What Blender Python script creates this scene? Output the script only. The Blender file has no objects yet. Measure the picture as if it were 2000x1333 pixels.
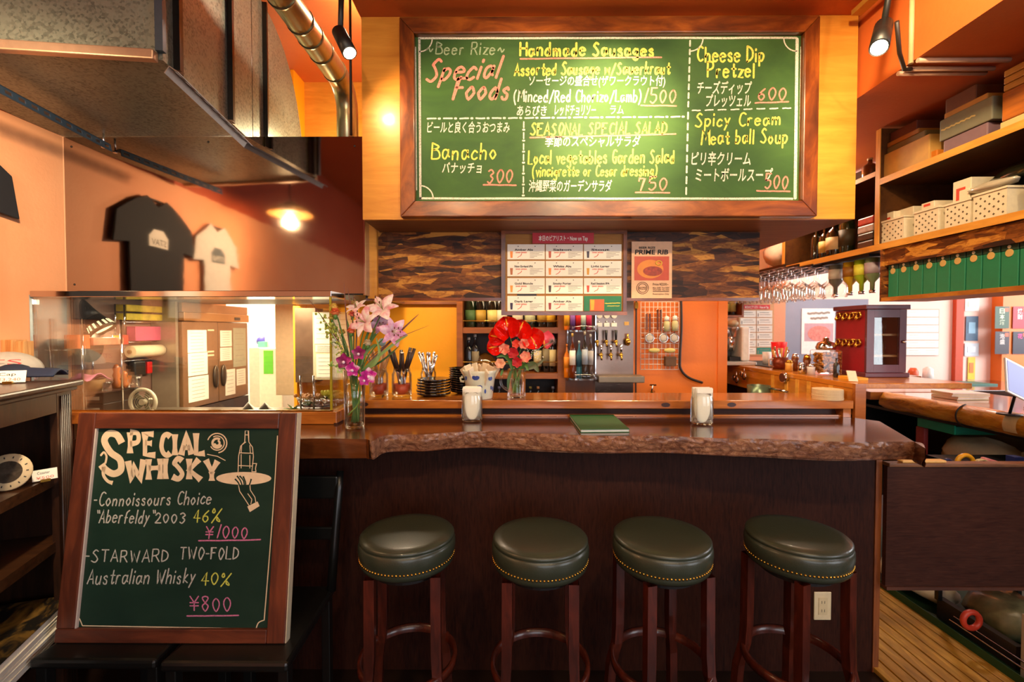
import bpy, math, random
from mathutils import Vector, Matrix
random.seed(7)
S = bpy.context.scene
COL = S.collection
# ------------------------------------------------------------------ camera
F = 900.0
CAM = Vector((0, 0, 1.45))
PITCH = math.atan(21.5 / F); YAW = 5 / F
cd = bpy.data.cameras.new('camera'); cam = bpy.data.objects.new('camera', cd); COL.objects.link(cam)
cd.sensor_width = 36; cd.lens = 36 * F / 2000; cd.clip_start = .02; cd.clip_end = 60
cam.location = CAM; cam.rotation_euler = (math.pi / 2 - PITCH, 0, YAW)
cd.dof.use_dof = True; cd.dof.focus_distance = 1.75; cd.dof.aperture_fstop = 2.4
S.camera = cam
RC = cam.rotation_euler.to_matrix()
# ------------------------------------------------------------------ world, exposure
w = bpy.data.worlds.new('world'); S.world = w; w.use_nodes = True
bg = w.node_tree.nodes['Background']; bg.inputs[0].default_value = (.80, .88, 1.0, 1); bg.inputs[1].default_value = 0.35
vs = S.view_settings
vs.view_transform = 'Standard'; vs.look = 'None'; vs.gamma = 1; vs.use_curve_mapping = False; vs.exposure = 0.4
S.cycles.use_denoising = True
S.cycles.max_bounces = 8; S.cycles.diffuse_bounces = 4; S.cycles.glossy_bounces = 4; S.cycles.transmission_bounces = 6; S.cycles.transparent_max_bounces = 24
S.cycles.caustics_reflective = False; S.cycles.caustics_refractive = False
S.cycles.sample_clamp_indirect = 4

def light(name, kind, loc, power, col, size=.1, aim=None, spot=None, blend=.5, size_y=None):
    d = bpy.data.lights.new(name, kind); d.energy = power; d.color = col
    if kind == 'AREA':
        d.size = size
        if size_y: d.shape = 'RECTANGLE'; d.size_y = size_y
    else: d.shadow_soft_size = size
    if spot: d.spot_size = math.radians(spot); d.spot_blend = blend
    o = bpy.data.objects.new(name, d); COL.objects.link(o); o.location = loc
    if aim is not None: o.rotation_euler = (Vector(aim) - Vector(loc)).to_track_quat('-Z', 'Y').to_euler()
    return o
WARM = (1, .72, .40); WARM2 = (1, .80, .55); DAY = (.86, .93, 1.0)
# daylight through the front windows (behind the camera) and the far room on the right
light('window_light', 'AREA', (.9, -3.05, 1.7), 38, DAY, 2.6, aim=(.6, 2, 1.2), size_y=1.9)
light('window_light', 'AREA', (3.6, -1.2, 1.7), 42, DAY, 1.8, aim=(.4, 1.6, 1.0), size_y=1.7)
light('window_light', 'AREA', (5.6, 2.6, 1.9), 85, (.95, .96, 1.0), 2.0, aim=(3.2, 4.3, 1.3), size_y=1.4)
# kitchen: unseen fill added under the hood, back room light, lamp by the elbow
light('kitchen_light', 'AREA', (-1.45, 2.5, 1.605), 15, (1, .82, .55), 1.0, aim=(-1.5, 2.5, 0), size_y=.3)
light('kitchen_light', 'POINT', (-1.35, 3.6, 2.2), 75, (1, .84, .58), .08)
light('kitchen_light', 'AREA', (-2.6, 4.2, 3.0), 120, (1, .93, .78), 1.0, aim=(-2.3, 4.2, 0), size_y=1.0)
light('elbow_light', 'POINT', (-1.06, 2.78, 2.56), 7, (1, .84, .5), .02)
light('elbow_light', 'POINT', (-.72, 2.3, 2.98), 9, (1, .84, .6), .03)
# bar: unseen fill strip added under the plywood box, coffee corner, ceiling spots that reach under the box
light('bar_light', 'AREA', (.4, 2.5, 1.91), 13, (1, .74, .42), 1.7, aim=(.4, 2.75, 1.2), size_y=.12)
light('bar_light', 'POINT', (-.62, 2.6, 1.86), 9, WARM2, .03)  # hidden point light added to brighten the yellow wall
light('bar_light', 'POINT', (1.66, 2.9, 2.35), 16, WARM2, .06)
light('bar_light', 'POINT', (2.7, 3.4, 2.3), 34, (1, .9, .78), .1)
for x_, e_ in ((-.5, 40), (.45, 62), (1.2, 46)):
    light('ceiling_spot', 'SPOT', (x_, -.2, 2.72), e_, WARM, .035, aim=(x_*.9, 2.2, 1.45), spot=75, blend=.8)
light('shelf_fill', 'SPOT', (.9, 1.1, 2.68), 70, WARM, .04, aim=(1.85, 2.0, 2.05), spot=85, blend=.9)  # unseen spot added to brighten the hanging shelf
light('wall_fill', 'SPOT', (-1.0, .85, 2.30), 110, (1, .78, .5), .05, aim=(-2.07, 1.55, 1.55), spot=100, blend=.9)  # unseen spot added to brighten the orange left wall
light('room_light', 'AREA', (0, -1.2, 2.66), 16, WARM2, 2.5, aim=(0, -1.2, 0), size_y=1.2)
# ------------------------------------------------------------------ picture-to-place helpers
def ray(px, py):
    return RC @ Vector(((px - 1000) / F, (666.5 - py) / F, -1))
def P(px, py, Y):
    d = ray(px, py); return CAM + d * (Y / d.y)
def PZ(px, py, z):
    d = ray(px, py); return CAM + d * ((z - CAM.z) / d.z)
def PX(px, py, X):
    d = ray(px, py); return CAM + d * (X / d.x)
def YX(px, X):   # depth at which a point at X shows at px
    return X / ((px - 1005) / F)

# ------------------------------------------------------------------ mesh builder
class MB:
    def __init__(s): s.v = []; s.f = []; s.sm = []
    def add(s, vs, fs, sm=False):
        n = len(s.v); s.v += [Vector(q) for q in vs]
        for f in fs: s.f.append([i + n for i in f]); s.sm.append(sm)
        return s
    def box(s, x0, x1, y0, y1, z0, z1):
        if x0 > x1: x0, x1 = x1, x0
        if y0 > y1: y0, y1 = y1, y0
        if z0 > z1: z0, z1 = z1, z0
        return s.add([(x0,y0,z0),(x1,y0,z0),(x1,y1,z0),(x0,y1,z0),(x0,y0,z1),(x1,y0,z1),(x1,y1,z1),(x0,y1,z1)],
                     [(0,3,2,1),(4,5,6,7),(0,1,5,4),(1,2,6,5),(2,3,7,6),(3,0,4,7)])
    def hexa(s, b, t):  # bottom 4 and top 4 points, counterclockwise from above
        return s.add(list(b) + list(t), [(0,3,2,1),(4,5,6,7),(0,1,5,4),(1,2,6,5),(2,3,7,6),(3,0,4,7)])
    def rbox(s, c, size, rot=None):
        m = MB().box(-size[0]/2, size[0]/2, -size[1]/2, size[1]/2, -size[2]/2, size[2]/2)
        R = rot if rot is not None else Matrix.Identity(3)
        return s.add([R @ q + Vector(c) for q in m.v], m.f)
    def lathe(s, prof, seg=24, c=(0,0,0), sm=True, R=None, caps=True):
        vs = []; fs = []; c = Vector(c); n = len(prof)
        for r, z in prof:
            for k in range(seg):
                a = 2 * math.pi * k / seg; q = Vector((r * math.cos(a), r * math.sin(a), z))
                vs.append((R @ q if R is not None else q) + c)
        for i in range(n - 1):
            for k in range(seg):
                k2 = (k + 1) % seg
                fs.append((i*seg+k, i*seg+k2, (i+1)*seg+k2, (i+1)*seg+k))
        fs2 = []
        if caps and prof[0][0] > 1e-6 and prof[0] != prof[-1]: fs2.append(tuple(reversed(range(seg))))
        if caps and prof[-1][0] > 1e-6 and prof[0] != prof[-1]: fs2.append(tuple(range((n-1)*seg, n*seg)))
        b = len(s.v); s.add(vs, fs, sm)
        for f in fs2: s.f.append([i + b for i in f]); s.sm.append(False)
        return s
    def cyl(s, a, b, r, seg=12, r2=None, sm=True):
        a = Vector(a); b = Vector(b); d = b - a; R = d.to_track_quat('Z', 'Y').to_matrix()
        return s.lathe([(r, 0), (r if r2 is None else r2, d.length)], seg, a, sm, R)
    def sphere(s, c, r, seg=12, sc=(1,1,1), R=None):
        n = max(4, seg // 2); vs = []; fs = []; c = Vector(c)
        for i in range(n + 1):
            t = math.pi * i / n
            for k in range(seg):
                a = 2 * math.pi * k / seg
                q = Vector((r*math.sin(t)*math.cos(a)*sc[0], r*math.sin(t)*math.sin(a)*sc[1], r*math.cos(t)*sc[2]))
                vs.append((R @ q if R is not None else q) + c)
        for i in range(n):
            for k in range(seg): fs.append((i*seg+k, (i+1)*seg+k, (i+1)*seg+(k+1)%seg, i*seg+(k+1)%seg))
        return s.add(vs, fs, True)
    def tube(s, pts, r, seg=8, closed=False, sm=True):
        pts = [Vector(p) for p in pts]; n = len(pts); vs = []; up = None
        for i, p in enumerate(pts):
            if closed: t = (pts[(i+1) % n] - pts[i-1])
            else: t = pts[min(i+1, n-1)] - pts[max(i-1, 0)]
            t.normalize()
            if up is None:
                up = Vector((0,0,1)) if abs(t.z) < .9 else Vector((1,0,0))
            u = (up - t * up.dot(t))
            if u.length < 1e-6: u = t.orthogonal()
            u.normalize(); up = u; w_ = t.cross(u)
            rr = r[i] if isinstance(r, (list, tuple)) else r
            for k in range(seg):
                a = 2 * math.pi * k / seg; vs.append(p + (u * math.cos(a) + w_ * math.sin(a)) * rr)
        fs = []
        for i in range(n if closed else n - 1):
            j = (i + 1) % n
            for k in range(seg): fs.append((i*seg+k, i*seg+(k+1)%seg, j*seg+(k+1)%seg, j*seg+k))
        b = len(s.v); s.add(vs, fs, sm)
        if not closed:
            s.f.append([b + k for k in reversed(range(seg))]); s.sm.append(False)
            s.f.append([b + (n-1)*seg + k for k in range(seg)]); s.sm.append(False)
        return s
    def prism(s, poly, d0, d1, to=lambda u, v, d: (u, d, v), sm=False):
        n = len(poly)
        vs = [to(u, v, d0) for u, v in poly] + [to(u, v, d1) for u, v in poly]
        fs = [tuple(range(n)), tuple(reversed(range(n, 2*n)))]
        b = len(s.v); s.add(vs, fs)
        for i in range(n):
            s.f.append([b+i, b+n+i, b+n+(i+1)%n, b+(i+1)%n]); s.sm.append(sm)
        return s
    def grid(s, rows, sm=True, thick=0):
        m = len(rows[0]); vs = [Vector(p) for r in rows for p in r]; n = len(rows)
        fs = [(i*m+j, i*m+j+1, (i+1)*m+j+1, (i+1)*m+j) for i in range(n-1) for j in range(m-1)]
        return s.add(vs, fs, sm)
    def join(s, o, M=None):
        return s._j(o, M)
    def _j(s, o, M):
        n = len(s.v); s.v += [(M @ q if M is not None else q.copy()) for q in o.v]
        for f, k in zip(o.f, o.sm): s.f.append([i + n for i in f]); s.sm.append(k)
        return s
    def xf(s, M): s.v = [M @ q for q in s.v]; return s

def rootloc(o):
    L = Vector((0,0,0))
    while o is not None: L += o.location; o = o.parent
    return L
def tag(o, label=None, cat=None, group=None, kind=None):
    if label: o['label'] = label
    if cat: o['category'] = cat
    if group: o['group'] = group
    if kind: o['kind'] = kind
    return o
def build(mb, name, mat, parent=None, local=False, bevel=0, label=None, kind=None, origin=None, solid=0, sub=0):
    vs = mb.v
    if parent is not None: off = Vector((0,0,0)) if local else rootloc(parent); loc = Vector((0,0,0))
    elif local: off = Vector((0,0,0)); loc = Vector((0,0,0))
    else:
        if origin is None:
            xs = [q.x for q in vs]; ys = [q.y for q in vs]; zs = [q.z for q in vs]
            origin = Vector(((min(xs)+max(xs))/2, (min(ys)+max(ys))/2, min(zs)))
        off = Vector(origin); loc = off
    me = bpy.data.meshes.new(name); me.from_pydata([tuple(q - off) for q in vs], [], mb.f)
    me.polygons.foreach_set('use_smooth', mb.sm); me.update()
    if mat is not None: me.materials.append(mat)
    o = bpy.data.objects.new(name, me); COL.objects.link(o); o.location = loc
    if parent is not None: o.parent = parent
    if solid:
        m = o.modifiers.new('solid', 'SOLIDIFY'); m.thickness = solid; m.offset = 0
    if sub:
        m = o.modifiers.new('sub', 'SUBSURF'); m.levels = sub; m.render_levels = sub
    if bevel:
        m = o.modifiers.new('bevel', 'BEVEL'); m.width = bevel; m.segments = 2; m.limit_method = 'ANGLE'; m.angle_limit = .7
    if label: o['label'] = label
    if kind: o['kind'] = kind
    return o
def thing(name, label, cat, loc, group=None, rz=0):
    o = bpy.data.objects.new(name, None); COL.objects.link(o); o.location = loc; o.rotation_euler = (0,0,rz)
    o.empty_display_size = .05
    return tag(o, label, cat, group)
def solo(mb, name, label, cat, mat, group=None, **k):
    return tag(build(mb, name, mat, **k), label, cat, group)
def struct(mb, name, mat, **k):
    o = build(mb, name, mat, **k)
    if o.parent is None: o['kind'] = 'structure'
    return o
def dup(root, loc, label=None, group=None, rz=None):
    r = root.copy(); COL.objects.link(r); r.location = loc
    if rz is not None: r.rotation_euler = (0, 0, rz)
    if label: r['label'] = label
    if group: r['group'] = group
    for ch in list(root.children):
        c = ch.copy(); COL.objects.link(c); c.parent = r
        for g in ch.children:
            d = g.copy(); COL.objects.link(d); d.parent = c
    return r

# ------------------------------------------------------------------ materials
def C(h, a=1):
    h = h.lstrip('#'); v = [int(h[i:i+2], 16) / 255 for i in (0, 2, 4)]
    return tuple((c / 12.92 if c <= .04045 else ((c + .055) / 1.055) ** 2.4) for c in v) + (a,)
class NT:
    def __init__(s, name):
        s.m = bpy.data.materials.new(name); s.m.use_nodes = True; s.t = s.m.node_tree; s.n = s.t.nodes; s.b = s.n['Principled BSDF']; s.l = s.t.links
    def new(s, t, **k):
        x = s.n.new(t)
        for a, b in k.items(): setattr(x, a, b)
        return x
    def coord(s, scale=(1,1,1), rot=(0,0,0), out='Object'):
        tc = s.new('ShaderNodeTexCoord'); mp = s.new('ShaderNodeMapping'); mp.inputs['Scale'].default_value = scale; mp.inputs['Rotation'].default_value = rot
        s.l.new(tc.outputs[out], mp.inputs[0]); return mp.outputs[0]
    def noise(s, vec, scale, detail=4, rough=.55, dist=0):
        x = s.new('ShaderNodeTexNoise'); s.l.new(vec, x.inputs['Vector']); x.inputs['Scale'].default_value = scale; x.inputs['Detail'].default_value = detail
        x.inputs['Roughness'].default_value = rough; x.inputs['Distortion'].default_value = dist; return x.outputs['Fac']
    def ramp(s, fac, stops):
        r = s.new('ShaderNodeValToRGB'); e = r.color_ramp.elements
        while len(e) < len(stops): e.new(.5)
        for i, (p, c) in enumerate(stops): e[i].position = p; e[i].color = c
        s.l.new(fac, r.inputs[0]); return r.outputs[0]
    def bump(s, h, strength=.2, dist=.01):
        b = s.new('ShaderNodeBump'); b.inputs['Strength'].default_value = strength; b.inputs['Distance'].default_value = dist
        s.l.new(h, b.inputs['Height']); s.l.new(b.outputs[0], s.b.inputs['Normal'])
_mc = {}
def flat(hexc, rough=.5, metal=0, spec=.5, name=None, var=.06, coat=0, bump=0, scale=40):
    key = (hexc, rough, metal, spec, var, coat, bump)
    if key in _mc: return _mc[key]
    t = NT(name or 'paint_' + hexc.strip('#')); c = C(hexc)
    n = t.noise(t.coord(), scale, 3)
    t.l.new(t.ramp(n, [(.3, tuple(x * (1 - var) for x in c[:3]) + (1,)), (.7, tuple(min(1, x * (1 + var)) for x in c[:3]) + (1,))]), t.b.inputs['Base Color'])
    t.b.inputs['Roughness'].default_value = rough; t.b.inputs['Metallic'].default_value = metal; t.b.inputs['Specular IOR Level'].default_value = spec
    if coat: t.b.inputs['Coat Weight'].default_value = coat; t.b.inputs['Coat Roughness'].default_value = .08
    if bump: t.bump(n, bump, .003)
    _mc[key] = t.m; return t.m
def wood(name, c1, c2, axis='x', scale=6, rough=.35, coat=0, c3=None, stretch=12, knots=False, bump=.08):
    t = NT(name); sc = {'x': (1, stretch, stretch), 'y': (stretch, 1, stretch), 'z': (stretch, stretch, 1)}[axis]
    v = t.coord(sc); n = t.noise(v, scale, 6, .6, .8)
    n2 = t.noise(t.coord((1,1,1)), 3, 3)
    mx = t.new('ShaderNodeMath', operation='MULTIPLY_ADD'); t.l.new(n2, mx.inputs[0]); mx.inputs[1].default_value = .5; t.l.new(n, mx.inputs[2])
    st = [(.5, C(c1)), (.95, C(c2))]
    if c3: st = [(.45, C(c1)), (.72, C(c3)), (1.0, C(c2))]
    t.l.new(t.ramp(mx.outputs[0], st), t.b.inputs['Base Color'])
    t.b.inputs['Roughness'].default_value = rough
    if coat: t.b.inputs['Coat Weight'].default_value = coat; t.b.inputs['Coat Roughness'].default_value = .12
    t.bump(n, bump, .004); return t.m
def glassy(name, col=(1,1,1,1), alpha=.12, rough=.03, ior=1.45):
    """thin glass: mostly lets light straight through, reflects by fresnel"""
    t = NT(name); t.n.remove(t.b)
    tr = t.new('ShaderNodeBsdfTransparent'); tr.inputs[0].default_value = col
    gl = t.new('ShaderNodeBsdfGlossy'); gl.inputs['Roughness'].default_value = rough; gl.inputs[0].default_value = (1,1,1,1)
    fr = t.new('ShaderNodeFresnel'); fr.inputs[0].default_value = ior
    mp = t.new('ShaderNodeMath', operation='MULTIPLY_ADD'); t.l.new(fr.outputs[0], mp.inputs[0]); mp.inputs[1].default_value = .7; mp.inputs[2].default_value = alpha; mp.use_clamp = True
    mx = t.new('ShaderNodeMixShader'); t.l.new(mp.outputs[0], mx.inputs[0]); t.l.new(tr.outputs[0], mx.inputs[1]); t.l.new(gl.outputs[0], mx.inputs[2])
    t.l.new(mx.outputs[0], t.n['Material Output'].inputs[0]); return t.m
def emit(name, col, st):
    t = NT(name); t.b.inputs['Base Color'].default_value = (0,0,0,1); t.b.inputs['Emission Color'].default_value = col; t.b.inputs['Emission Strength'].default_value = st; return t.m

def plaster(name, c1, c2, rough=.7):
    t = NT(name); n = t.noise(t.coord(), 2.2, 5); n2 = t.noise(t.coord(), 60, 3)
    t.l.new(t.ramp(n, [(.3, C(c1)), (.7, C(c2))]), t.b.inputs['Base Color']); t.b.inputs['Roughness'].default_value = rough
    t.bump(n2, .25, .003); return t.m
M = {}
M['wall'] = plaster('orange_plaster', '#F09E6C', '#F6AE7E')
M['wall_deep'] = plaster('red_orange_paint', '#B84A22', '#C4552A')
M['wall_back'] = plaster('deep_orange_paint', '#E0701C', '#E87A24', .5)
M['wall_yellow'] = plaster('yellow_orange_paint', '#FFA60E', '#FFB014', .6)
M['wall_pink'] = plaster('pale_pink_plaster', '#F2CDB8', '#F8D8C8')
M['wall_peach'] = plaster('peach_plaster', '#F0A478', '#F4B088')
M['wall_white'] = plaster('white_plaster', '#F2EBDC', '#FAF4E8')
M['ceil'] = plaster('ceiling_orange_paint', '#B8561C', '#C66424')
M['slate'] = plaster('slate_blue_paint', '#7C8494', '#8A92A2')
M['ply'] = wood('orange_plywood', '#C47A22', '#E09A3A', 'x', 3, .38, .2, stretch=8, bump=.03)
M['ply_side'] = wood('orange_plywood_edge', '#B06A20', '#D08A34', 'y', 3, .45, stretch=8, bump=.03)
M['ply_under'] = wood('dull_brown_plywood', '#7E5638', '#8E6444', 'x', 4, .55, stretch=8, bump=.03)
M['frame'] = wood('scorched_board_frame_wood', '#35170B', '#A85A1E', 'x', 4.5, .28, .4, c3='#6B3212', stretch=3.5, bump=.15)
M['frame_z'] = wood('scorched_board_frame_wood_upright', '#35170B', '#A85A1E', 'z', 4.5, .28, .4, c3='#6B3212', stretch=3.5, bump=.15)
M['sign'] = wood('reddish_sign_frame_wood', '#3A1A12', '#7E3E24', 'x', 4, .42, .1, c3='#5A2A1A', stretch=7)
M['sign_z'] = wood('reddish_sign_frame_wood_upright', '#3A1A12', '#7E3E24', 'z', 4, .42, .1, c3='#5A2A1A', stretch=7)
M['counter'] = wood('amber_counter_wood', '#8A4A1C', '#C4762E', 'x', 4, .18, .5, c3='#A65E24', stretch=9, bump=.03)
M['counter_y'] = wood('amber_counter_wood_lengthwise', '#A05A1C', '#DE9030', 'y', 4, .25, .3, c3='#C07426', stretch=7, bump=.03)
M['darkpanel'] = wood('dark_brown_fine_grain_veneer', '#1C0B07', '#3A1C12', 'z', 14, .55, 0, stretch=9, bump=.03)
M['darkpanel_x'] = wood('dark_brown_veneer_crosswise', '#2A1510', '#46281E', 'x', 14, .4, 0, stretch=9, bump=.03)
M['cab'] = wood('walnut_cabinet_wood', '#190C07', '#3A2012', 'z', 8, .35, .2, stretch=8, bump=.04)
M['cab_y'] = wood('walnut_cabinet_wood_lengthwise', '#22120A', '#4A2C18', 'y', 8, .3, .3, stretch=8, bump=.04)
M['shelfwood'] = wood('shaded_shelf_wood', '#3E220E', '#5E3816', 'y', 5, .4, 0, stretch=6, bump=.03)  # board colour darkened to hold the shade of undersides and inner faces
M['shelfwood_x'] = wood('bottle_shelf_wood', '#6E3814', '#9A5620', 'x', 5, .4, 0, stretch=6, bump=.03)
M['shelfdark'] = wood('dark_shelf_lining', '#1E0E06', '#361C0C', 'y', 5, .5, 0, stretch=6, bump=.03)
M['edge'] = wood('amber_shelf_edge_wood', '#C8862E', '#E6A848', 'y', 5, .4, 0, stretch=6, bump=.03)
M['edge_z'] = wood('amber_upright_edge_wood', '#C8862E', '#E6A848', 'z', 5, .4, 0, stretch=6, bump=.03)
M['plank'] = wood('yellow_brown_floor_plank_wood', '#8A5E1C', '#E0AC4C', 'y', 5, .4, .1, c3='#B8842E', stretch=6)
M['redleg'] = wood('mahogany_stool_leg_wood', '#2E0F08', '#5A2214', 'z', 8, .28, .3, stretch=6, bump=.02)
for k_ in ('darkpanel', 'darkpanel_x'): M[k_].node_tree.nodes['Principled BSDF'].inputs['Specular IOR Level'].default_value = .15
def osb():
    t = NT('stained_strand_board'); cols = []
    for k, (rot, sc) in enumerate((((0, .12, 0), (7, 7, 34)), ((0, -.35, 0), (9, 9, 42)), ((0, .6, 0), (11, 11, 48)))):
        vo = t.new('ShaderNodeTexVoronoi'); vo.inputs['Scale'].default_value = 1.0; t.l.new(t.coord(sc, rot), vo.inputs['Vector'])
        sep = t.new('ShaderNodeSeparateColor'); t.l.new(vo.outputs['Color'], sep.inputs[0]); cols.append(sep.outputs[0])
    n = t.noise(t.coord((1, 1, 3)), 22, 6, .7, 1); n2 = t.noise(t.coord(), 3.5, 4)
    m = t.new('ShaderNodeMath', operation='MULTIPLY'); t.l.new(cols[0], m.inputs[0]); t.l.new(cols[1], m.inputs[1])
    m2 = t.new('ShaderNodeMath', operation='MULTIPLY_ADD'); t.l.new(cols[2], m2.inputs[0]); m2.inputs[1].default_value = .25; t.l.new(m.outputs[0], m2.inputs[2])
    m3 = t.new('ShaderNodeMath', operation='MULTIPLY'); t.l.new(m2.outputs[0], m3.inputs[0]); t.l.new(n, m3.inputs[1])
    m4 = t.new('ShaderNodeMath', operation='MULTIPLY_ADD'); t.l.new(n2, m4.inputs[0]); m4.inputs[1].default_value = .12; t.l.new(m3.outputs[0], m4.inputs[2])
    t.l.new(t.ramp(m4.outputs[0], [(.10, C('#2A140A')), (.19, C('#582C10')), (.32, C('#8A4E1A')), (.5, C('#C88A38'))]), t.b.inputs['Base Color'])
    t.b.inputs['Roughness'].default_value = .5; t.b.inputs['Specular IOR Level'].default_value = .3; t.bump(m3.outputs[0], .25, .003); return t.m
M['osb'] = osb()
def liveedge():
    t = NT('rough_live_edge_wood'); v = t.coord((1.2, 1.6, 1.6)); n = t.noise(v, 22, 8, .72, 1.2); n2 = t.noise(t.coord(), 5, 4)
    a = t.new('ShaderNodeMath', operation='MULTIPLY_ADD'); t.l.new(n2, a.inputs[0]); a.inputs[1].default_value = .35; t.l.new(n, a.inputs[2])
    t.l.new(t.ramp(a.outputs[0], [(.40, C('#38190E')), (.62, C('#7A4A30')), (.88, C('#B4805C'))]), t.b.inputs['Base Color'])
    t.b.inputs['Roughness'].default_value = .27; t.b.inputs['Coat Weight'].default_value = .5; t.b.inputs['Coat Roughness'].default_value = .15
    t.bump(n, .9, .012); return t.m
M['live'] = liveedge()
M['slab'] = wood('dark_varnished_slab_top', '#3A1A0C', '#6E3A1A', 'x', 3.2, .16, .6, c3='#52280F', stretch=6, bump=.03)
def logmat():
    t = NT('peeled_log_wood'); v = t.coord((3, 1, 3)); n = t.noise(v, 9, 7, .65, 1)
    t.l.new(t.ramp(n, [(.3, C('#A8661C')), (.5, C('#E09A2C')), (.72, C('#F4C058'))]), t.b.inputs['Base Color'])
    t.b.inputs['Roughness'].default_value = .3; t.b.inputs['Coat Weight'].default_value = .5; t.bump(n, .5, .01); return t.m
M['log'] = logmat()
def steel(name, base='#B8B8B4', rough=.16, aniso=0, streak=(1,1,60)):
    t = NT(name); n = t.noise(t.coord(streak), 12, 4); n2 = t.noise(t.coord(), 4, 3)
    t.b.inputs['Base Color'].default_value = C(base); t.b.inputs['Metallic'].default_value = 1
    m = t.new('ShaderNodeMapRange'); t.l.new(n, m.inputs[0]); m.inputs[3].default_value = rough * .8; m.inputs[4].default_value = rough * 1.25
    t.l.new(m.outputs[0], t.b.inputs['Roughness']); t.bump(n2, .05, .01); return t.m
M['steel'] = steel('brushed_stainless_sheet', '#B0A094', .055)
M['steel_side'] = flat('#A8B4B8', .35, .35, name='brushed_stainless_cover')
M['steel_trim'] = steel('polished_steel_trim', '#C8BCB4', .12)
M['chrome'] = flat('#D8D8DA', .08, 1, name='chrome')
M['darksteel'] = flat('#4A4848', .3, 1, name='dark_steel')
def galv():
    t = NT('galvanised_sheet_metal'); vo = t.new('ShaderNodeTexVoronoi'); vo.inputs['Scale'].default_value = 130; t.l.new(t.coord((1,1,1)), vo.inputs['Vector'])
    sep = t.new('ShaderNodeSeparateColor'); t.l.new(vo.outputs['Color'], sep.inputs[0])
    n = t.noise(t.coord(), 5, 5)
    a = t.new('ShaderNodeMath', operation='MULTIPLY_ADD'); t.l.new(n, a.inputs[0]); a.inputs[1].default_value = .9
    t.l.new(sep.outputs[0], a.inputs[2])
    t.l.new(t.ramp(a.outputs[0], [(.3, C('#5E6258')), (1.0, C('#8E9284')), ]), t.b.inputs['Base Color'])
    t.b.inputs['Metallic'].default_value = .55
    m = t.new('ShaderNodeMapRange'); t.l.new(sep.outputs[1], m.inputs[0]); m.inputs[3].default_value = .34; m.inputs[4].default_value = .46
    t.l.new(m.outputs[0], t.b.inputs['Roughness']); return t.m
M['galv'] = galv()
def chalkboard(name, c1, c2):
    t = NT(name); n = t.noise(t.coord((1,1,1.8)), 4, 5, .6, .6)
    t.l.new(t.ramp(n, [(.35, C(c1)), (.75, C(c2))]), t.b.inputs['Base Color']); t.b.inputs['Roughness'].default_value = .6; t.b.inputs['Specular IOR Level'].default_value = .2; return t.m
M['board'] = chalkboard('green_chalkboard_face', '#33532A', '#43662F')
M['board2'] = chalkboard('dark_green_chalkboard_face', '#182E24', '#22382C')
def chalk(name, c, rough=.8, low=.55):
    t = NT(name); n = t.noise(t.coord(), 260, 2); cc = C(c)
    t.l.new(t.ramp(n, [(.36, tuple(x * low for x in cc[:3]) + (1,)), (.5, cc)]), t.b.inputs['Base Color']); t.b.inputs['Roughness'].default_value = rough; return t.m
M['ch_w'] = chalk('white_chalk', '#E8E2CC'); M['ch_y'] = chalk('yellow_chalk', '#F0E060'); M['ch_p'] = chalk('pink_chalk', '#F0907C')
M['ch_f'] = chalk('faint_white_chalk', '#9AAE88'); M['ch_w2'] = chalk('white_marker', '#C8C2B8'); M['ch_y2'] = chalk('yellow_marker', '#D8D85A'); M['ch_p2'] = chalk('pink_marker', '#D878A0')
M['cream'] = flat('#E8CCA8', .6, name='cream_print')
M['black'] = flat('#14110F', .45, name='black_satin'); M['blackgloss'] = flat('#100E0E', .12, name='black_gloss', coat=.5)
M['white'] = flat('#EDE9E0', .5, name='white_satin'); M['paper'] = flat('#F4EEDF', .7, name='white_paper', var=.02)
M['leather'] = flat('#31362A', .34, name='dark_olive_leather', coat=.15, bump=.15, scale=220)
M['brass'] = flat('#C89A40', .22, 1, name='brass')
M['glass'] = glassy('clear_glass', (.985, .995, .985, 1), .03, .03, 1.25)
M['pane'] = glassy('clear_glass_pane', (.98, .985, .96, 1), .03, .01)
M['acrylic'] = glassy('clear_acrylic', (.96, .97, .98, 1), .06)
M['water'] = glassy('water_in_glass', (.95, .98, .95, 1), .03, .02, 1.2)
M['ink'] = flat('#2A2422', .7, name='black_print')
M['cable'] = flat('#2A1C16', .5, name='dark_cable')

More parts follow.
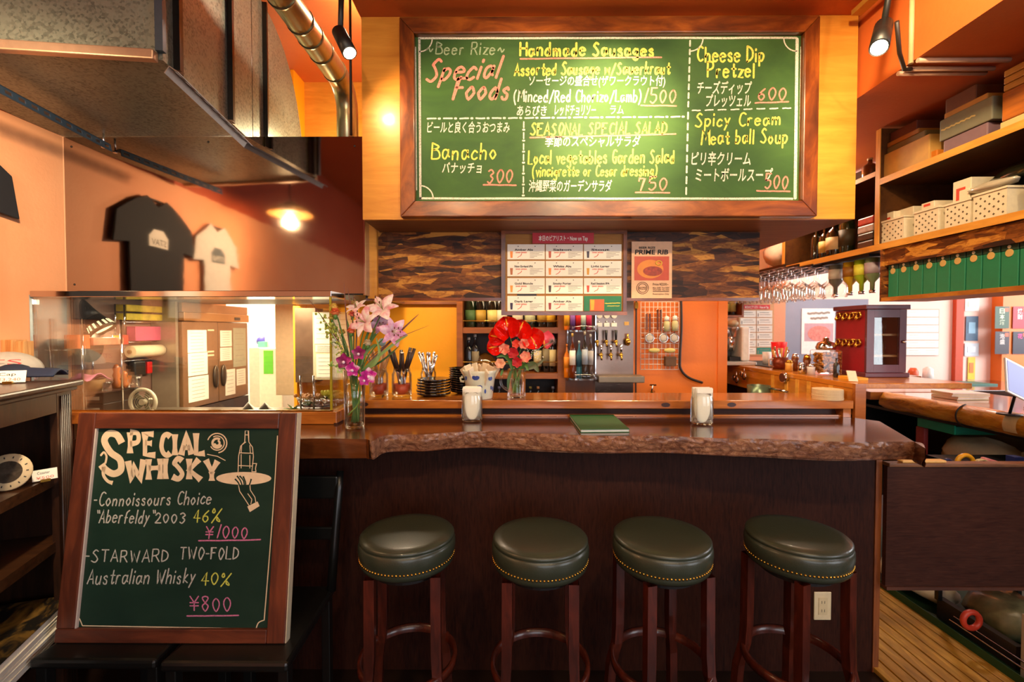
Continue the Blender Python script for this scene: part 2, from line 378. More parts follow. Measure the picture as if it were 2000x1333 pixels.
# ------------------------------------------------------------------ handwriting (single strokes on a 9-high grid; a,b,c = below the baseline)
G = {
'A':(6,"00 39 60;13 53"),'B':(6,"00 09;~09 38 57 46 05;~05 45 63 61 40 00"),'C':(6,"~68 49 28 15 13 21 40 61"),'D':(6,"00 09;~09 38 56 53 31 00"),
'E':(6,"59 09 00 60;05 45"),'F':(5,"59 09 00;05 45"),'G':(6,"~68 49 28 15 13 21 40 51 54;34 64"),'H':(6,"00 09;60 69;05 65"),'I':(1,"00 09"),
'K':(6,"00 09;59 04 60"),'L':(5,"09 00 50"),'M':(8,"00 19 43 79 80"),'N':(6,"00 09 60 69"),'O':(6,"~39 16 13 30 53 66 39"),'P':(6,"00 09;~09 49 57 45 04"),
'R':(6,"00 09;~09 49 57 45 04;34 60"),'S':(6,"~58 39 17 26 44 52 30 01"),'T':(6,"09 69;39 30"),'W':(8,"09 20 37 60 89"),'Y':(6,"09 34 69;34 30"),
'a':(5,"~44 25 04 01 20 43;~45 42 51"),'b':(5,"09 00;~04 25 44 42 20 01"),'c':(4,"~44 25 03 01 20 41"),'d':(5,"~43 25 03 01 20 42;49 40"),
'e':(5,"~03 43 44 25 04 01 20 41"),'f':(4,"~49 28 16 10;04 34"),'g':(5,"~44 25 03 02 21 43;~45 41 4b 2c 0b"),'h':(5,"09 00;~03 25 44 40"),
'i':(1,"05 00;07 08"),'j':(3,"~25 2a 1c 0b"),'k':(4,"09 00;35 02 40"),'l':(1,"09 00"),'m':(7,"05 00;~03 25 33 30;~33 55 63 60"),'n':(5,"05 00;~03 25 44 40"),
'o':(5,"~25 03 02 20 42 43 25"),'p':(5,"05 0c;~04 25 44 42 20 01"),'r':(4,"05 00;~02 15 35"),'s':(4,"~34 25 04 13 32 30 10 01"),'t':(4,"~28 21 30 41;05 45"),
'u':(5,"~05 01 20 42;45 40"),'v':(4,"05 20 45"),'w':(6,"05 10 34 50 65"),'y':(5,"05 21;45 0c"),'z':(4,"05 45 00 40"),
'0':(5,"~28 06 03 20 43 46 28"),'1':(3,"10 39"),'2':(5,"~07 29 47 34 00;00 50"),'3':(5,"~08 29 47 25 43 20 01"),'4':(5,"30 39 03 53"),
'5':(5,"49 09 05;~05 35 44 42 20 01"),'6':(5,"~48 15 02 20 42 34 04"),'7':(5,"07 09 49 20"),'8':(5,"~25 08 29 48 25 03 20 43 25"),'9':(5,"~46 24 07 29 47 40"),
'/':(5,"0a 59"),'(':(3,"~29 06 02 2b"),')':(3,"~09 26 22 0b"),'-':(3,"04 34"),'%':(7,"0a 79;~19 07 16 27 19;~61 52 43 41 60 61"),'"':(2,"09 17;29 37"),
'~':(7,"~03 25 42 64"),'&':(6,"60 17 29 37 03 10 53"),"'":(1,"09 07"),'.':(1,"00 01"),
'¥':(6,"09 35 69;30 35;05 65;03 63")}
YM = {str(i): i for i in range(10)}; YM.update({'a': -1, 'b': -2, 'c': -3})
def cr(pts, k=4, closed=False):
    n = len(pts); out = []
    for i in range(n - 1):
        p0 = pts[i-1] if i > 0 else (pts[-2] if closed else pts[0]); p1 = pts[i]; p2 = pts[i+1]; p3 = pts[i+2] if i + 2 < n else (pts[1] if closed else pts[-1])
        for j in range(k):
            t = j / k
            out.append(tuple(.5*((2*p1[a]) + (-p0[a]+p2[a])*t + (2*p0[a]-5*p1[a]+4*p2[a]-p3[a])*t*t + (-p0[a]+3*p1[a]-3*p2[a]+p3[a])*t**3) for a in range(len(p1))))
    out.append(pts[-1]); return out
def ribbon(mb, pts, wd, to, flare=0):
    """flat stroke of width wd along 2D pts; to(u,v) -> 3D point"""
    q = [pts[0]]
    for p in pts[1:]:
        if (p[0]-q[-1][0])**2 + (p[1]-q[-1][1])**2 > 1e-10: q.append(p)
    if len(q) < 2: return
    # round-ish ends: extend a little
    L = []; n = len(q)
    for i in range(n):
        a = q[max(i-1, 0)]; b = q[min(i+1, n-1)]; dx, dy = b[0]-a[0], b[1]-a[1]; l = math.hypot(dx, dy) or 1
        nx, ny = -dy/l, dx/l
        if 0 < i < n-1:
            ax, ay = q[i][0]-q[i-1][0], q[i][1]-q[i-1][1]; la = math.hypot(ax, ay); c = (-ay/la)*nx + (ax/la)*ny; m = min(1/max(c, .35), 1.8)
        else: m = 1
        t = i/(n-1); ww = wd/2*m*(1 + flare*abs(2*t-1)**3)
        L.append(((q[i][0]+nx*ww, q[i][1]+ny*ww), (q[i][0]-nx*ww, q[i][1]-ny*ww)))
    def cap(i, s):
        a = q[i]; b = q[1] if i == 0 else q[-2]; dx, dy = a[0]-b[0], a[1]-b[1]; l = math.hypot(dx, dy); dx /= l; dy /= l
        h = wd*.35; ww = wd*.25
        x, y = a[0]+dx*h, a[1]+dy*h; nx, ny = (-dy*s, dx*s); return ((x+nx*ww, y+ny*ww), (x-nx*ww, y-ny*ww))
    if not flare: L = [cap(0, -1)] + L + [cap(n-1, 1)]
    vs = [to(*p) for pr in L for p in pr]
    mb.add(vs, [(2*i, 2*i+1, 2*i+3, 2*i+2) for i in range(len(L)-1)])
def strokes(text, gap=2.4, space=4.5):
    out = []; x = 0
    for ch in text:
        if ch == ' ': x += space; continue
        wd, s = G.get(ch, G['o']); dy = random.uniform(-.35, .35); sc = random.uniform(.94, 1.06)
        for st in s.split(';'):
            sm = st.startswith('~'); pts = [(x + int(p[0])*sc, YM[p[1]]*sc + dy) for p in st.lstrip('~').split()]
            out.append(cr(pts, 4, pts[0] == pts[-1]) if sm else pts)
        x += wd + gap
    return out, x - gap
def write(mb, text, x0, x1, base, cap, wpx, to, slant=.08, rise=0, flare=0, gap=2.4):
    """write in photo pixels; to(px,py) -> 3D"""
    st, tot = strokes(text, gap); sx = (x1 - x0)/tot; sy = cap/9
    for s in st:
        pts = [(x0 + u*sx + v*sy*slant, base - v*sy - rise*(u*sx)/(x1-x0)) for u, v in s]
        ribbon(mb, pts, wpx, lambda u, v: to(u, v), flare)
def line(mb, x0, y0, x1, y1, wpx, to, n=6, wob=.5):
    ribbon(mb, [(x0+(x1-x0)*i/n, y0+(y1-y0)*i/n + random.uniform(-wob, wob)) for i in range(n+1)], wpx, to)
def type_mesh(text, bold=0):
    """2D outline of printed text at size 1 from Blender's own font, as (verts, faces)"""
    cu = bpy.data.curves.new('t', 'FONT'); cu.body = text; cu.size = 1; cu.resolution_u = 2; cu.offset = bold; cu.fill_mode = 'FRONT'
    o = bpy.data.objects.new('t', cu); COL.objects.link(o); bpy.context.view_layer.update()
    me = bpy.data.meshes.new_from_object(o, depsgraph=bpy.context.evaluated_depsgraph_get())
    v = [(q.co.x, q.co.y) for q in me.vertices]; f = [list(p.vertices) for p in me.polygons]
    bpy.data.objects.remove(o); bpy.data.curves.remove(cu); bpy.data.meshes.remove(me); return v, f
def typeset(mb, text, x0, x1, base, cap, to, bold=0, slant=0):
    """print text between x0 and x1; cap = pixel height of the tallest glyph above the baseline"""
    v, f = type_mesh(text, bold)
    if not v: return
    mnx = min(a for a, b in v); mxx = max(a for a, b in v); mxy = max(b for a, b in v); sx = (x1-x0)/(mxx-mnx); sy = cap/mxy
    mb.add([to(x0 + (a-mnx)*sx + b*sy*slant, base - b*sy) for a, b in v], f)
from mathutils import noise as mnoise
# ================================================================== the room
XL = -2.07; XB = 2.5
struct(MB().box(-4.3, 5.2, -3.2, 5.3, -.05, 0), 'floor', flat('#24160E', .4, name='dark_floor'))
fl = bpy.data.objects['floor']
me0 = None
for i in range(9):                       # duckboard planks behind the flap
    x0 = 1.52 + i * .0585; y0 = 1.55; 
    build(MB().box(x0, x0 + .052, y0, 3.9, .001, .022 + .001 * (i % 2)), 'floor_plank', M['plank'], fl, bevel=.002)
struct(MB().box(-2.2, XL, -3.2, 2.12, 0, 2.336).box(-2.2, XL, 2.12, 3.30, 0, 3.1), 'wall_left', M['wall'])
struct(MB().box(-2.2, XL - .001, -3.2, 2.12, 2.336, 3.1), 'wall_left_upper', M['wall_deep'])
struct(MB().box(-1.42, 1.32, 3.1, 3.2, 1.7, 3.1), 'wall_back_upper', M['ply'])
wb = struct(MB().box(-1.42, -.36, 3.1, 3.2, 0, 1.7).box(-1.42, -1.40, 2.95, 3.3, 0, 3.1), 'wall_back', M['wall_yellow'])
struct(MB().box(.26, 1.30, 3.1, 3.2, 0, 1.7), 'wall_back_bar', M['wall_back'])
struct(MB().box(-.36, .26, 3.1, 3.2, 0, 1.7), 'wall_back_shelf', M['shelfdark'])
struct(MB().box(1.30, 1.36, 2.95, 3.75, 0, 2.43), 'wall_return', M['wall_back'])
struct(MB().box(1.36, 2.16, 3.70, 3.8, 0, 2.43), 'wall_back_coffee', M['wall_peach'])
struct(MB().box(2.16, 5.2, 4.3, 4.4, 0, 2.43), 'wall_back_far', M['wall_pink'])
struct(MB().box(2.35, 3.26, 4.27, 4.299, 0, 1.735), 'door_1', M['slate'])
struct(MB().box(2.02, 2.16, 3.69, 4.3, 0, 2.43), 'trim_1', M['wall_peach'])
struct(MB().box(4.06, 4.13, 4.26, 4.299, 0, 2.43), 'trim_2', flat('#C0441C', .6))
struct(MB().box(4.42, 5.2, 4.2, 4.299, 0, 2.43), 'trim_3', M['wall_back'])
struct(MB().box(5.1, 5.2, -3.2, 1.4, 0, 2.43).box(5.1, 5.2, 1.4, 4.4, 0, .8), 'wall_right', M['wall'])
struct(MB().box(-2.2, 5.2, -3.2, -3.12, 0, .7).box(-2.2, 5.2, -3.2, -3.12, 2.66, 3.1).box(-2.2, -.6, -3.2, -3.12, .7, 2.66).box(2.5, 5.2, -3.2, -3.12, .7, 2.66), 'wall_front', M['wall'])
wf = MB()
for x in (-.6, .42, 1.44, 2.46): wf.box(x, x + .05, -3.18, -3.13, .7, 2.66)
wf.box(-.6, 2.5, -3.18, -3.13, 1.9, 1.95)
wn = struct(wf, 'window_1', M['white'])
build(MB().box(-.6, 2.5, -3.16, -3.155, .7, 2.66), 'pane', M['pane'], wn)
struct(MB().box(-4.3, -.65, -3.2, 5.3, 3.1, 3.15).box(-.65, -.62, -3.2, 3.2, 2.82, 3.1), 'ceiling_kitchen', M['ceil'])
struct(MB().box(-.65, 1.45, -3.2, 3.7, 2.77, 2.82), 'ceiling', M['ceil'])
struct(MB().box(1.45, 5.2, -3.2, 4.4, 2.43, 2.9), 'ceiling_beam', M['ceil'])
# kitchen back room, seen through the opening
struct(MB().box(-4.3, -1.3, 5.0, 5.1, 0, 3.1), 'wall_kitchen_back', M['wall_white'])
struct(MB().box(-4.3, -4.2, 3.2, 5.0, 0, 3.1).box(-4.2, -2.201, 3.2, 3.3, 0, 3.1), 'wall_kitchen_side', M['wall_white'])
struct(MB().box(-2.2, XL + .004, 2.14, 2.72, .9, 1.62), 'wall_kitchen_tile', flat('#8E6A5C', .4))
# vertical trim at the box side and box soffit line
struct(MB().box(-.70, -.655, 2.20, 2.24, 1.6, 3.1), 'trim_4', M['ply'])

# ------------------------------------------------------------------ the plywood box that carries the menu board
bx = thing('ceiling_box', 'large orange plywood box hanging over the bar, carrying the green menu chalkboard', 'box', (.4, 1.97, 1.92))
build(MB().box(-.646, 1.44, 1.97, 1.99, 1.92, 2.769), 'front_board', M['ply'], bx)
build(MB().box(-.646, -.626, 1.9905, 2.76, 1.935, 2.769).box(1.42, 1.44, 1.9905, 2.76, 1.935, 2.769), 'side_board', M['ply_side'], bx)
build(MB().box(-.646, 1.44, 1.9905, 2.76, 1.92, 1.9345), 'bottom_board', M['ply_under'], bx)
# OSB hanging panel
os_ = thing('strand_board_panel', 'dark stained strand board hanging under the plywood box', 'panel', (.25, 2.24, 1.598))
a = P(735, 585, 2.22); b = P(1484, 449, 2.22)
build(MB().box(a.x, b.x, 2.22, 2.245, 1.605, 1.919), 'board', M['osb'], os_)
build(MB().box(a.x - .05, a.x - .001, 2.215, 2.25, 1.595, 1.919), 'dark_stile', M['black'], os_)
build(MB().box(a.x - .05, b.x, 2.212, 2.25, 1.590, 1.6045), 'bottom_rail', M['frame'], os_)

# ------------------------------------------------------------------ big menu chalkboard
YB = 1.953
def bd(px, py): q = P(px, py, YB - .0012); return (q.x, q.y, q.z)
mb_ = thing('menu_chalkboard', 'large green chalkboard with handwritten food menu in a scorched wood frame', 'chalkboard', (.38, YB, 1.93))
o0 = P(780, 34, 1.93); o1 = P(1595, 423, 1.93); i0 = P(809, 66, 1.93); i1 = P(1566, 392, 1.93)
build(MB().box(i0.x - .01, i1.x + .01, YB, 1.968, i1.z - .01, i0.z + .01), 'board_face', M['board'], mb_)
for (za, zb) in ((i0.z, o0.z), (o1.z, i1.z)):
    inner = i0.z if za == i0.z else i1.z
    outer = o0.z if za == i0.z else o1.z
    m = MB(); 
    for_y = (1.925, 1.969)
    poly = [(o0.x, outer), (o1.x, outer), (i1.x, inner), (i0.x, inner)]
    if outer > inner: poly = poly[::-1]
    m.prism(poly, *for_y); build(m, 'frame_rail', M['frame'], mb_, bevel=.004)
for (xo, xi) in ((o0.x, i0.x), (o1.x, i1.x)):
    poly = [(xo, o1.z), (xi, i1.z), (xi, i0.z), (xo, o0.z)]
    if xo > xi: poly = poly[::-1]
    m = MB(); m.prism(poly, 1.925, 1.969); build(m, 'frame_stile', M['frame_z'], mb_, bevel=.004)
W_, Y_, P_, Fz = MB(), MB(), MB(), MB()
# borders
for (x0, y0, x1, y1, w_) in ((818, 75, 1556, 74, 4), (819, 76, 821, 388, 4.5), (820, 388, 1548, 388, 4), (812, 66, 1540, 66, 1.6), (812, 92, 814, 372, 1.4), (1564, 92, 1561, 370, 1.6)): line(W_, x0, y0, x1, y1, w_, bd, 16, .5)
line(W_, 1557, 76, 1553, 388, 6, bd, 20, .7)
for cx, cy, a0 in ((819, 76, 0), (821, 388, -90), (1556, 75, 90), (1348, 75, 0)):
    pts = [(cx + 25 * math.cos(math.radians(a0 + k * 9)), cy + 25 * math.sin(math.radians(a0 + k * 9))) for k in range(11)]; ribbon(W_, pts, 2.4, bd)
def dash(x0, y0, x1, y1, n, w_=3, dot=True):
    for k in range(n):
        t0 = (k + .08) / n; t1 = (k + (.62 if dot else .7)) / n
        line(W_, x0+(x1-x0)*t0, y0+(y1-y0)*t0, x0+(x1-x0)*t1, y0+(y1-y0)*t1, w_, bd, 3, .4)
        if dot:
            t = (k + .82) / n; cx, cy = x0+(x1-x0)*t, y0+(y1-y0)*t; line(W_, cx - 1.6, cy, cx + 1.6, cy, w_ + 1, bd, 1, 0)
dash(832, 232, 1340, 228, 16); dash(1023, 236, 1022, 386, 7, 2.6); dash(1348, 78, 1344, 214, 8, 3.4, False); dash(1344, 218, 1340, 386, 8, 3.4, False); dash(1350, 216, 1552, 211, 8, 2.6, False)
class _L:
    def __init__(s, mat, lab): s.mat = M[mat]; s.lab = lab
LW, LY, LP, LF = _L('ch_w', 'white chalk lettering'), _L('ch_y', 'yellow chalk lettering'), _L('ch_p', 'pink chalk lettering'), _L('ch_f', 'half rubbed out white lettering')
_write, _typeset = write, typeset
def write(mb, *a, **k):
    if isinstance(mb, _L): m = MB(); _write(m, *a, **k); build(m, 'menu_lettering', mb.mat, mb_, label=mb.lab)
    else: _write(mb, *a, **k)
def typeset(mb, *a, **k):
    if isinstance(mb, _L): m = MB(); _typeset(m, *a, **k); build(m, 'menu_lettering', mb.mat, mb_, label=mb.lab)
    else: _typeset(mb, *a, **k)
write(LF, '~Beer Rize~', 832, 986, 106, 24, 2.6, bd, .1)
write(LP, 'Special', 832, 972, 158, 42, 5.2, bd, .35, 6); write(LP, 'Foods', 884, 992, 196, 42, 5.2, bd, .3, 4)
write(LY, 'Handmade Sausages', 1016, 1277, 109, 26, 4.2, bd, .02); write(LY, 'Assorted Sausage w/Sauerkraut', 1005, 1308, 147, 23, 3.4, bd, .08, 3)
write(LW, '(Minced/Red Chorizo/Lamb)', 1004, 1252, 199, 23, 2.7, bd, .06); write(LY, 'Banacho', 843, 970, 311, 32, 3.2, bd, .06)
write(LY, 'SEASONAL SPECIAL SALAD', 1036, 1302, 264, 22, 3.1, bd, .1, 3); write(LY, 'Local vegetables Garden Salad', 1032, 1317, 320, 26, 3, bd, .04, 2)
write(LY, '(vinaigrette or Cesar dressing)', 1040, 1283, 345, 21, 2.6, bd, .08, 2)
write(LY, 'Cheese Dip', 1361, 1493, 120, 29, 3.8, bd, .02); write(LY, 'Pretzel', 1382, 1474, 151, 29, 3.8, bd, .02)
write(LY, 'Spicy Cream', 1358, 1524, 248, 25, 3.2, bd, .06, 5); write(LY, 'Meat ball Soup', 1370, 1538, 282, 27, 3.2, bd, .05, 3)
for t_, x0, x1, b_, c_ in (('1500', 1256, 1320, 201, 28), ('750', 1246, 1302, 372, 25), ('300', 952, 1001, 357, 27), ('600', 1481, 1535, 195, 25), ('500', 1494, 1539, 369, 28)): write(LP, t_, x0, x1, b_, c_, 2.9, bd, .12)
for (x0, y0, x1, y1) in ((1016, 115, 1292, 112), (1252, 206, 1321, 207), (1035, 269, 1320, 262), (1241, 376, 1308, 377), (944, 361, 1008, 362), (1475, 201, 1540, 199), (1478, 373, 1543, 374)):
    m = MB(); line(m, x0, y0, x1, y1, 3, bd, 8, .4); build(m, 'underline', M['ch_p'], mb_, label='pink chalk underline')
for t_, x0, x1, b_, c_ in (('ビールと良く合うおつまみ', 834, 995, 258, 21), ('バナッチョ', 863, 940, 337, 20), ('ソーセージの盛合せ(ザワークラウト付)', 1032, 1299, 166, 19), ('あらびき', 1009, 1067, 225, 19), ('レッドチョリソー', 1083, 1163, 224, 19), ('ラム', 1191, 1218, 222, 16),
        ('季節のスペシャルサラダ', 1064, 1250, 285, 20), ('沖縄野菜のガーデンサラダ', 1032, 1194, 373, 22), ('チーズディップ', 1361, 1467, 182, 24), ('プレッツェル', 1378, 1466, 207, 23), ('ピリ辛クリーム', 1350, 1466, 321, 25), ('ミートボールスープ', 1358, 1508, 353, 25)):
    typeset(LW, t_, x0, x1, b_, c_, bd, .012, .08)
build(W_, 'chalk_border', M['ch_w'], mb_, label='white chalk border and dividing lines', kind='stuff')

# ------------------------------------------------------------------ printed things facing the room
def sheet(px0, py0, px1, py1, Y, mat, name, parent=None, th=.002, **k):
    a = P(px0, py1, Y); b = P(px1, py0, Y)
    return build(MB().box(a.x, b.x, Y, Y + th, a.z, b.z), name, mat, parent, **k)
def onY(Y): return lambda px, py: tuple(P(px, py, Y))
tb = thing('tap_list_board', 'cork pin board with white beer cards and a red now on tap banner', 'notice board', (.2, 2.2, 1.52))
frm = M['sign']
sheet(981, 452, 1223, 614, 2.196, wood('pin_board_cork', '#9A6428', '#B07A38', 'x', 6, .7), 'cork_panel', tb, .012)
for r in ((979, 450, 1225, 457), (979, 609, 1225, 616)): sheet(*r, 2.186, M['frame'], 'frame_rail', tb, .0235)
for r in ((979, 457.2, 987, 608.8), (1217, 457.2, 1225, 608.8)): sheet(*r, 2.186, M['frame_z'], 'frame_stile', tb, .0235)
rd = sheet(1040, 455, 1160, 476, 2.183, flat('#C01828', .5), 'red_banner', tb, .002)
m = MB(); typeset(m, '本日のビアリスト・Now on Tap', 1052, 1148, 470, 10, onY(2.1825), .02); build(m, 'banner_text', M['paper'], rd)
def glass_icon(mb, x, y, h, Y):
    w_ = h * .42; q = [P(x - w_/2, y - h, Y), P(x + w_/2, y - h, Y), P(x + w_*.36, y, Y), P(x - w_*.36, y, Y)]; mb.add(q, [(0, 1, 2, 3)])
bc = ['#E8862E', '#B8482C', '#2E2440', '#B8683A', '#E88A3A', '#D89A2C', '#E89A3C', '#3A2424', '#D8442C', '#2A1A44', '#9A2A2C', None]
hd = ['Amber Ale', 'Saison', 'Stout', 'New England IPA', 'White Ale', 'Light Lager', 'Gold Blonde', 'Smoky Porter', 'Red Session IPA', 'Dark Lager', 'Amber Ale', None]
M['redink'] = flat('#D86A58', .7); M['greyink'] = flat('#8E8478', .7)
for r in range(4):
    for c in range(3):
        k = r*3 + c; x0 = (991, 1066, 1140.5)[c]; x1 = (1064, 1138.5, 1214)[c]; y0 = (477.5, 510, 543.5, 578.5)[r]; y1 = (507, 540, 574, 608)[r]; Y = 2.1925
        if k == 11:
            cd_ = sheet(x0, y0, x1, y1, Y, flat('#1E7A4C', .5), 'green_card', tb)
            m = MB(); m.add([P(1152, 585, Y-.001), P(1180, 585, Y-.001), P(1180, 608, Y-.001), P(1152, 608, Y-.001)], [(0,1,2,3)]); build(m, 'food_print', flat('#D86430', .5), cd_)
            m = MB(); glass_icon(m, 1157, 606, 20, Y-.0012); build(m, 'beer_icon', flat('#F0B030', .5), cd_)
            m = MB(); line(m, 1182, 593, 1211, 592, 1.6, onY(Y-.001), 6, .4); line(m, 1186, 598, 1210, 598, 1.2, onY(Y-.001), 6, .4); build(m, 'card_text', M['ch_y'], cd_); continue
        cd_ = sheet(x0, y0, x1, y1, Y, M['paper'], 'beer_card', tb)
        m = MB(); glass_icon(m, x0 + 8, y1 - 3, 13, Y-.0008); build(m, 'beer_icon', flat(bc[k], .5), cd_)
        m = MB(); typeset(m, hd[k], x0 + 14, x0 + 50, y0 + 12.5, 4, onY(Y-.0008), .03)
        for j in (21, 54): q = P(x0 + j, y0 + 4.5, Y - .004); m.lathe([(.0022, 0), (.0022, .003), (0, .0035)], 6, q)
        build(m, 'card_heading', M['ink'], cd_)
        m = MB(); typeset(m, 'S¥480 M¥880', x0 + 16, x0 + 38, y0 + 17.5, 3, onY(Y-.0008), .02)
        line(m, x0 + 20, y1 - 4, x0 + 26, y1 - 7, 1.2, onY(Y-.0008), 2); line(m, x0 + 26, y1 - 7, x0 + 28, y1 - 11, 1.4, onY(Y-.0008), 2); build(m, 'red_print', M['redink'], cd_)
        m = MB()
        for j in range(5): line(m, x0 + 44, y0 + 15.5 + j*2.6, x0 + (70, 62, 68, 58, 52)[j], y0 + 15.5 + j*2.6, .8, onY(Y-.0008), 1, 0)
        build(m, 'small_print', M['greyink'], cd_)
sheet(1010, 574.6, 1048, 578, 2.1905, M['black'], 'black_strip', tb)
fy = thing('meat_flyer', 'peach flyer with a grilled meat photo and round stamp, beside the tap list', 'flyer', (.66, 2.21, 1.6))
sheet(1233, 472, 1313, 583, 2.208, flat('#EFBE94', .6), 'paper', fy)
sheet(1239, 501, 1307, 548, 2.2065, flat('#C84414', .4, name='red_table_print'), 'food_photo', fy, .001)
m = MB(); m.lathe([(0, 0), (.052, .0006)], 26, (0, 0, 0), R=Matrix.Rotation(math.pi/2, 3, 'X')); q = P(1270, 526, 2.206); m.xf(Matrix.Translation(q) @ Matrix.Diagonal((1.2, 1, .85, 1))); build(m, 'plate_print', flat('#E88A28', .5), fy)
m = MB(); m.lathe([(0, 0), (.036, .0006)], 18, (0, 0, 0), R=Matrix.Rotation(math.pi/2, 3, 'X')); q = P(1275, 530, 2.2052); m.xf(Matrix.Translation(q) @ Matrix.Diagonal((1.3, 1, .65, 1))); build(m, 'meat_print', flat('#A8381C', .5, var=.4, scale=90), fy)
q = P(1287, 514, 2.2050); m = MB().tube([(q.x + .014*math.cos(k*math.pi/9), q.y, q.z + .010*math.sin(k*math.pi/9)) for k in range(18)], .003, 6, True); build(m, 'onion_print', flat('#F0C048', .5), fy)
m = MB(); typeset(m, 'PRIME RIB', 1240, 1305, 497, 9, onY(2.2068), .03, .1); typeset(m, 'BEER RIZE', 1248, 1280, 486, 4, onY(2.2068), .03); build(m, 'heading_print', M['ink'], fy)
m = MB(); typeset(m, 'Price ¥2200~', 1275, 1306, 558, 5, onY(2.2068), .02)
for j in range(4): typeset(m, ('Mon 2200  Tue 2200', 'Wed 2200  Thu 2200', '', 'Reservation Only')[j] or '-', 1275, 1307, 564 + j*4, 3, onY(2.2068), .02)
for rr in (11.5, 8.5): ribbon(m, [(1255 + rr*math.cos(k*.35), 563 + rr*math.sin(k*.35)) for k in range(19)], 1.3, onY(2.2068))
typeset(m, 'RIZE', 1248, 1262, 566, 5, onY(2.2068), .02); build(m, 'price_print', flat('#6E4A38', .7), fy)

# ------------------------------------------------------------------ extractor hood with mirror-like steel front
hd_ = thing('extractor_hood', 'kitchen extractor hood with a broad mirror-like stainless steel front sheet', 'extractor hood', (-1.38, 2.13, 1.61))
build(MB().box(XL + .005, -.692, 2.12, 2.13, 1.618, 2.333), 'front_sheet', M['steel'], hd_)
build(MB().box(-.6915, -.686, 2.117, 2.135, 1.612, 2.335), 'edge_trim', M['chrome'], hd_)
build(MB().box(XL + .01, -.70, 2.131, 2.90, 1.612, 1.63), 'underside', flat('#3A3226', .4, .6), hd_)
build(MB().box(-.70, -.692, 2.131, 2.90, 1.612, 2.33), 'side_sheet', M['steel'], hd_)
for x_, z_ in ((-2.03, 2.29), (-2.03, 1.66), (-.73, 2.29), (-1.4, 2.31)): build(MB().sphere((x_, 2.119, z_), .005, 8, (1, .4, 1)), 'rivet', M['darksteel'], hd_)
struct(MB().box(XL + .002, XL + .004, 1.955, 2.118, .9, 1.60), 'trim_5', M['steel_side'])

# serving hatch: glass screen on a wooden sill with a steel cap
gs = thing('glass_screen', 'glass sneeze guard on a wooden sill under the steel hood', 'glass screen', (-1.4, 1.95, 1.05))
build(MB().box(-2.06, -.776, 1.95, 2.116, 1.591, 1.6165), 'steel_cap', M['steel_trim'], gs, bevel=.002)
build(MB().box(-2.055, -.786, 1.955, 1.961, 1.108, 1.5905), 'front_pane', M['pane'], gs)
build(MB().box(-.785, -.779, 1.962, 2.32, 1.108, 1.5905), 'side_pane', M['pane'], gs)
build(MB().box(-.786, -.778, 1.953, 1.9615, 1.108, 1.5905), 'corner_edge', flat('#A89A28', .2, coat=.6), gs)
build(MB().box(-2.06, -.777, 1.950, 1.966, 1.1035, 1.1078), 'bottom_channel', M['brass'], gs)
build(MB().box(-2.06, -.752, 1.935, 1.985, 1.0505, 1.103).box(-.80, -.752, 1.986, 2.36, 1.0505, 1.103), 'sill', M['counter'], gs, bevel=.003)
build(MB().box(-.762, -.748, 1.93, 2.0, 1.0505, 1.058), 'corner_bracket', M['chrome'], gs)
build(MB().box(-.985, -.979, 1.929, 1.9345, 1.0505, 1.103), 'sill_clip', M['chrome'], gs)
solo(MB().box(-2.066, -2.02, 1.84, 1.90, 1.26, 1.41).box(-2.02, -1.985, 1.852, 1.892, 1.26, 1.405), 'wall_batten', 'short two-tone wooden batten on the orange wall beside the caps', 'wood block', wood('pale_batten_wood', '#A8642C', '#D8A468', 'z', 5, .5), bevel=.002)

# ------------------------------------------------------------------ duct, elbow, pipes, hangers
ang = math.atan2(.07, .57); A0 = Vector((-1.156, 1.53, 2.337)); RZ = Matrix.Rotation(ang, 4, 'Z'); TD = Matrix.Translation(A0) @ RZ
dt = thing('air_duct', 'big galvanised air duct over the kitchen, turning down in an elbow', 'duct', A0, rz=0)
def dp(mb, name, mat, **k): return build(mb.xf(TD), name, mat, dt, **k)
dp(MB().box(-.86, 0, 0, .80, 0, .74), 'duct_body', M['galv'])
for y_ in (.055, .43, .79):
    dp(MB().box(.001, .022, y_, y_ + .012, .0, .74).box(.001, .012, y_ + .013, y_ + .04, .0, .74), 'flange', M['darksteel'])
dp(MB().box(-.87, -.012, -.03, -.001, -.012, .02), 'bottom_channel', flat('#C8A488', .35, .7), bevel=.004)
dp(MB().box(-.012, .012, -.02, -.001, .021, .72), 'corner_angle', flat('#5A6A7A', .35, .7))
el = MB(); rows = []
for i in range(15):
    t = i/14*math.pi/2; rows.append([(x_, .802 + .60*math.sin(t)**.9, .0 + .74*math.cos(t)**.9 if t < 1.57 else .0) for x_ in (-.86, 0)])
el.grid(rows)
n0 = len(rows)
for x_ in (0, -.86):
    vs_ = [(x_, .802, -.02)] + [tuple(r[1][1:]) and (x_, r[1][1], r[1][2]) for r in rows]
    el.add(vs_, [(0, i, i + 1) for i in range(1, n0)])
dp(el, 'elbow', M['galv'])
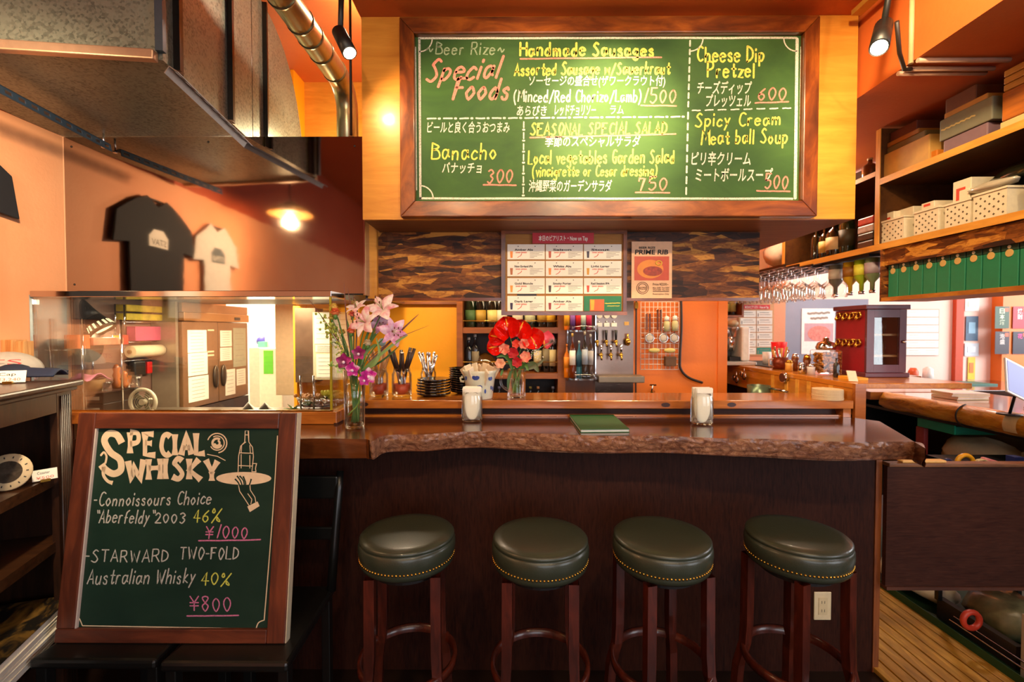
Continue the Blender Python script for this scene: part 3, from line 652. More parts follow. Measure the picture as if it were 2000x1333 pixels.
def slotted(a, b, wid, up, n, thick=.003):
    """a perforated metal strip: two rails joined by bridges, with real slots"""
    m = MB(); a = Vector(a); b = Vector(b); d = (b - a); L = d.length; d.normalize(); s = Vector(up) - d*Vector(up).dot(d); s.normalize(); nn = d.cross(s)
    def bar(t0, t1, s0, s1):
        q = [a + d*t0 + s*s0, a + d*t1 + s*s0, a + d*t1 + s*s1, a + d*t0 + s*s1]; m.hexa(q, [p + nn*thick for p in q])
    bar(0, L, 0, wid*.32); bar(0, L, wid*.68, wid); st = L/n
    for i in range(n + 1): bar(max(0, i*st - st*.22), min(L, i*st + st*.22), wid*.32, wid*.68)
    q = [a, b, b + nn*wid*.9, a + nn*wid*.9]; m.hexa(q, [p + s*thick for p in q]); return m
a = PZ(330, 128, 2.31); b = PZ(497, 292, 2.31); 
solo(slotted(a, b, .032, (1, -.3, -.6), 11), 'slotted_rail', 'silver perforated support rail along the duct edge nearest the bar', 'rail', flat('#A8A09A', .35, .8))
a = PZ(-60, 132, 2.29); b = PZ(216, 282, 2.29)
solo(slotted(a, b, .034, (.2, -.1, -1), 12), 'slotted_rail', 'blue-grey perforated support rail under the duct by the orange wall', 'rail', flat('#46586E', .4, .6))
solo(MB().cyl(PZ(493, 290, 2.31), PZ(493, 290, 2.31) + Vector((0, 0, .785)), .0045, 8).lathe([(.009, 0), (.009, .008)], 6, PZ(493, 290, 2.31)), 'threaded_rod', 'thin threaded rod hanging from the ceiling beside the duct', 'rod', M['darksteel'])
solo(MB().cyl((-1.855, 2.09, 2.275), (-1.855, 2.09, 2.36), .004, 8).lathe([(.009, 0), (.009, .008)], 6, (-1.855, 2.09, 2.272)), 'hanger_bolt', 'short bolt at the end of the blue-grey rail', 'bolt', M['chrome'])
pp = thing('round_duct', 'slim round metal pipe running back under the ceiling and bending down behind the steel hood', 'pipe', (-.93, 1.9, 2.72))
pth = [(-.93, y_, 2.79) for y_ in (1.0, 1.5, 2.0, 2.45)] + [(-.93, 2.45 + .14*math.sin(t), 2.65 + .14*math.cos(t)) for t in (.4, .8, 1.2, 1.57)] + [(-.93, 2.59, 2.3)]
build(MB().tube(pth, .058, 20), 'pipe', flat('#B8AC84', .28, .9), pp)
for y_ in (1.62, 1.80, 1.86, 2.02, 2.12, 2.24, 2.40): build(MB().cyl((-.93, y_, 2.79), (-.93, y_ + .012, 2.79), .0615, 20), 'joint_band', flat('#8E8468', .3, .9), pp)
solo(MB().cyl((-.742, 2.11, 2.335), (-.742, 2.11, 3.1), .006, 8), 'conduit', 'thin vertical dark conduit rising from the steel hood corner', 'conduit', M['cable'])

# spot lamps
def spot_lamp(label, head, tip, top, r, aim, power):
    t = thing('spot_lamp', label, 'lamp', top, 'ceiling spot lamps')
    head = Vector(head); tip = Vector(tip); d = (tip - head).normalized()
    build(MB().cyl(head, tip, r, 20, r*1.05), 'lamp_head', M['black'], t)
    build(MB().cyl(tip - d*.004, tip + d*.001, r*.86, 20), 'bulb', emit('lamp_glow', (1, .86, .6, 1), 60), t)
    build(MB().cyl(Vector(top), head + d*.015, .010, 10).box(top[0]-.022, top[0]+.022, top[1]-.03, top[1]+.03, top[2]-.012, top[2]), 'stem', M['black'], t)
    light('spot_light', 'SPOT', tip + d*.012, power, WARM, .025, aim=aim, spot=110, blend=.9)
spot_lamp('black ceiling spot lamp left of the green menu board', P(662, 62, 1.75), P(683, 104, 1.72), (P(668, 20, 1.75).x, 1.75, 2.769), .026, (-.35, 2.0, 2.3), 9)
spot_lamp('black ceiling spot lamp right of the green menu board', P(1726, 50, 1.63), P(1717, 93, 1.555), (1.30, 1.60, 2.769), .027, (1.5, 2.1, 2.3), 9)
# further track lamps out of the frame, aimed at the menu board
for x_, e_, sp_ in ((.0, 26, 80), (.40, 150, 52), (.9, 22, 80)):
    light('spot_light', 'SPOT', (x_, 1.2, 2.66), e_, WARM, .03, aim=(x_*.8 + .08, 1.97, 2.32), spot=sp_, blend=1)
solo(MB().box(-.2, 1.35, 1.18, 1.215, 2.745, 2.769), 'lamp_track', 'black lamp track on the ceiling', 'lamp track', M['black'])
solo(MB().box(1.36, 1.40, .9, 1.9, 2.72, 2.74), 'lamp_track', 'short tan lamp track at the ceiling beam', 'lamp track', flat('#B07A2C', .5))
# conduits on the beam
cn = thing('beam_conduits', 'pale plastic conduits running down the beam and across its underside', 'conduit', (1.45, 1.71, 2.42))
build(MB().cyl((1.443, 1.71, 2.42), (1.443, 1.71, 2.72), .0085, 8), 'conduit', flat('#C8A878', .5), cn)
for y_ in (1.69, 1.745, 1.775): build(MB().cyl((1.45, y_, 2.421), (1.78, y_, 2.421), .0085, 8), 'conduit', flat('#B89078', .5), cn)
build(MB().tube([(1.30, 1.60, 2.50), (1.36, 1.66, 2.43), (1.42, 1.71, 2.40), (1.46, 1.73, 2.412)], .007, 8), 'cable', M['cable'], cn)
# pendant whose light is mirrored in the steel sheet; T-shirts on the left wall (mirrored too)
pn = thing('pendant_lamp', 'warm pendant lamp by the left wall, mirrored in the steel hood front', 'lamp', (-1.67, .8, 2.30))
build(MB().lathe([(.16, .0), (.13, .03), (.05, .07), (.02, .09)], 28, (-1.67, .8, 2.31)), 'shade', flat('#D8A460', .4), pn)
build(MB().sphere((-1.67, .8, 2.31), .028, 14), 'bulb', emit('pendant_glow', (1, .8, .5, 1), 14), pn)
build(MB().cyl((-1.67, .8, 2.40), (-1.67, .8, 3.1), .004, 6), 'cord', M['black'], pn)
light('pendant_light', 'POINT', (-1.67, .8, 2.25), 12, WARM, .04)
def tee(label, yc, z0, z1, half, mat, logomat, text):
    t = thing('t_shirt', label, 't-shirt', (XL + .02, yc, z0), 't-shirts on the left wall')
    h = z1 - z0
    pts = [(-half, z0), (-half, z0 + h*.60), (-half - .10, z0 + h*.58), (-half - .075, z0 + h*.82), (-half*.75, z0 + h*.95), (-.07, z1), (0, z1 - .045), (.07, z1), (half*.75, z0 + h*.95), (half + .075, z0 + h*.82), (half + .10, z0 + h*.58), (half, z0 + h*.60), (half, z0)]
    m = MB(); m.prism([(yc + a_, b_) for a_, b_ in pts], XL + .02, XL + .032, to=lambda u, v, d: (d, u, v)); build(m, 'shirt_body', mat, t, bevel=.004)
    m = MB(); zz = z0 + h*.60
    m.prism([(yc - .07, zz), (yc + .07, zz), (yc + .07, zz + .06), (yc + .035, zz + .10), (yc - .035, zz + .10), (yc - .07, zz + .06)], XL + .033, XL + .0335, to=lambda u, v, d: (d, u, v)); lg = build(m, 'printed_emblem', logomat[0], t)
    m = MB(); typeset(m, text, -.055, .055, 0, .035, lambda u, v: (XL + .0342, yc + u, zz + .012 - v)); build(m, 'emblem_text', logomat[1], lg)
    build(MB().cyl((XL + .015, yc - .08, z1 - .01), (XL + .015, yc + .08, z1 - .01), .006, 6), 'hanger', M['black'], t)
tee('black t-shirt with a white emblem hanging on the orange wall, mirrored in the steel sheet', 1.60, 1.50, 2.20, .20, flat('#15151C', .8), (M['paper'], M['ink']), 'STAV')
tee('white t-shirt with a grey emblem hanging on the orange wall, mirrored in the steel sheet', 1.07, 1.52, 2.17, .14, flat('#D8D4CC', .8), (flat('#5A6468', .7), M['paper']), 'STNI')

# ------------------------------------------------------------------ raised back counter, slab, front panel
rc = thing('raised_counter', 'raised amber wood shelf running along the back of the bar slab', 'counter', (.45, 2.2, 1.05))
build(MB().box(-.745, 1.545, 2.10, 2.36, 1.090, 1.128), 'counter_top', M['counter'], rc, bevel=.003)
build(MB().box(-.745, 1.50, 2.155, 2.175, 1.0505, 1.0895), 'riser', M['darkpanel_x'], rc)
build(MB().box(1.505, 1.54, 2.11, 2.16, 1.0505, 1.0895), 'end_post', M['counter'], rc)
build(MB().box(-.745, 1.54, 2.125, 2.154, 1.0502, 1.058), 'bottom_batten', M['counter'], rc)
for x_, z_, y_ in ((-.69, 1.109, 2.0995), (.69, 1.108, 2.0995), (.99, 1.109, 2.0995)):
    build(MB().lathe([(0, 0), (.013, .0005)], 12, (0,0,0), R=Matrix.Rotation(math.pi/2, 3, 'X')).xf(Matrix.Translation((x_, y_, z_)) @ Matrix.Diagonal((1.6, 1, .8, 1))), 'wood_knot', flat('#3A1A0C', .4), rc)
sl = thing('bar_counter', 'bar counter with a thick dark live edge slab top and dark veneered front', 'bar counter', (.1, 1.93, 0))
fe = [(440, 872), (580, 858), (700, 858), (718, 859), (728, 862), (748, 852), (790, 849), (832, 849), (880, 845), (950, 843), (1020, 846), (1100, 849), (1200, 852), (1300, 852), (1420, 857), (1500, 858), (1620, 863), (1700, 864), (1770, 863), (1800, 866), (1807, 876)]
fe = cr(fe, 12); top = [PZ(x_, y_, 1.05) for x_, y_ in fe]; top = [q for q in top]
back = 2.12
iR = top[-1]
poly = [(q.x, q.y) for q in top] + [(1.60, 2.02), (1.53, back), (top[0].x, back)]
m = MB(); n = len(poly)
m.add([(x_, y_, 1.05) for x_, y_ in poly], [tuple(range(n))]); m.add([(x_, y_, .985) for x_, y_ in poly], [tuple(reversed(range(n)))])
m.add([(1.53, back, .985), (1.53, back, 1.05), (top[0].x, back, 1.05), (top[0].x, back, .985), (1.60, 2.02, .985), (1.60, 2.02, 1.05), (iR.x, iR.y, .985), (iR.x, iR.y, 1.05), (top[0].x, top[0].y, .985), (top[0].x, top[0].y, 1.05)], [(0, 1, 2, 3), (4, 5, 1, 0), (6, 7, 5, 4), (3, 2, 9, 8)])
build(m, 'slab_top', M['slab'], sl)
def be(px):  # bottom edge line in the photograph
    T = [(440, 893), (580, 895), (715, 897), (760, 893), (800, 887), (900, 884), (1100, 888), (1300, 890), (1600, 893), (1700, 895), (1810, 897)]
    for (a_, b_), (c_, d_) in zip(T, T[1:]):
        if px <= c_: return b_ + (d_-b_)*(px-a_)/(c_-a_)
    return 897
def edge_grid(lo, hi):
    rows = []; R = 12
    P2 = []
    for i in range(len(fe) - 1):
        k = max(1, int((top[i+1] - top[i]).length / .006))
        for j in range(k):
            t = j/k; P2.append((fe[i][0]+(fe[i+1][0]-fe[i][0])*t, top[i].lerp(top[i+1], t)))
    P2.append((fe[-1][0], top[-1]))
    for px, q in P2:
        if not (lo <= px <= hi): continue
        col = []; dpt = 1.05 - .98 + (be(px) - 892) * -.0012
        for r in range(R + 1):
            s_ = r/R; z_ = 1.05 - s_*(.070 + .004*math.sin(px*.013)) ; nz = mnoise.fractal(Vector((q.x*34, r*.75, 3)), 1, 2, 4)
            bul = (.004*math.sin(s_*math.pi) - .006*s_*s_) if px > 722 else .002
            amp = .008 if px > 722 else 0
            fade = min(1, s_*5)*min(1, .25 + (1-s_)*3)
            yy = q.y - bul*fade + nz*amp*fade + (.012*s_*s_ if px > 722 else 0)
            col.append((q.x, yy, z_))
        rows.append(col)
    return rows
def shell(rows, name, mat):
    m = MB(); m.grid(rows); return build(m, name, mat, sl)
shell(edge_grid(440, 722), 'cut_edge', M['slab']); shell(edge_grid(722, 1808), 'live_edge', M['live'])
# rough right end
ra = Vector(iR); rb = Vector((1.60, 2.02, 1.05)); rows = []
for i in range(40):
    q = ra.lerp(rb, i/39); col = []
    for r in range(9):
        s_ = r/8; nz = mnoise.fractal(Vector((q.y*18, r*.5, 8)), 1, 2, 4); col.append((q.x + .004*math.sin(s_*3.14) + nz*.007*min(1, s_*5), q.y, 1.05 - s_*.07))
    rows.append(col)
shell(rows, 'rough_end', M['live'])
fp = sl
build(MB().box(-2.0, 1.515, 1.93, 1.95, .0, .984), 'veneer_panel', M['darkpanel'], fp)
build(MB().box(1.5155, 1.54, 1.925, 1.96, .0, .984), 'edge_post', wood('reddish_edge_strip', '#5A2A12', '#8E4E22', 'z', 6, .4), fp)
sk = thing('wall_socket', 'cream double power socket on the dark bar front', 'power socket', P(1605, 1210, 1.928))
q = P(1605, 1183, 1.93)
build(MB().box(q.x - .036, q.x + .036, 1.923, 1.9295, q.z - .060, q.z + .060), 'plate', flat('#D8C8A4', .4), sk, bevel=.004)
build(MB().box(q.x - .018, q.x + .018, 1.9205, 1.923, q.z - .036, q.z + .036), 'insert', flat('#CFBE98', .35), sk)
m = MB()
for dz in (-.018, .018):
    for dx in (-.006, .006): m.box(q.x + dx - .001, q.x + dx + .001, 1.9203, 1.9206, q.z + dz - .006, q.z + dz + .006)
build(m, 'slots', M['black'], sk)
# ================================================================== stools
ORD = ['bottom', 'second', 'third', 'fourth', 'fifth', 'sixth', 'seventh', 'eighth', 'ninth', 'tenth', 'eleventh', 'twelfth', 'thirteenth', 'fourteenth']
def make_stool(label, loc, rz):
    t = thing('bar_stool', label, 'stool', loc, 'bar stools along the counter', rz)
    pr = [(.05, .690), (.142, .692), (.1505, .701), (.1525, .712), (.1510, .719), (.1540, .726), (.1565, .742), (.1560, .760), (.1525, .769), (.1495, .771), (.1530, .775), (.1525, .781), (.147, .7865), (.12, .790), (.07, .7915), (0, .792)]
    build(MB().lathe(pr, 48), 'seat', M['leather'], t, local=True)
    m = MB()
    for k in range(84):
        a = k*2*math.pi/84; m.sphere((.1520*math.cos(a), .1520*math.sin(a), .719), .0040, 6)
    build(m, 'nail_heads', M['brass'], t, local=True, kind='stuff')
    build(MB().lathe([(.02, .668), (.112, .668), (.112, .691), (.02, .691)], 32, sm=False), 'seat_base', M['black'], t, local=True)
    for sx in (-1, 1):
        for sy in (-1, 1):
            m = MB(); pts = [(.100, .69), (.101, .45), (.104, .38), (.118, .30), (.132, .0)]; prev = None; rows = []
            for r, z in pts:
                c = Vector((sx*r, sy*r, z)); w_ = .0155 if z > .4 else .0145; rows.append([c + Vector((a_*w_, b_*w_, 0)) for a_, b_ in ((-1,-1),(1,-1),(1,1),(-1,1),(-1,-1))])
            m.grid(rows, sm=False); n = len(m.v); m.add(rows[-1][:4], [(0, 1, 2, 3)]); build(m, 'leg', M['redleg'], t, local=True, bevel=.002)
    build(MB().lathe([(.148, .352), (.160, .352), (.162, .366), (.160, .380), (.148, .380), (.148, .352)], 48), 'foot_ring', M['redleg'], t, local=True)
    return t
s0 = make_stool('leftmost of the four green leather bar stools, next to the whisky sign', (-.352, 1.50, 0), .08)
dup(s0, (.083, 1.475, 0), 'second green leather bar stool from the whisky sign, below the napkin jar and menu book', rz=-.05)
dup(s0, (.478, 1.485, 0), 'third green leather bar stool from the whisky sign, left of the socket stool', rz=.25)
dup(s0, (.925, 1.50, 0), 'rightmost green leather bar stool, in front of the cream wall socket', rz=.35)

# ================================================================== black chairs and whisky sign
def make_chair(label, loc):
    t = thing('black_chair', label, 'chair', loc, 'black chairs under the whisky sign')
    bk = flat('#121110', .35, name='chair_black', coat=.2)
    m = MB(); m.prism([(-.193, 0), (.193, 0), (.17, .42), (-.17, .42)], .425, .457, to=lambda u, v, d: (u, v, d)); build(m, 'seat', bk, t, local=True, bevel=.010)
    for x_, y_ in ((-.17, .03), (.17, .03), (-.15, .39), (.15, .39)): build(MB().box(x_-.016, x_+.016, y_-.016, y_+.016, 0, .4248), 'leg', bk, t, local=True, bevel=.003)
    for s in (-1, 1):
        m = MB(); m.tube([(s*.165, .395, .45), (s*.17, .42, .62), (s*.175, .455, .82), (s*.175, .47, .89)], [.018, .017, .016, .014], 8); build(m, 'back_post', bk, t, local=True)
    m = MB(); m.rbox((0, .455, .83), (.345, .018, .09)); build(m, 'back_rail', bk, t, local=True, bevel=.006)
    m = MB(); m.rbox((0, .425, .66), (.33, .014, .05)); build(m, 'back_rail', bk, t, local=True, bevel=.005)
    return t
ch = make_chair('black wooden chair carrying the right half of the whisky sign', (-.868, 1.345, 0))
dup(ch, (-1.272, 1.355, 0), 'black wooden chair carrying the left half of the whisky sign, by the walnut cabinet')
SO = Vector((-1.405, 1.427, .4585)); TH = math.atan2(.10, .72)
sg = thing('whisky_sign', 'leaning dark green chalkboard sign reading special whisky in a reddish wood frame', 'chalkboard', SO); sg.rotation_euler = (-TH, 0, 0)
RS = Matrix.Rotation(-TH, 3, 'X'); RSi = RS.transposed(); NRM = RS @ Vector((0, -1, 0))
def sgp(px, py, d=0):   # picture point on the sign plane -> local coordinates, d = proud of it
    r = ray(px, py); o = SO + NRM*d; t = (o - CAM).dot(NRM)/r.dot(NRM); return RSi @ (CAM + r*t - SO)
def sl_(px, py): q = sgp(px, py, -.0115); return (q.x, .0115, q.z)
oc = [sgp(158, 808), sgp(581, 806), sgp(553, 1271), sgp(99, 1267)]; W0, W1 = 0.0, (oc[1].x + oc[2].x)/2; W0 = (oc[0].x + oc[3].x)/2; H = (oc[0].z + oc[1].z)/2
ic = [sgp(186, 838), sgp(546, 838), sgp(519, 1232), sgp(142, 1228)]; ix0 = (ic[0].x+ic[3].x)/2; ix1 = (ic[1].x+ic[2].x)/2; iz0 = (ic[2].z+ic[3].z)/2; iz1 = (ic[0].z+ic[1].z)/2
build(MB().box(ix0-.01, ix1+.01, .012, .018, iz0-.01, iz1+.01), 'board_face', M['board2'], sg, local=True)
build(MB().box(W0, ix0, 0, .03, iz0, H), 'frame_stile', M['sign_z'], sg, local=True, bevel=.003)
build(MB().box(ix1, W1, 0, .03, 0, H), 'frame_stile', M['sign_z'], sg, local=True, bevel=.003)
build(MB().box(ix0 + .0003, ix1 - .0003, .001, .03, iz1, H), 'frame_rail', M['sign'], sg, local=True, bevel=.003)
build(MB().box(W0, ix1 - .0003, -.001, .03, 0, iz0 - .0004), 'frame_rail', M['sign'], sg, local=True, bevel=.003)
build(MB().box(ix0 + .0002, ix0 + .0045, .003, .0118, iz0, iz1), 'inner_bead', flat('#C8B8B0', .4), sg, local=True)
build(MB().box(W1 + .0002, W1 + .003, .004, .03, 0, H), 'edge_strip', flat('#D8C8A8', .4), sg, local=True)  # pale colour paints the window's reflection on the frame's outer edge
K, Wt, Yt, Pt, Ln = MB(), MB(), MB(), MB(), MB()
def arc_write(mb, text, x0, x1, yb, cap, wpx, arc, taper=0):
    st, tot = strokes_exact(text); 
    for s in st:
        pts = []
        for u, v in s:
            x = x0 + (x1-x0)*u/tot; k = (x-x0)/(x1-x0)*2-1; c = cap*(1 + taper*k*k)
            pts.append((x, yb + arc*k*k - v*c/9))
        ribbon(mb, pts, wpx, sl_, .55)
def strokes_exact(text):
    st = random.getstate(); out = []; x = 0
    for ch in text:
        wd, s = G[ch]
        for q in s.split(';'):
            pts = [(x + int(p[0]), YM[p[1]]) for p in q.lstrip('~').split()]
            if q.startswith('~'): pts = cr(pts, 5, pts[0] == pts[-1])
            else:
                pp_ = [pts[0]]
                for a_, b_ in zip(pts, pts[1:]): pp_ += [(a_[0]+(b_[0]-a_[0])*k/3, a_[1]+(b_[1]-a_[1])*k/3) for k in (1, 2, 3)]
                pts = pp_
            out.append(pts)
        x += wd + 2.6
    return out, x - 2.6
arc_write(K, 'PECIAL', 254, 400, 890, 41, 8.5, -4); arc_write(K, 'WHISKY', 250, 425, 936, 40, 8.5, 5)
big = cr([(238, 866), (228, 850), (212, 848), (204, 862), (216, 884), (234, 898), (236, 918), (222, 926), (206, 918), (198, 908)], 6); ribbon(K, big, 13, sl_, .1)
ribbon(K, cr([(203, 912), (202, 928), (210, 940), (220, 944)], 6), 6, sl_, .5); ribbon(K, cr([(197, 890), (203, 884), (208, 892), (206, 905)], 6), 4, sl_)
for r_, a0, a1, w_ in ((19, -160, 80, 2.2), (14, -120, 150, 2), (9, 30, 300, 4.5), (5, -60, 160, 4)):
    ribbon(K, [(424 + r_*math.cos(math.radians(a0+(a1-a0)*k/16)), 866 + r_*math.sin(math.radians(a0+(a1-a0)*k/16))) for k in range(17)], w_, sl_)
ribbon(K, [(405, 888), (425, 892), (440, 900)], 1.5, sl_)
# tray, bottle, hand
q = [sl_(476 + 54*math.cos(k*math.pi/14), 935 + 12.5*math.sin(k*math.pi/14)) for k in range(28)]; K.add(q, [tuple(range(28))])
for pl in ([(465, 922), (466, 892), (470, 872), (478, 864), (479, 842), (485, 842), (486, 864), (493, 874), (495, 892), (492, 922)], [(467, 885), (494, 886)], [(466, 910), (493, 911)], [(471, 885), (472, 870), (480, 864)], [(489, 885), (488, 870)], [(493, 906), (501, 906), (499, 916), (500, 922), (493, 922)], [(479, 850), (486, 850)], [(471, 915), (471, 888)], [(488, 915), (488, 890)],
           [(466, 948), (468, 960), (478, 975), (487, 989)], [(488, 946), (489, 958), (498, 972), (500, 984)], [(484, 965), (492, 976), (490, 985)]): ribbon(Ln, pl, 1.5, sl_)
K.add([sl_(*p) for p in ((483, 990), (503, 980), (507, 989), (488, 1001))], [(0, 1, 2, 3)])
Hn = MB()
for pl in ([(463, 930), (470, 940), (475, 955)], [(468, 930), (476, 940), (477, 955)], [(475, 931), (480, 945), (477, 962)], [(491, 936), (487, 948), (478, 965)], [(459, 936), (466, 944), (470, 956)]): ribbon(Hn, cr(pl, 4), 2.6, lambda a_, b_: (sl_(a_, b_)[0], .0110, sl_(a_, b_)[2]), .3)
build(Hn, 'hand_print', M['board2'], sg, local=True)
for pl in ([(188, 850), (181, 930), (149, 1205)], [(149, 1205), (155, 1209), (161, 1223)], [(161, 1223), (330, 1226), (500, 1229)], [(500, 1229), (505, 1217), (516, 1212)], [(516, 1212), (533, 1000), (542, 852)]): ribbon(K, cr(pl, 4), 2, sl_)
def sgw(mt, *a, **k):
    m = MB(); _write(m, *a, **k); build(m, 'handwriting', M[mt], sg, local=True, label={'ch_w2': 'white', 'ch_y2': 'yellow', 'ch_p2': 'pink'}[mt] + ' marker handwriting')
sgw('ch_w2', '-Connoissours Choice', 182, 412, 989, 25, 2.4, sl_, .18, 4); sgw('ch_w2', '"Aberfeldy"', 186, 298, 1022, 25, 2.4, sl_, .2); sgw('ch_w2', '2003', 303, 362, 1022, 19, 2.4, sl_, .1)
sgw('ch_w2', '-STARWARD', 166, 329, 1098, 23, 2.4, sl_, .1, 0); sgw('ch_w2', 'TWO-FOLD', 351, 466, 1093, 23, 2.4, sl_, .1, 0)
sgw('ch_w2', 'Australian Whisky', 170, 380, 1142, 28, 2.4, sl_, .2, 3)
sgw('ch_y2', '46%', 378, 430, 1020, 24, 2.4, sl_, .1); sgw('ch_y2', '40%', 393, 450, 1143, 24, 2.4, sl_, .12)
sgw('ch_p2', '¥1000', 401, 484, 1052, 25, 2.4, sl_, .1); sgw('ch_p2', '¥800', 371, 452, 1194, 29, 2.4, sl_, 0)
for q_ in ((388, 1057, 509, 1055), (365, 1204, 466, 1203)):
    m = MB(); line(m, *q_, 2.7, sl_); build(m, 'underline', M['ch_p2'], sg, local=True, label='pink marker underline')
build(K, 'printed_heading', M['cream'], sg, local=True, label='cream printed heading, tray and border', kind='stuff'); build(Ln, 'bottle_drawing', M['cream'], sg, local=True)

# ================================================================== walnut cabinet at the left edge
CO = Vector((-1.61, 1.66, 0)); RA = math.atan2(-1, .35)
cb = thing('walnut_cabinet', 'dark walnut open cabinet with fluted corner post at the left edge of the picture', 'cabinet', CO, rz=RA)
def cbb(m, name, mat, **k): return build(m, name, mat, cb, local=True, **k)
cbb(MB().box(-.03, .95, -.42, .025, 1.247, 1.267), 'top_board', M['cab'], bevel=.006)
cbb(MB().box(-.015, .94, -.41, .012, 1.232, 1.2468), 'moulding', M['cab'], bevel=.004)
cbb(MB().box(.09, .93, -.02, 0, 1.165, 1.2315), 'apron', M['cab'])
cbb(MB().box(0, .012, -.40, -.021, 0.02, 1.2315), 'end_panel', M['cab']); cbb(MB().box(.918, .93, -.40, -.021, .02, 1.2315), 'end_panel', M['cab'])
cbb(MB().box(.012, .918, -.40, -.388, .02, 1.2315), 'back_panel', M['cab'])
cbb(MB().box(0, .088, -.02, 0, .02, 1.2315), 'corner_post', M['cab'])
for i in range(5): cbb(MB().cyl((.022 + i*.011, .0005, .05), (.022 + i*.011, .0005, 1.22), .0042, 8), 'flute', M['cab'])
for z_ in (.945, .715, .415): cbb(MB().box(.0125, .917, -.387, -.012, z_ - .035 if z_ > .5 else z_ - .05, z_), 'shelf_board', M['cab_y'] if z_ > .5 else M['cab'])
RC_ = Matrix.Rotation(RA, 4, 'Z')
def cw(x, y, z): q = RC_ @ Vector((x, y, z)); return Vector((q.x + CO.x, q.y + CO.y, q.z))
def card_stand(label, px, py, X_or_z, txt, w_, h_, rz, loc):
    t = thing('price_card', label, 'price card', loc, rz=rz)
    R = Matrix.Rotation(-.25, 4, 'X')
    build(MB().box(-w_/2, w_/2, 0, .002, .004, h_).xf(R), 'card', M['paper'], t, local=True)
    m = MB(); typeset(m, txt[0], -w_*.3, w_*.2, 0, h_*.22, lambda u, v: (u, -.0005, h_*.62 - v)); m.xf(R); build(m, 'black_writing', M['ink'], t, local=True)
    m = MB(); typeset(m, txt[1], -w_*.35, w_*.35, 0, h_*.22, lambda u, v: (u, -.0005, h_*.22 - v)); m.xf(R); build(m, 'red_writing', M['redink'], t, local=True)
    build(MB().box(-.012, .012, -.008, .012, 0, .008), 'clip', M['brass'], t, local=True)
card_stand('white price card reading cap in front of the folded caps', 20, 737, 0, ('Cap', '¥3,240'), .085, .045, .45, PZ(16, 750, 1.2675))
q = PZ(18, 738, 1.268)
cp = thing('cap', 'grey and navy cap with red letters on the walnut cabinet', 'cap', (q.x - .07, q.y + .06, 1.2675), rz=.45)
rows = []
for i in range(9):
    t_ = i/8*math.pi/2; rows.append([(.095*math.cos(t_)*math.cos(a_/20*2*math.pi)*1.1, .085*math.cos(t_)*math.sin(a_/20*2*math.pi), .022 + .075*math.sin(t_)) for a_ in range(21)])
build(MB().grid(rows), 'crown', flat('#B8AEA4', .8), cp, local=True)
rows = []
for i in range(5):
    s_ = i/4; rows.append([((.10 + s_*.05)*math.cos(a_)*1.1 + .02*s_, (.09 + s_*.02)*math.sin(a_) - .02*s_, .024 - .012*s_*s_) for a_ in [k/20*2*math.pi for k in range(21)]])
build(MB().grid(rows), 'navy_band', flat('#1A2038', .8), cp, local=True, solid=.008)
m = MB(); typeset(m, 'ITS', -.05, .075, 0, .02, lambda u, v: (u, -.0955 + abs(u)*.12, .05 - v)); build(m, 'red_letters', flat('#D84A4A', .7), cp, local=True)
cp2 = thing('cap', 'navy cap with a curved peak lying behind the grey cap', 'cap', PZ(64, 742, 1.268) + Vector((0, .03, 0)), rz=.3)
rows = []
for i in range(8):
    s_ = i/7; rows.append([(-.07 + s_*.13, -.045 + k/10*.09, .012 + .032*math.sin(k/10*math.pi)*(1 - .35*s_)) for k in range(11)])
build(MB().grid(rows), 'peak', flat('#1A2440', .75), cp2, local=True, solid=.006)
build(MB().sphere((-.08, 0, .03), .05, 14, (1, 1, .55)), 'crown', flat('#161D34', .8), cp2, local=True)
# things in the cabinet
q = cw(.22, -.06, .9455)
pl = thing('round_plaque', 'cream wooden coaster plaque with a dark printed emblem on the cabinet shelf', 'plaque', q, rz=.55)
R = Matrix.Rotation(math.pi/2 - .3, 4, 'X')
build(MB().lathe([(0, 0), (.055, 0), (.057, .004), (.055, .008), (0, .008)], 32).xf(Matrix.Translation((0, 0, .056)) @ R), 'disc', flat('#D0B890', .6), pl, local=True)
m = MB(); m.lathe([(0, .0085), (.034, .0085)], 28).xf(Matrix.Translation((0, 0, .056)) @ R); e_ = build(m, 'emblem', flat('#5A4A3A', .7, var=.3, scale=120), pl, local=True)
m = MB()
for k in range(14):
    a_ = k*math.pi/7; m.rbox((.045*math.cos(a_), .045*math.sin(a_), .0085), (.006, .003, .0006), Matrix.Rotation(a_, 3, 'Z'))
m.xf(Matrix.Translation((0, 0, .056)) @ R); build(m, 'border_print', M['ink'], pl, local=True)
card_stand('small cream price card beside the round plaque', 0, 0, 0, ('Coaster', '¥500'), .06, .04, .9, cw(.15, -.005, .9455))
st_ = thing('magazine', '', 'magazine', cw(.33, -.10, .4155), rz=RA)
st_['label'] = 'white magazine at the bottom of the pile in the walnut cabinet'; st_['group'] = 'magazines in the walnut cabinet'
build(MB().box(-.27, .20, -.13, .125, 0, .0095), 'pages', M['paper'], st_, local=True); build(MB().box(-.271, .201, -.131, .126, .0096, .0102), 'cover', M['paper'], st_, local=True)
for k in range(1, 9):
    d = dup(st_, st_.location + Vector((random.uniform(-.003, .003), random.uniform(-.003, .003), k*.0104)), 'white magazine, %s from the bottom of the pile in the walnut cabinet' % ORD[k], rz=RA + random.uniform(-.02, .02))
d['label'] = 'topmost magazine with a dark printed cover in the walnut cabinet'
d.children[1].data = d.children[1].data.copy(); d.children[0].data = d.children[0].data
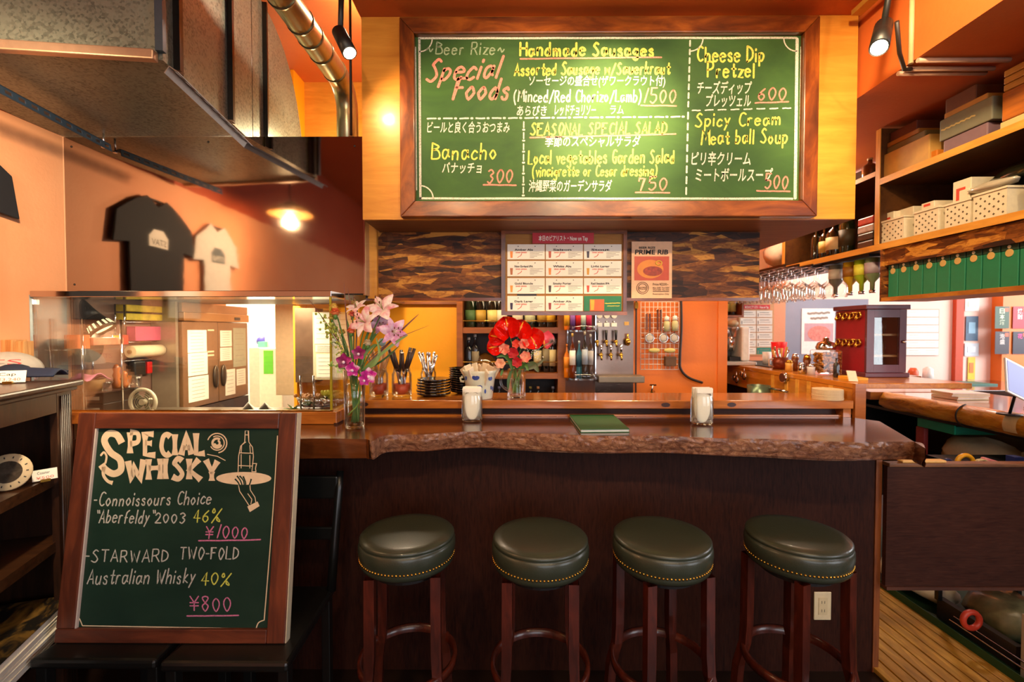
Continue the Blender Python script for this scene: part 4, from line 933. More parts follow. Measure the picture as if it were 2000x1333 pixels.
for c_ in d.children:
    if c_.name.startswith('cover'):
        c_.data = c_.data.copy(); c_.data.materials.clear()
        t = NT('dark_magazine_cover'); n_ = t.noise(t.coord((1, 2, 1)), 9, 4, .6, 1); t.l.new(t.ramp(n_, [(.45, C('#15100A')), (.6, C('#7A5A24'))]), t.b.inputs['Base Color']); c_.data.materials.append(t.m)

# ================================================================== things on the slab
def lerp(a, b, t): return a + (b - a)*t
def jar(parent, r, h, neck, shoulder=.8, mat=None, th=.003):
    pr = [(.0, .002), (r*.9, .002), (r, .008), (r, h*shoulder), (neck, h*(shoulder+.08)), (neck, h), (neck - th, h), (neck - th, h*(shoulder+.08)), (r - th, h*shoulder), (r - th, .012), (0, .010)]
    return build(MB().lathe(pr, 32), 'glass_jar', mat or M['glass'], parent, local=True)
def napkin_jar(label, px, py, r, h, group=None):
    q = PZ(px, py, 1.05); q.y += r; q = Vector((q.x*(q.y/(q.y-r)) if 0 else q.x + (q.x/q.y)*r, q.y, 1.0505))
    t = thing('napkin_jar', label, 'jar', q)
    jar(t, r, h, r*.92)
    for i in range(11):
        m = MB(); m.rbox((0, -.024 + i*.0048, h*.52 + .012), (2*math.sqrt(max(1e-6, (r*.90)**2 - (abs(-.024 + i*.0048)+.003)**2)), .0042, h*1.06 + random.uniform(-.006, .006)), Matrix.Rotation(random.uniform(-.04, .04), 3, 'Z') @ Matrix.Rotation(random.uniform(-.03, .03), 3, 'Y'))
        build(m, 'napkin', M['paper'], t, local=True)
    return t
napkin_jar('glass jar packed with white napkins, left of the green menu book', 922, 827, .0455, .130)
napkin_jar('glass jar packed with white napkins, right of the green menu book', 1371, 833, .0460, .135)
gm = thing('menu_book', 'closed dark green menu book lying on the bar slab', 'menu book', PZ(1170, 832, 1.0505))
c4 = [PZ(x_, y_, 1.0505) for x_, y_ in ((1134, 846), (1230, 845), (1198, 816), (1112, 816))]; c4[0].z = 1.0505
def qprism(c4, z0, z1): return MB().hexa([Vector((q.x, q.y, z0)) for q in c4], [Vector((q.x, q.y, z1)) for q in c4])
cen = sum(c4, Vector())/4; inn = [cen + (q-cen)*.975 for q in c4]
gcov = flat('#1F5A2C', .5, name='green_cover', bump=.1, scale=300)
build(qprism(c4, 1.0505, 1.0525), 'back_cover', gcov, gm); build(qprism(inn, 1.0527, 1.0615), 'pages', flat('#C8CCC8', .6), gm); build(qprism(c4, 1.0617, 1.0640), 'front_cover', gcov, gm, bevel=.001)

# flowers
def petal(mb, base, dirn, up, L, w_, curl=.5, cup=.25, n=7, tipw=.12, mid=.5):
    d = Vector(dirn).normalized(); u = Vector(up); u = (u - d*u.dot(d)).normalized(); s = d.cross(u); rows = []; p = Vector(base); a = 0
    for i in range(n + 1):
        t = i/n; ww = w_*(math.sin(math.pi*min(1, max(.06, t**.8*.94 + .03)))**.8) + w_*tipw*(1-t)*.3
        dd = d*math.cos(a) + u*math.sin(a)*(-1); nn = u*math.cos(a) + d*math.sin(a)
        rows.append([p + s*ww*k + nn*(abs(k)*abs(k)*cup*ww) for k in (-1, -.5, 0, .5, 1)])
        p = p + dd*(L/n); a += curl/n
    mb.grid(rows)
def lily(c, aim, size, mat, parent, stam=True, rot=0):
    c = Vector(c); z = Vector(aim).normalized(); x = z.orthogonal().normalized(); y = z.cross(x)
    m = MB()
    for k in range(6):
        a = rot + k*math.pi/3; o = x*math.cos(a) + y*math.sin(a); big = k % 2
        petal(m, c - z*size*.25, (z*.95 + o*.75), z*.6 - o*.5 + z, size*(1.0 if big else .94), size*(.27 if big else .19), 1.5, -.25)
    b = build(m, 'lily_flower', mat, parent)
    if stam:
        m = MB(); tips = MB()
        for k in range(6):
            a = k*math.pi/3 + .3; o = x*math.cos(a) + y*math.sin(a); e = c + z*size*.55 + o*size*.22; m.tube([c - z*size*.2, c + z*size*.2 + o*size*.07, e], size*.010, 5); tips.sphere(e, size*.035, 6, (1, 1, 2))
        build(m, 'stamens', flat('#A8B45A', .6), b); build(tips, 'anthers', flat('#6A3418', .7), b)
def petmat(name, c0, c1, c2, r):
    t = NT(name); n_ = t.noise(t.coord((1,1,1)), 38, 3); t.l.new(t.ramp(n_, [(.32, C(c0)), (.5, C(c1)), (.66, C(c2))]), t.b.inputs['Base Color']); t.b.inputs['Roughness'].default_value = r
    t.b.inputs['Subsurface Weight'].default_value = .1; return t.m
PL = petmat('pink_white_lily_petal', '#F4E8E0', '#F0CCCC', '#E08C9C', .5); PL2 = petmat('mauve_lily_petal', '#F0D8E0', '#E0A8C4', '#C86CA0', .5)
OR = petmat('magenta_orchid_petal', '#F0E0EC', '#C81C98', '#9A0E78', .45); OR2 = petmat('dark_magenta_orchid_petal', '#C82C90', '#8A0E5C', '#700A48', .45)
VB = PZ(693, 840, 1.05); vr = .044; VC = Vector((VB.x + VB.x/VB.y*vr, VB.y + vr, 1.0505)); YV = VC.y
fv = thing('flower_vase', 'tall clear glass vase of pink lilies, magenta orchids and green sprays on the bar slab', 'vase', VC)
pr = [(0, 0), (.036, 0), (.0395, .004), (.0415, .12), (.0455, .236), (.0430, .236), (.039, .12), (.037, .012), (0, .010)]
build(MB().lathe(pr, 36), 'vase_glass', M['glass'], fv, local=True)
build(MB().lathe([(0, .012), (.0362, .012), (.0378, .12), (.0402, .178), (0, .178)], 32), 'water', M['water'], fv, local=True)
GRN = flat('#4E7A34', .5, name='stem_green'); GR2 = flat('#7E9A5A', .5, name='pale_leaf_green'); GR3 = flat('#A8B24A', .55, name='yellow_green_buds'); RDG = flat('#7A4A42', .55, name='reddish_grass'); DGR = flat('#35562A', .55, name='dark_leaf_green')
def stem_to(q, r=.0017, mat=GRN, parent=None, base=None, bend=.03, name='stem', neck=None):
    q = Vector(q); b = base or Vector((VC.x + random.uniform(-.022, .022), VC.y + random.uniform(-.022, .022), VC.z + .02)); nk = neck or Vector((VC.x + max(-.03, min(.03, (q.x-VC.x)*.25)), VC.y + max(-.03, min(.03, (q.y-VC.y)*.3)), VC.z + .23))
    pts = [b, b.lerp(nk, .5) + Vector((random.uniform(-.006, .006), 0, 0)), nk, nk.lerp(q, .5) + Vector((-(q.x-nk.x)*.12, 0, bend*.3)), q]
    pts = cr([tuple(p) for p in pts], 4)
    return build(MB().tube(pts, r, 6), name, mat, parent or fv)
fl_ = [((745, 600), 0, .086, (-.1, -.75, .55), PL, .2), ((708, 628), -.03, .080, (-.35, -.85, .25), PL, .6), ((768, 648), -.02, .074, (.5, -.8, .0), PL2, .1), ((742, 632), .03, .060, (.3, -.6, -.2), PL2, .5), ((695, 598), .03, .058, (-.2, -.5, .7), PL, .9)]
for (px, py), dy, sz, aim, mt, rot in fl_:
    c = P(px, py, YV + dy); stem_to(c - Vector(aim).normalized()*sz*.25, .0024); lily(c, aim, sz, mt, fv, rot=rot)
def orchid(px, py, dy, sz, mat):
    c = P(px, py, YV + dy); m = MB()
    for k, a in enumerate((90, 162, 234, 306, 18)): o = Vector((math.cos(math.radians(a)), -.25, math.sin(math.radians(a)))); petal(m, c, o, (0, -1, .1), sz, sz*.44, .25, .15, 5)
    b = build(m, 'orchid_flower', mat, fv); build(MB().sphere(c + Vector((0, -.006, -.004)), sz*.2, 8), 'flower_lip', flat('#E8D0E0', .5), b); stem_to(c, .0014)
for px, py, dy, sz, mt in ((672, 706, -.045, .033, OR2), (689, 722, -.06, .031, OR), (701, 690, -.035, .030, OR2), (721, 734, -.055, .034, OR), (712, 742, -.06, .026, OR), (664, 722, -.04, .018, petmat('pale_green_bud', '#D8E0B0', '#C8D498', '#A8C070', .5))): orchid(px, py, dy, sz, mt)
def carnation(px, py, dy, r, mat, name='carnation_flower', parent=None):
    c = P(px, py, YV + dy); m = MB()
    m.sphere(c + Vector((0, 0, r*.1)), r*.75, 12, (1, 1, .7))
    for v in m.v: v += (v - c)*mnoise.noise(v*140)*.5
    for k in range(22):
        a = k*2.4; e = .2 + .06*k; o = Vector((math.cos(a)*math.sin(e), math.sin(a)*math.sin(e), math.cos(e))); petal(m, c, o, (0, 0, 1), r*1.15, r*.5, .6, .3, 3)
    b = build(m, name, mat, parent or fv)
    build(MB().lathe([(0, -r*1.3), (r*.35, -r), (r*.4, -.1*r)], 8, c), 'calyx', GRN, b); return c
for px, py, dy, r, mt in ((655, 612, 0, .022, flat('#E8804A', .6)), (652, 600, .01, .016, flat('#E8C860', .6)), (688, 616, .02, .016, flat('#E87058', .6)), (686, 648, -.01, .018, flat('#E07048', .6)), (648, 622, .02, .014, flat('#D8C05A', .6)), (668, 650, .02, .015, flat('#D8B85A', .6)), (718, 672, -.02, .018, flat('#DCC8A0', .6))): stem_to(carnation(px, py, dy, r, mt), .0016)
def spray(pts, n, spread, mat, r=.0062, name='bud_spray'):
    cs = [P(px, py, YV + dy) for px, py, dy in pts]; q = cr([tuple(c) for c in cs], 5); st = build(MB().tube(q, .0013, 5), 'stem', GRN, fv); m = MB()
    for k in range(n):
        t = random.random()**.8; i = min(len(q)-2, int(t*(len(q)-1))); c = Vector(q[i]) + Vector((random.gauss(0, spread), random.gauss(0, spread), random.gauss(0, spread*.6))); m.sphere(c, r*random.uniform(.6, 1.1), 6)
    tag(build(m, name, mat, st), kind='stuff')
spray([(690, 728, 0), (665, 680, -.02), (640, 640, -.02), (624, 612, -.02)], 46, .012, GR3); spray([(690, 728, 0), (672, 690, .03), (655, 650, .03), (645, 630, .03)], 30, .014, GR3); spray([(685, 725, 0), (665, 718, -.03), (640, 712, -.03)], 26, .010, flat('#9ABE52', .5)); spray([(690, 720, 0), (668, 680, .01), (652, 668, .01)], 34, .015, GR2, .003)
def blade(pts, w_, mat, name='leaf_blade', Y0=None):
    cs = [P(px, py, (Y0 or YV) + dy) for px, py, dy in pts]; q = cr([tuple(c) for c in cs], 5); rows = []; n = len(q)
    for i, c in enumerate(q):
        c = Vector(c); t = i/(n-1); a = Vector(q[min(i+1, n-1)]) - Vector(q[max(i-1, 0)]); s = a.cross(Vector((0, 1, .2))).normalized(); ww = w_*(math.sin(math.pi*(.12 + t*.86))**.7); rows.append([c - s*ww, c + Vector((0, ww*.4, 0)), c + s*ww])
    return build(MB().grid(rows), name, mat, fv)
for pts, w_, mt in (([(703, 728, 0), (735, 700, -.02), (775, 668, -.02), (797, 655, -.02)], .006, GR2), ([(703, 728, 0), (740, 690, .02), (790, 640, .03), (818, 614, .03)], .004, RDG), ([(700, 725, 0), (722, 670, .03), (745, 640, .04)], .007, GRN), ([(697, 725, 0), (715, 660, .03), (735, 610, .03)], .004, GRN), ([(700, 725, 0), (715, 690, 0), (731, 675, 0), (738, 676, 0)], .006, GR2),
                    ([(690, 720, .02), (678, 640, .05), (672, 552, .05)], .003, RDG), ([(690, 720, .02), (690, 640, .05), (679, 563, .05)], .003, RDG), ([(695, 720, .02), (725, 640, .05), (772, 568, .05)], .003, RDG), ([(688, 720, .02), (650, 650, .02), (604, 586, .02)], .002, RDG), ([(700, 720, 0), (760, 670, 0), (838, 636, 0)], .0015, RDG), ([(693, 720, 0), (697, 640, .02), (690, 575, .02)], .0025, RDG),
                    ([(688, 720, 0), (672, 670, .02), (660, 620, .02)], .005, DGR), ([(692, 722, 0), (684, 660, .02), (678, 625, .02)], .005, GRN), ([(700, 722, 0), (708, 690, -.01), (722, 640, -.01)], .005, GRN), ([(706, 724, 0), (730, 712, -.02), (741, 690, -.02), (735, 660, -.02)], .007, GR2), ([(703, 728, 0), (745, 706, 0), (780, 676, 0)], .004, DGR)): blade(pts, w_, mt)
for k in range(4): stem_to(VC + Vector((random.uniform(-.03, .03), random.uniform(-.02, .02), .26)), .0018, random.choice([GRN, GR2]))
build(MB().tube(cr([tuple(P(x_, y_, YV - .02)) for x_, y_ in ((706, 765), (699, 790), (688, 803), (679, 812))], 4), .0025, 6), 'bent_stem', flat('#8AA83A', .4), fv)

# ================================================================== things on the raised counter
ZR = 1.1285
def onR(px, py, r=0):
    q = PZ(px, py, 1.128); return Vector((q.x + q.x/q.y*r, q.y + r, ZR))
# beer mug of red flowers
q = onR(1009, 779, .046); YM2 = q.y
mg = thing('flower_mug', 'glass beer mug holding red anthuriums and pink blooms on the raised counter', 'mug', q)
pr = [(0, 0), (.044, 0), (.046, .006), (.043, .02), (.043, .135), (.0405, .137), (.039, .130), (.039, .022), (0, .016)]
build(MB().lathe(pr, 24), 'mug_glass', M['glass'], mg, local=True)
build(MB().tube(cr([(-.041, 0, .108), (-.062, 0, .114), (-.076, 0, .09), (-.070, 0, .055), (-.042, 0, .034)], 5), .006, 8), 'handle', M['glass'], mg, local=True)
build(MB().lathe([(0, .018), (.0385, .02), (.0385, .092), (0, .092)], 24), 'water', M['water'], mg, local=True)
RED = flat('#D41408', .14, name='red_anthurium', coat=.4, var=.12, scale=60); SPD = flat('#F0A020', .5); PKA = petmat('pink_peach_bloom', '#F0B090', '#E8806A', '#D85A50', .5); DRD = flat('#B01420', .5)
neck = Vector((q.x, q.y, q.z + .13)); MC = q.copy()
def mstem(e, mat=GRN, r=.0018): stem_to(e, r, mat, mg, Vector((MC.x + random.uniform(-.02, .02), MC.y, MC.z + .02)), neck=neck + Vector((random.uniform(-.02, .02), random.uniform(-.02, .02), 0)))
def heart(px, py, dy, sz, rot, aim, mat=RED):
    c = P(px, py, YM2 + dy); rows = []
    m = MB(); n = 9
    for i in range(n + 1):
        t = i/n; hw = sz*.55*math.sin(math.pi*min(1, (t*.86 + .14)))**.75; rows.append([Vector((hw*k, (-.34*sz*(abs(k)**1.6)) - sz*.16*math.sin(t*math.pi), sz*(.78*t - .28) - (sz*.22*abs(k)*(1-t)**2))) for k in [j/4 for j in range(-4, 5)]])
    m.grid(rows); z = Vector(aim).normalized(); R = z.to_track_quat('-Y', 'Z').to_matrix().to_4x4() @ Matrix.Rotation(rot, 4, 'Y'); m.xf(Matrix.Translation(c) @ R)
    b = build(m, 'anthurium_flower', mat, mg)
    sp = MB().tube([Vector((0, -.008, -.15*sz)), Vector((.02*sz, -.03*sz - .012, .1*sz)), Vector((.05*sz, -.05*sz - .012, .42*sz))], [.0035, .0042, .0028], 8); sp.xf(Matrix.Translation(c) @ R); build(sp, 'flower_spike', SPD, b); mstem(c + Vector((0, .006, -.01)))
heart(993, 643, .01, .115, -.35, (-.15, -1, .15)); heart(1014, 646, .02, .105, .3, (.1, -1, .1)); heart(974, 660, 0, .085, -1.5, (-.3, -1, .2)); heart(968, 678, -.02, .075, -1.9, (-.2, -1, 0)); heart(1040, 664, .01, .10, 2.6, (.1, -1, .05)); heart(1058, 665, .03, .085, 2.9, (.75, -.7, .0), flat('#D84858', .25, coat=.3))
for px, py, dy, r, mt in ((985, 682, -.04, .028, PKA), (1023, 672, -.03, .026, PKA), (1026, 697, -.045, .028, PKA), (977, 710, -.03, .026, petmat('peach_bloom', '#F0C0A0', '#E8A080', '#D88060', .5)), (1002, 690, -.04, .028, DRD), (1010, 708, -.05, .026, DRD), (1008, 672, -.02, .022, flat('#D84030', .5))):
    c = P(px, py, YM2 + dy); m = MB()
    for k in range(6): a = k*math.pi/3 + px; petal(m, c, (math.cos(a)*.8, -.5, math.sin(a)*.8), (0, -1, .2), r*1.1, r*.62, .3, .25, 4)
    build(m, 'bloom', mt, mg); mstem(c)
m = MB()
for k in range(44): m.sphere(P(1045, 690, YM2 - .01) + Vector((random.gauss(0, .018), random.gauss(0, .01), random.gauss(0, .018))), .0028, 5)
tag(build(m, 'white_filler_sprigs', M['white'], mg), kind='stuff')
c = P(1078, 667, YM2); m = MB()
for k in range(36): a = k*2.4; e = math.acos(1 - 2*(k+.5)/36); o = Vector((math.sin(e)*math.cos(a), math.sin(e)*math.sin(a), math.cos(e))); m.tube([c, c + o*.022], [.0015, .0004], 4)
build(m, 'thistle_head', flat('#8A7A78', .7), mg); mstem(c, GR2)
Yo = YV
def mblade(pts, w_, mat):
    cs = [P(px, py, YM2 + dy) for px, py, dy in pts]; qq = cr([tuple(c) for c in cs], 5); rows = []; n = len(qq)
    for i, c in enumerate(qq):
        c = Vector(c); t = i/(n-1); a = Vector(qq[min(i+1, n-1)]) - Vector(qq[max(i-1, 0)]); s = a.cross(Vector((0, 1, .2))).normalized(); ww = w_*(math.sin(math.pi*(.1 + t*.88))**.8); rows.append([c - s*ww, c + Vector((0, ww*.4, 0)), c + s*ww])
    build(MB().grid(rows), 'leaf', mat, mg)
for pts, w_, mt in (([(1000, 722, -.03), (995, 705, -.03), (985, 695, -.04), (970, 698, -.05)], .010, GRN), ([(1000, 722, -.02), (994, 740, -.045), (992, 762, -.05)], .008, DGR), ([(1015, 724, -.02), (1025, 712, -.04), (1032, 725, -.05)], .009, GRN), ([(1020, 725, 0), (1040, 712, 0), (1052, 727, 0)], .016, flat('#5A6640', .5)), ([(1010, 724, -.02), (1004, 700, -.04), (996, 690, -.04)], .010, DGR), ([(982, 722, -.02), (978, 735, -.02)], .006, GRN), ([(1015, 724, 0), (1045, 716, 0), (1065, 700, 0)], .008, flat('#6A6A48', .5))): mblade(pts, w_, mt)
# painted pot with straws / napkins
q = onR(937, 782, .058)
pt = thing('painted_pot', 'cream ceramic pot with blue painted marks, stuffed with wrapped chopsticks paper', 'pot', q)
k_ = q.y/900
build(MB().lathe([(0, 0), (24*k_, 0), (25*k_, .004), (31*k_, .118), (34*k_, .132), (33*k_, .134), (29*k_, .118), (22*k_, .01), (0, .01)], 32), 'pot_body', flat('#D8D8C4', .25, coat=.4), pt, local=True)
mb2 = MB()
for a_, z_, s1, s2 in ((-.75, .098, .013, .010), (-.35, .05, .008, .013), (-2.6, .10, .014, .012), (-1.75, .105, .018, .012), (-1.5, .06, .012, .012), (-2.3, .05, .006, .009), (-1.1, .04, .005, .010), (-.6, .055, .005, .010)):
    r_ = (25 + 6*z_/.118)*k_ + .0006; rows = []
    for i in range(5): rows.append([((r_)*math.cos(a_ + (j-3)/3*s1/r_*math.sqrt(max(.02, 1-((i-2)/2.2)**2))), r_*math.sin(a_ + (j-3)/3*s1/r_*math.sqrt(max(.02, 1-((i-2)/2.2)**2))), z_ + (i-2)/2*s2) for j in range(7)])
    mb2.grid(rows)
build(mb2, 'blue_marks', flat('#28408A', .3), pt, local=True)
for j in range(11):
    a = j*2.4; R_ = Matrix.Rotation(a, 4, 'Z') @ Matrix.Rotation(.18 + .045*j, 4, 'Y') @ Matrix.Rotation(random.uniform(-.4, .4), 4, 'Z')
    mm = MB(); mm.rbox((0, 0, .118), (.034, .006 + .002*(j % 3), .10)); mm.xf(R_)
    build(mm, 'wrapped_paper', flat(('#D8C0A0', '#E8D8C0', '#C8A888')[j % 3], .6), pt, local=True, bevel=.002)
build(MB().tube([(-33*k_, 0, .10), (-38*k_, 0, .095), (-37*k_, 0, .08), (-30*k_, 0, .078)], .005, 8), 'pot_ear', flat('#D8D0B0', .3), pt, local=True)
# cutlery jars
def cut_jar(label, px, py, r, h, what, lining=True):
    q = onR(px, py, r); t = thing('cutlery_jar', label, 'jar', q, 'cutlery jars on the raised counter'); jar(t, r, h, r*.86, .80)
    if lining: build(MB().lathe([(0, .012), (r - .006, .012), (r - .006, h*.45), (r - .008, h*.45), (r - .008, .014), (0, .014)], 24), 'red_lining', flat('#B8401C', .5), t, local=True)
    for k in range(what[1]):
        a = k*2*math.pi/what[1] + .4; b0 = Vector((r*.35*math.cos(a+2), r*.35*math.sin(a+2), .02)); e0 = Vector((r*.75*math.cos(a), r*.75*math.sin(a), h + .02)); d = (e0-b0).normalized(); L = h*.9 + random.uniform(.075, .11)*what[2]; e = b0 + d*L
        if what[0] == 'knife': m1 = MB().cyl(b0 + d*L*.5, b0 + d*(L - .001), .0068, 8, .0085); m2 = MB().rbox(b0 + d*L*.25, (.012, .0015, L*.5), d.to_track_quat('Z', 'Y').to_matrix()); build(m2, 'knife_blade', M['chrome'], t, local=True); build(m1, 'knife_handle', flat('#3A241C', .4), t, local=True)
        elif what[0] == 'wood': build(MB().cyl(b0, e, .0035, 8, .009), 'wooden_spoon', flat('#B88048', .5), t, local=True)
        else: build(MB().cyl(b0, e, .003, 8, .0065).sphere(e, .008, 8), 'steel_handle', M['chrome'], t, local=True)
cut_jar('glass jar of wooden spoons with a red paper lining, left of the knife jar', 740, 777, .046, .135, ('wood', 6, .9)); cut_jar('glass jar of dark handled knives with a red paper lining', 785, 777, .048, .135, ('knife', 8, .95)); cut_jar('glass jar of steel forks and spoons behind the black plates', 837, 768, .040, .125, ('steel', 8, .75), False)
solo(MB().cyl(onR(747, 770) , onR(747, 770) + Vector((0, 0, .25)), .004, 8).sphere(onR(747, 770) + Vector((0, 0, .26)), .020, 14, (1, .4, 1)), 'flower_pick', 'grey round headed stick standing between the cutlery jars and the flowers', 'stick', flat('#7E9AA8', .4))
# plates and bowls
def dish(kind, label, q, r, h, group):
    if kind == 'plate': pr = [(0, .002), (r*.6, 0), (r*.66, .002), (r*.96, h*.42), (r, h*.5), (r*1.005, h*.75), (r, h), (r*.96, h), (r*.66, .008), (0, .006)]
    else: pr = [(0, .002), (r*.4, 0), (r*.5, .003), (r*.85, h*.5), (r, h), (r*.97, h), (r*.8, h*.5), (r*.4, .008), (0, .007)]
    return solo(MB().lathe([(a_, b_) for a_, b_ in pr], 36).xf(Matrix.Translation(q)), kind, label, kind, M['blackgloss'], group, origin=q)
q = onR(847, 777, .078)
for k in range(6): dish('plate', 'black plate, %s in the low stack left of the tall bowl stack' % ('topmost' if k == 5 else ORD[k] + (' from the bottom' if k else '')), q + Vector((random.uniform(-.003, .003), random.uniform(-.002, .002), k*.0135)), .082, .016, 'black plates on the raised counter')
q = onR(904, 772, .07)
for k in range(11): dish('bowl', 'black bowl, %s in the tall stack behind the painted pot' % ('topmost' if k == 10 else ORD[k] + (' from the bottom' if k else '')), q + Vector((random.uniform(-.002, .002), 0, k*.0112)), .072, .018, 'black bowls on the raised counter')
q = onR(1616, 784, .063)
for k in range(12):
    a = q + Vector((random.uniform(-.0015, .0015), random.uniform(-.0015, .0015), k*.0040)); solo(MB().lathe([(0, 0), (.062, 0), (.062, .0034), (0, .0034)], 32, a, sm=False), 'coaster', 'cream coaster, %s in the stack at the end of the raised counter' % ('topmost' if k == 11 else ORD[k] + (' from the bottom' if k else '')), 'coaster', flat('#D8BC94', .7), 'coasters on the raised counter', origin=a)
# ================================================================== bottles
_gl = {}
def gcol(h, rough=.08):
    if h not in _gl: _gl[h] = flat(h, rough, 0, .6, name='bottle_glass_' + h.strip('#'), var=.03, coat=.5)
    return _gl[h]
def bottle(label, q, r, h, glass='#15120E', lab='#D8C898', cap='#2A2420', group=None, lz=(.18, .52), neck=.62, nr=.3, square=False):
    t = thing('bottle', label, 'bottle', q, group)
    pr = [(0, .002), (r*.92, 0), (r, .006), (r, h*neck), (r*.8, h*(neck+.08)), (r*nr*1.1, h*(neck+.16)), (r*nr, h*.9), (r*nr, h*.93), (0, h*.93)]
    build(MB().lathe(pr, 16), 'glass_body', gcol(glass) if isinstance(glass, str) else glass, t, local=True)
    build(MB().lathe([(0, h*.925), (r*nr*1.2, h*.925), (r*nr*1.2, h), (0, h)], 12), 'cap', gcol(cap), t, local=True)
    if lab: build(MB().lathe([(r*1.012, h*lz[0]), (r*1.012, h*lz[1])], 16), 'paper_label', flat(lab, .6), t, local=True)
    return t
bottle_fix = None
# shelf unit behind the bar
us = thing('bottle_shelf', 'brown wooden bottle shelves built into the back wall of the bar', 'shelf', (-.03, 2.85, .3))
build(MB().box(-.356, -.321, 2.84, 3.099, .3, 1.9), 'side_board', M['shelfwood_x'], us); build(MB().box(.268, .313, 2.84, 3.099, .3, 1.9), 'side_board', M['shelfwood_x'], us)
for z0, z1 in ((1.430, 1.466), (1.148, 1.182), (.86, .89)): build(MB().box(-.3205, .2675, 2.845, 3.099, z0, z1), 'shelf_board', M['shelfwood_x'], us)
for z_ in (1.507, 1.252): build(MB().cyl((-.32, 2.838, z_), (.267, 2.838, z_), .003, 6), 'rail', M['brass'], us)
build(MB().box(-.3205, .2675, 3.085, 3.098, .89, 1.9), 'back_board', M['shelfdark'], us)
gA = 'bottles on the upper back bar shelf'; gB = 'bottles on the middle back bar shelf'
for px, gl_, lb, cp_, ds in ((913, '#122414', '#4A6A3A', '#10140E', 'dark green bottle at the left end'), (939, '#14100C', '#A8842A', '#18140F', 'black bottle with gold label, second from the left'), (962, '#1C140C', '#D8C070', '#E0DCD0', 'squat bottle with pale yellow label, third from the left'), (980, '#1A140E', '#E0D4B8', '#2A2420', 'cream labelled bottle beside the tallest red flower'),
        (1011, '#1A120C', '#E0D0B4', '#2A2420', 'bottle with cream label above the red flowers'), (1035, '#1E241A', '#C8CCA0', '#2A2420', 'bottle with pale green label'), (1059, '#14100C', '#B08A3A', '#8A1A14', 'black bottle with gold and red label'), (1081, '#1A140C', '#E0B030', '#2A2420', 'bottle with bright yellow label at the right end')):
    q = P(px, 641, 2.93); q.x = min(max(q.x, -.280), .228); bottle(ds + ' of the upper back bar shelf' if 'end' not in ds else ds + ' of the upper back shelf', Vector((q.x, 2.93, 1.4665)), .034, .26, gl_, lb, cp_, gA, lz=(.13, .42))
for px, gl_, lb, cp_, hh, ds in ((907, '#101820', None, '#E0D8C0', .22, 'slim dark bottle with pale cap at the left of the middle shelf'), (928, '#2A2A2C', '#8A7A60', '#C8C4BC', .24, 'grey bottle with silver cap on the middle shelf behind the painted pot'), (1050, '#2A1C10', '#D8C490', '#1A1410', .25, 'brown bottle with cream label right of the thistle'), (1067, '#14100C', '#8A7A5A', '#14100C', .27, 'dark bottle between two cream labelled ones on the middle shelf'), (1085, '#14100C', '#D8C48A', '#14100C', .26, 'black bottle with wide cream label at the right end of the middle shelf')):
    q = P(px, 733, 2.93); q.x = min(max(q.x, -.291), .240); bottle(ds, Vector((q.x, 2.93, 1.1825)), .0255, hh, gl_, lb, cp_, gB, lz=(.15, .55))
q = P(948, 733, 2.95)
solo(MB().lathe([(0, 0), (.075, 0), (.08, .02), (.078, .06), (.05, .10), (.02, .12), (0, .122)], 24, Vector((q.x, 2.965, 1.1825))), 'glass_decanter', 'squat golden brown decanter on the middle back bar shelf', 'decanter', gcol('#4A2C10'))
for px, c_ in ((975, '#7A7A90'), (1036, '#8A7A3A'), (1051, '#C88A5A'), (1080, '#8A8AA0')):
    q = P(px, 790, 2.93); bottle('small bottle with a %s cap on the lowest back bar shelf' % {975: 'pale violet', 1036: 'olive', 1051: 'copper', 1080: 'silver grey'}[px], Vector((q.x, 2.93, .8905)), .026, .20, '#14100C', None, c_, 'bottles on the lowest back bar shelf')
# yellow wall frame
struct(MB().box(-1.0, -.357, 3.06, 3.099, 1.622, 1.70).box(-.385, -.357, 3.06, 3.099, .3, 1.621), 'trim_6', M['shelfwood_x'])

# clear round display rack with whisky bottles on brown panel
bpn = solo(MB().box(.3135, .497, 2.84, 2.87, .3, 1.9), 'brown_panel', 'brown wooden wall panel behind the clear bottle rack', 'panel', wood('plain_brown_panel', '#5A3018', '#6E3C1E', 'z', 5, .4, stretch=7))
ar = thing('bottle_rack', 'clear acrylic rack with two round shelves of whisky bottles on the brown panel', 'rack', (.405, 2.77, 1.15))
for z_ in (1.158, 1.44):
    build(MB().lathe([(0, 0), (.088, 0), (.088, .008), (0, .008)], 28, (.405, 2.74, z_)), 'round_shelf', M['acrylic'], ar); build(MB().lathe([(.088, 0), (.090, 0), (.090, .028), (.088, .028)], 28, (.405, 2.74, z_ + .009)), 'guard_ring', M['acrylic'], ar)
for x_ in (.32, .49): build(MB().box(x_, x_ + .006, 2.80, 2.838, 1.14, 1.72), 'side_strip', M['chrome'], ar)
for px, gl_, lb, cp_, hh, dy, ds in ((1107, '#C86A10', '#E88A1A', '#C86A10', .20, 0, 'amber orange bottle at the left'), (1118, '#5A2208', '#E8E0D0', '#D8A850', .265, -.04, 'amber whisky bottle with slanted white label and gold cap'), (1131, '#3A7A90', '#2A5A70', '#C8D0D0', .22, .01, 'pale blue bottle in the middle'), (1142, '#2A2420', '#9AA4B0', '#D8C8A0', .275, -.035, 'dark bottle with silver blue label'), (1153, '#4A3428', '#B8B0A8', '#E0D8C8', .26, .0, 'brown glass bottle with pale cap at the right')):
    q = P(px, 735, 2.73 + dy); bottle(ds + ' of the rack', Vector((q.x, 2.73 + dy, 1.1665)), .0175, hh, gl_, lb, cp_, 'bottles on the lower round rack', lz=(.3, .62))
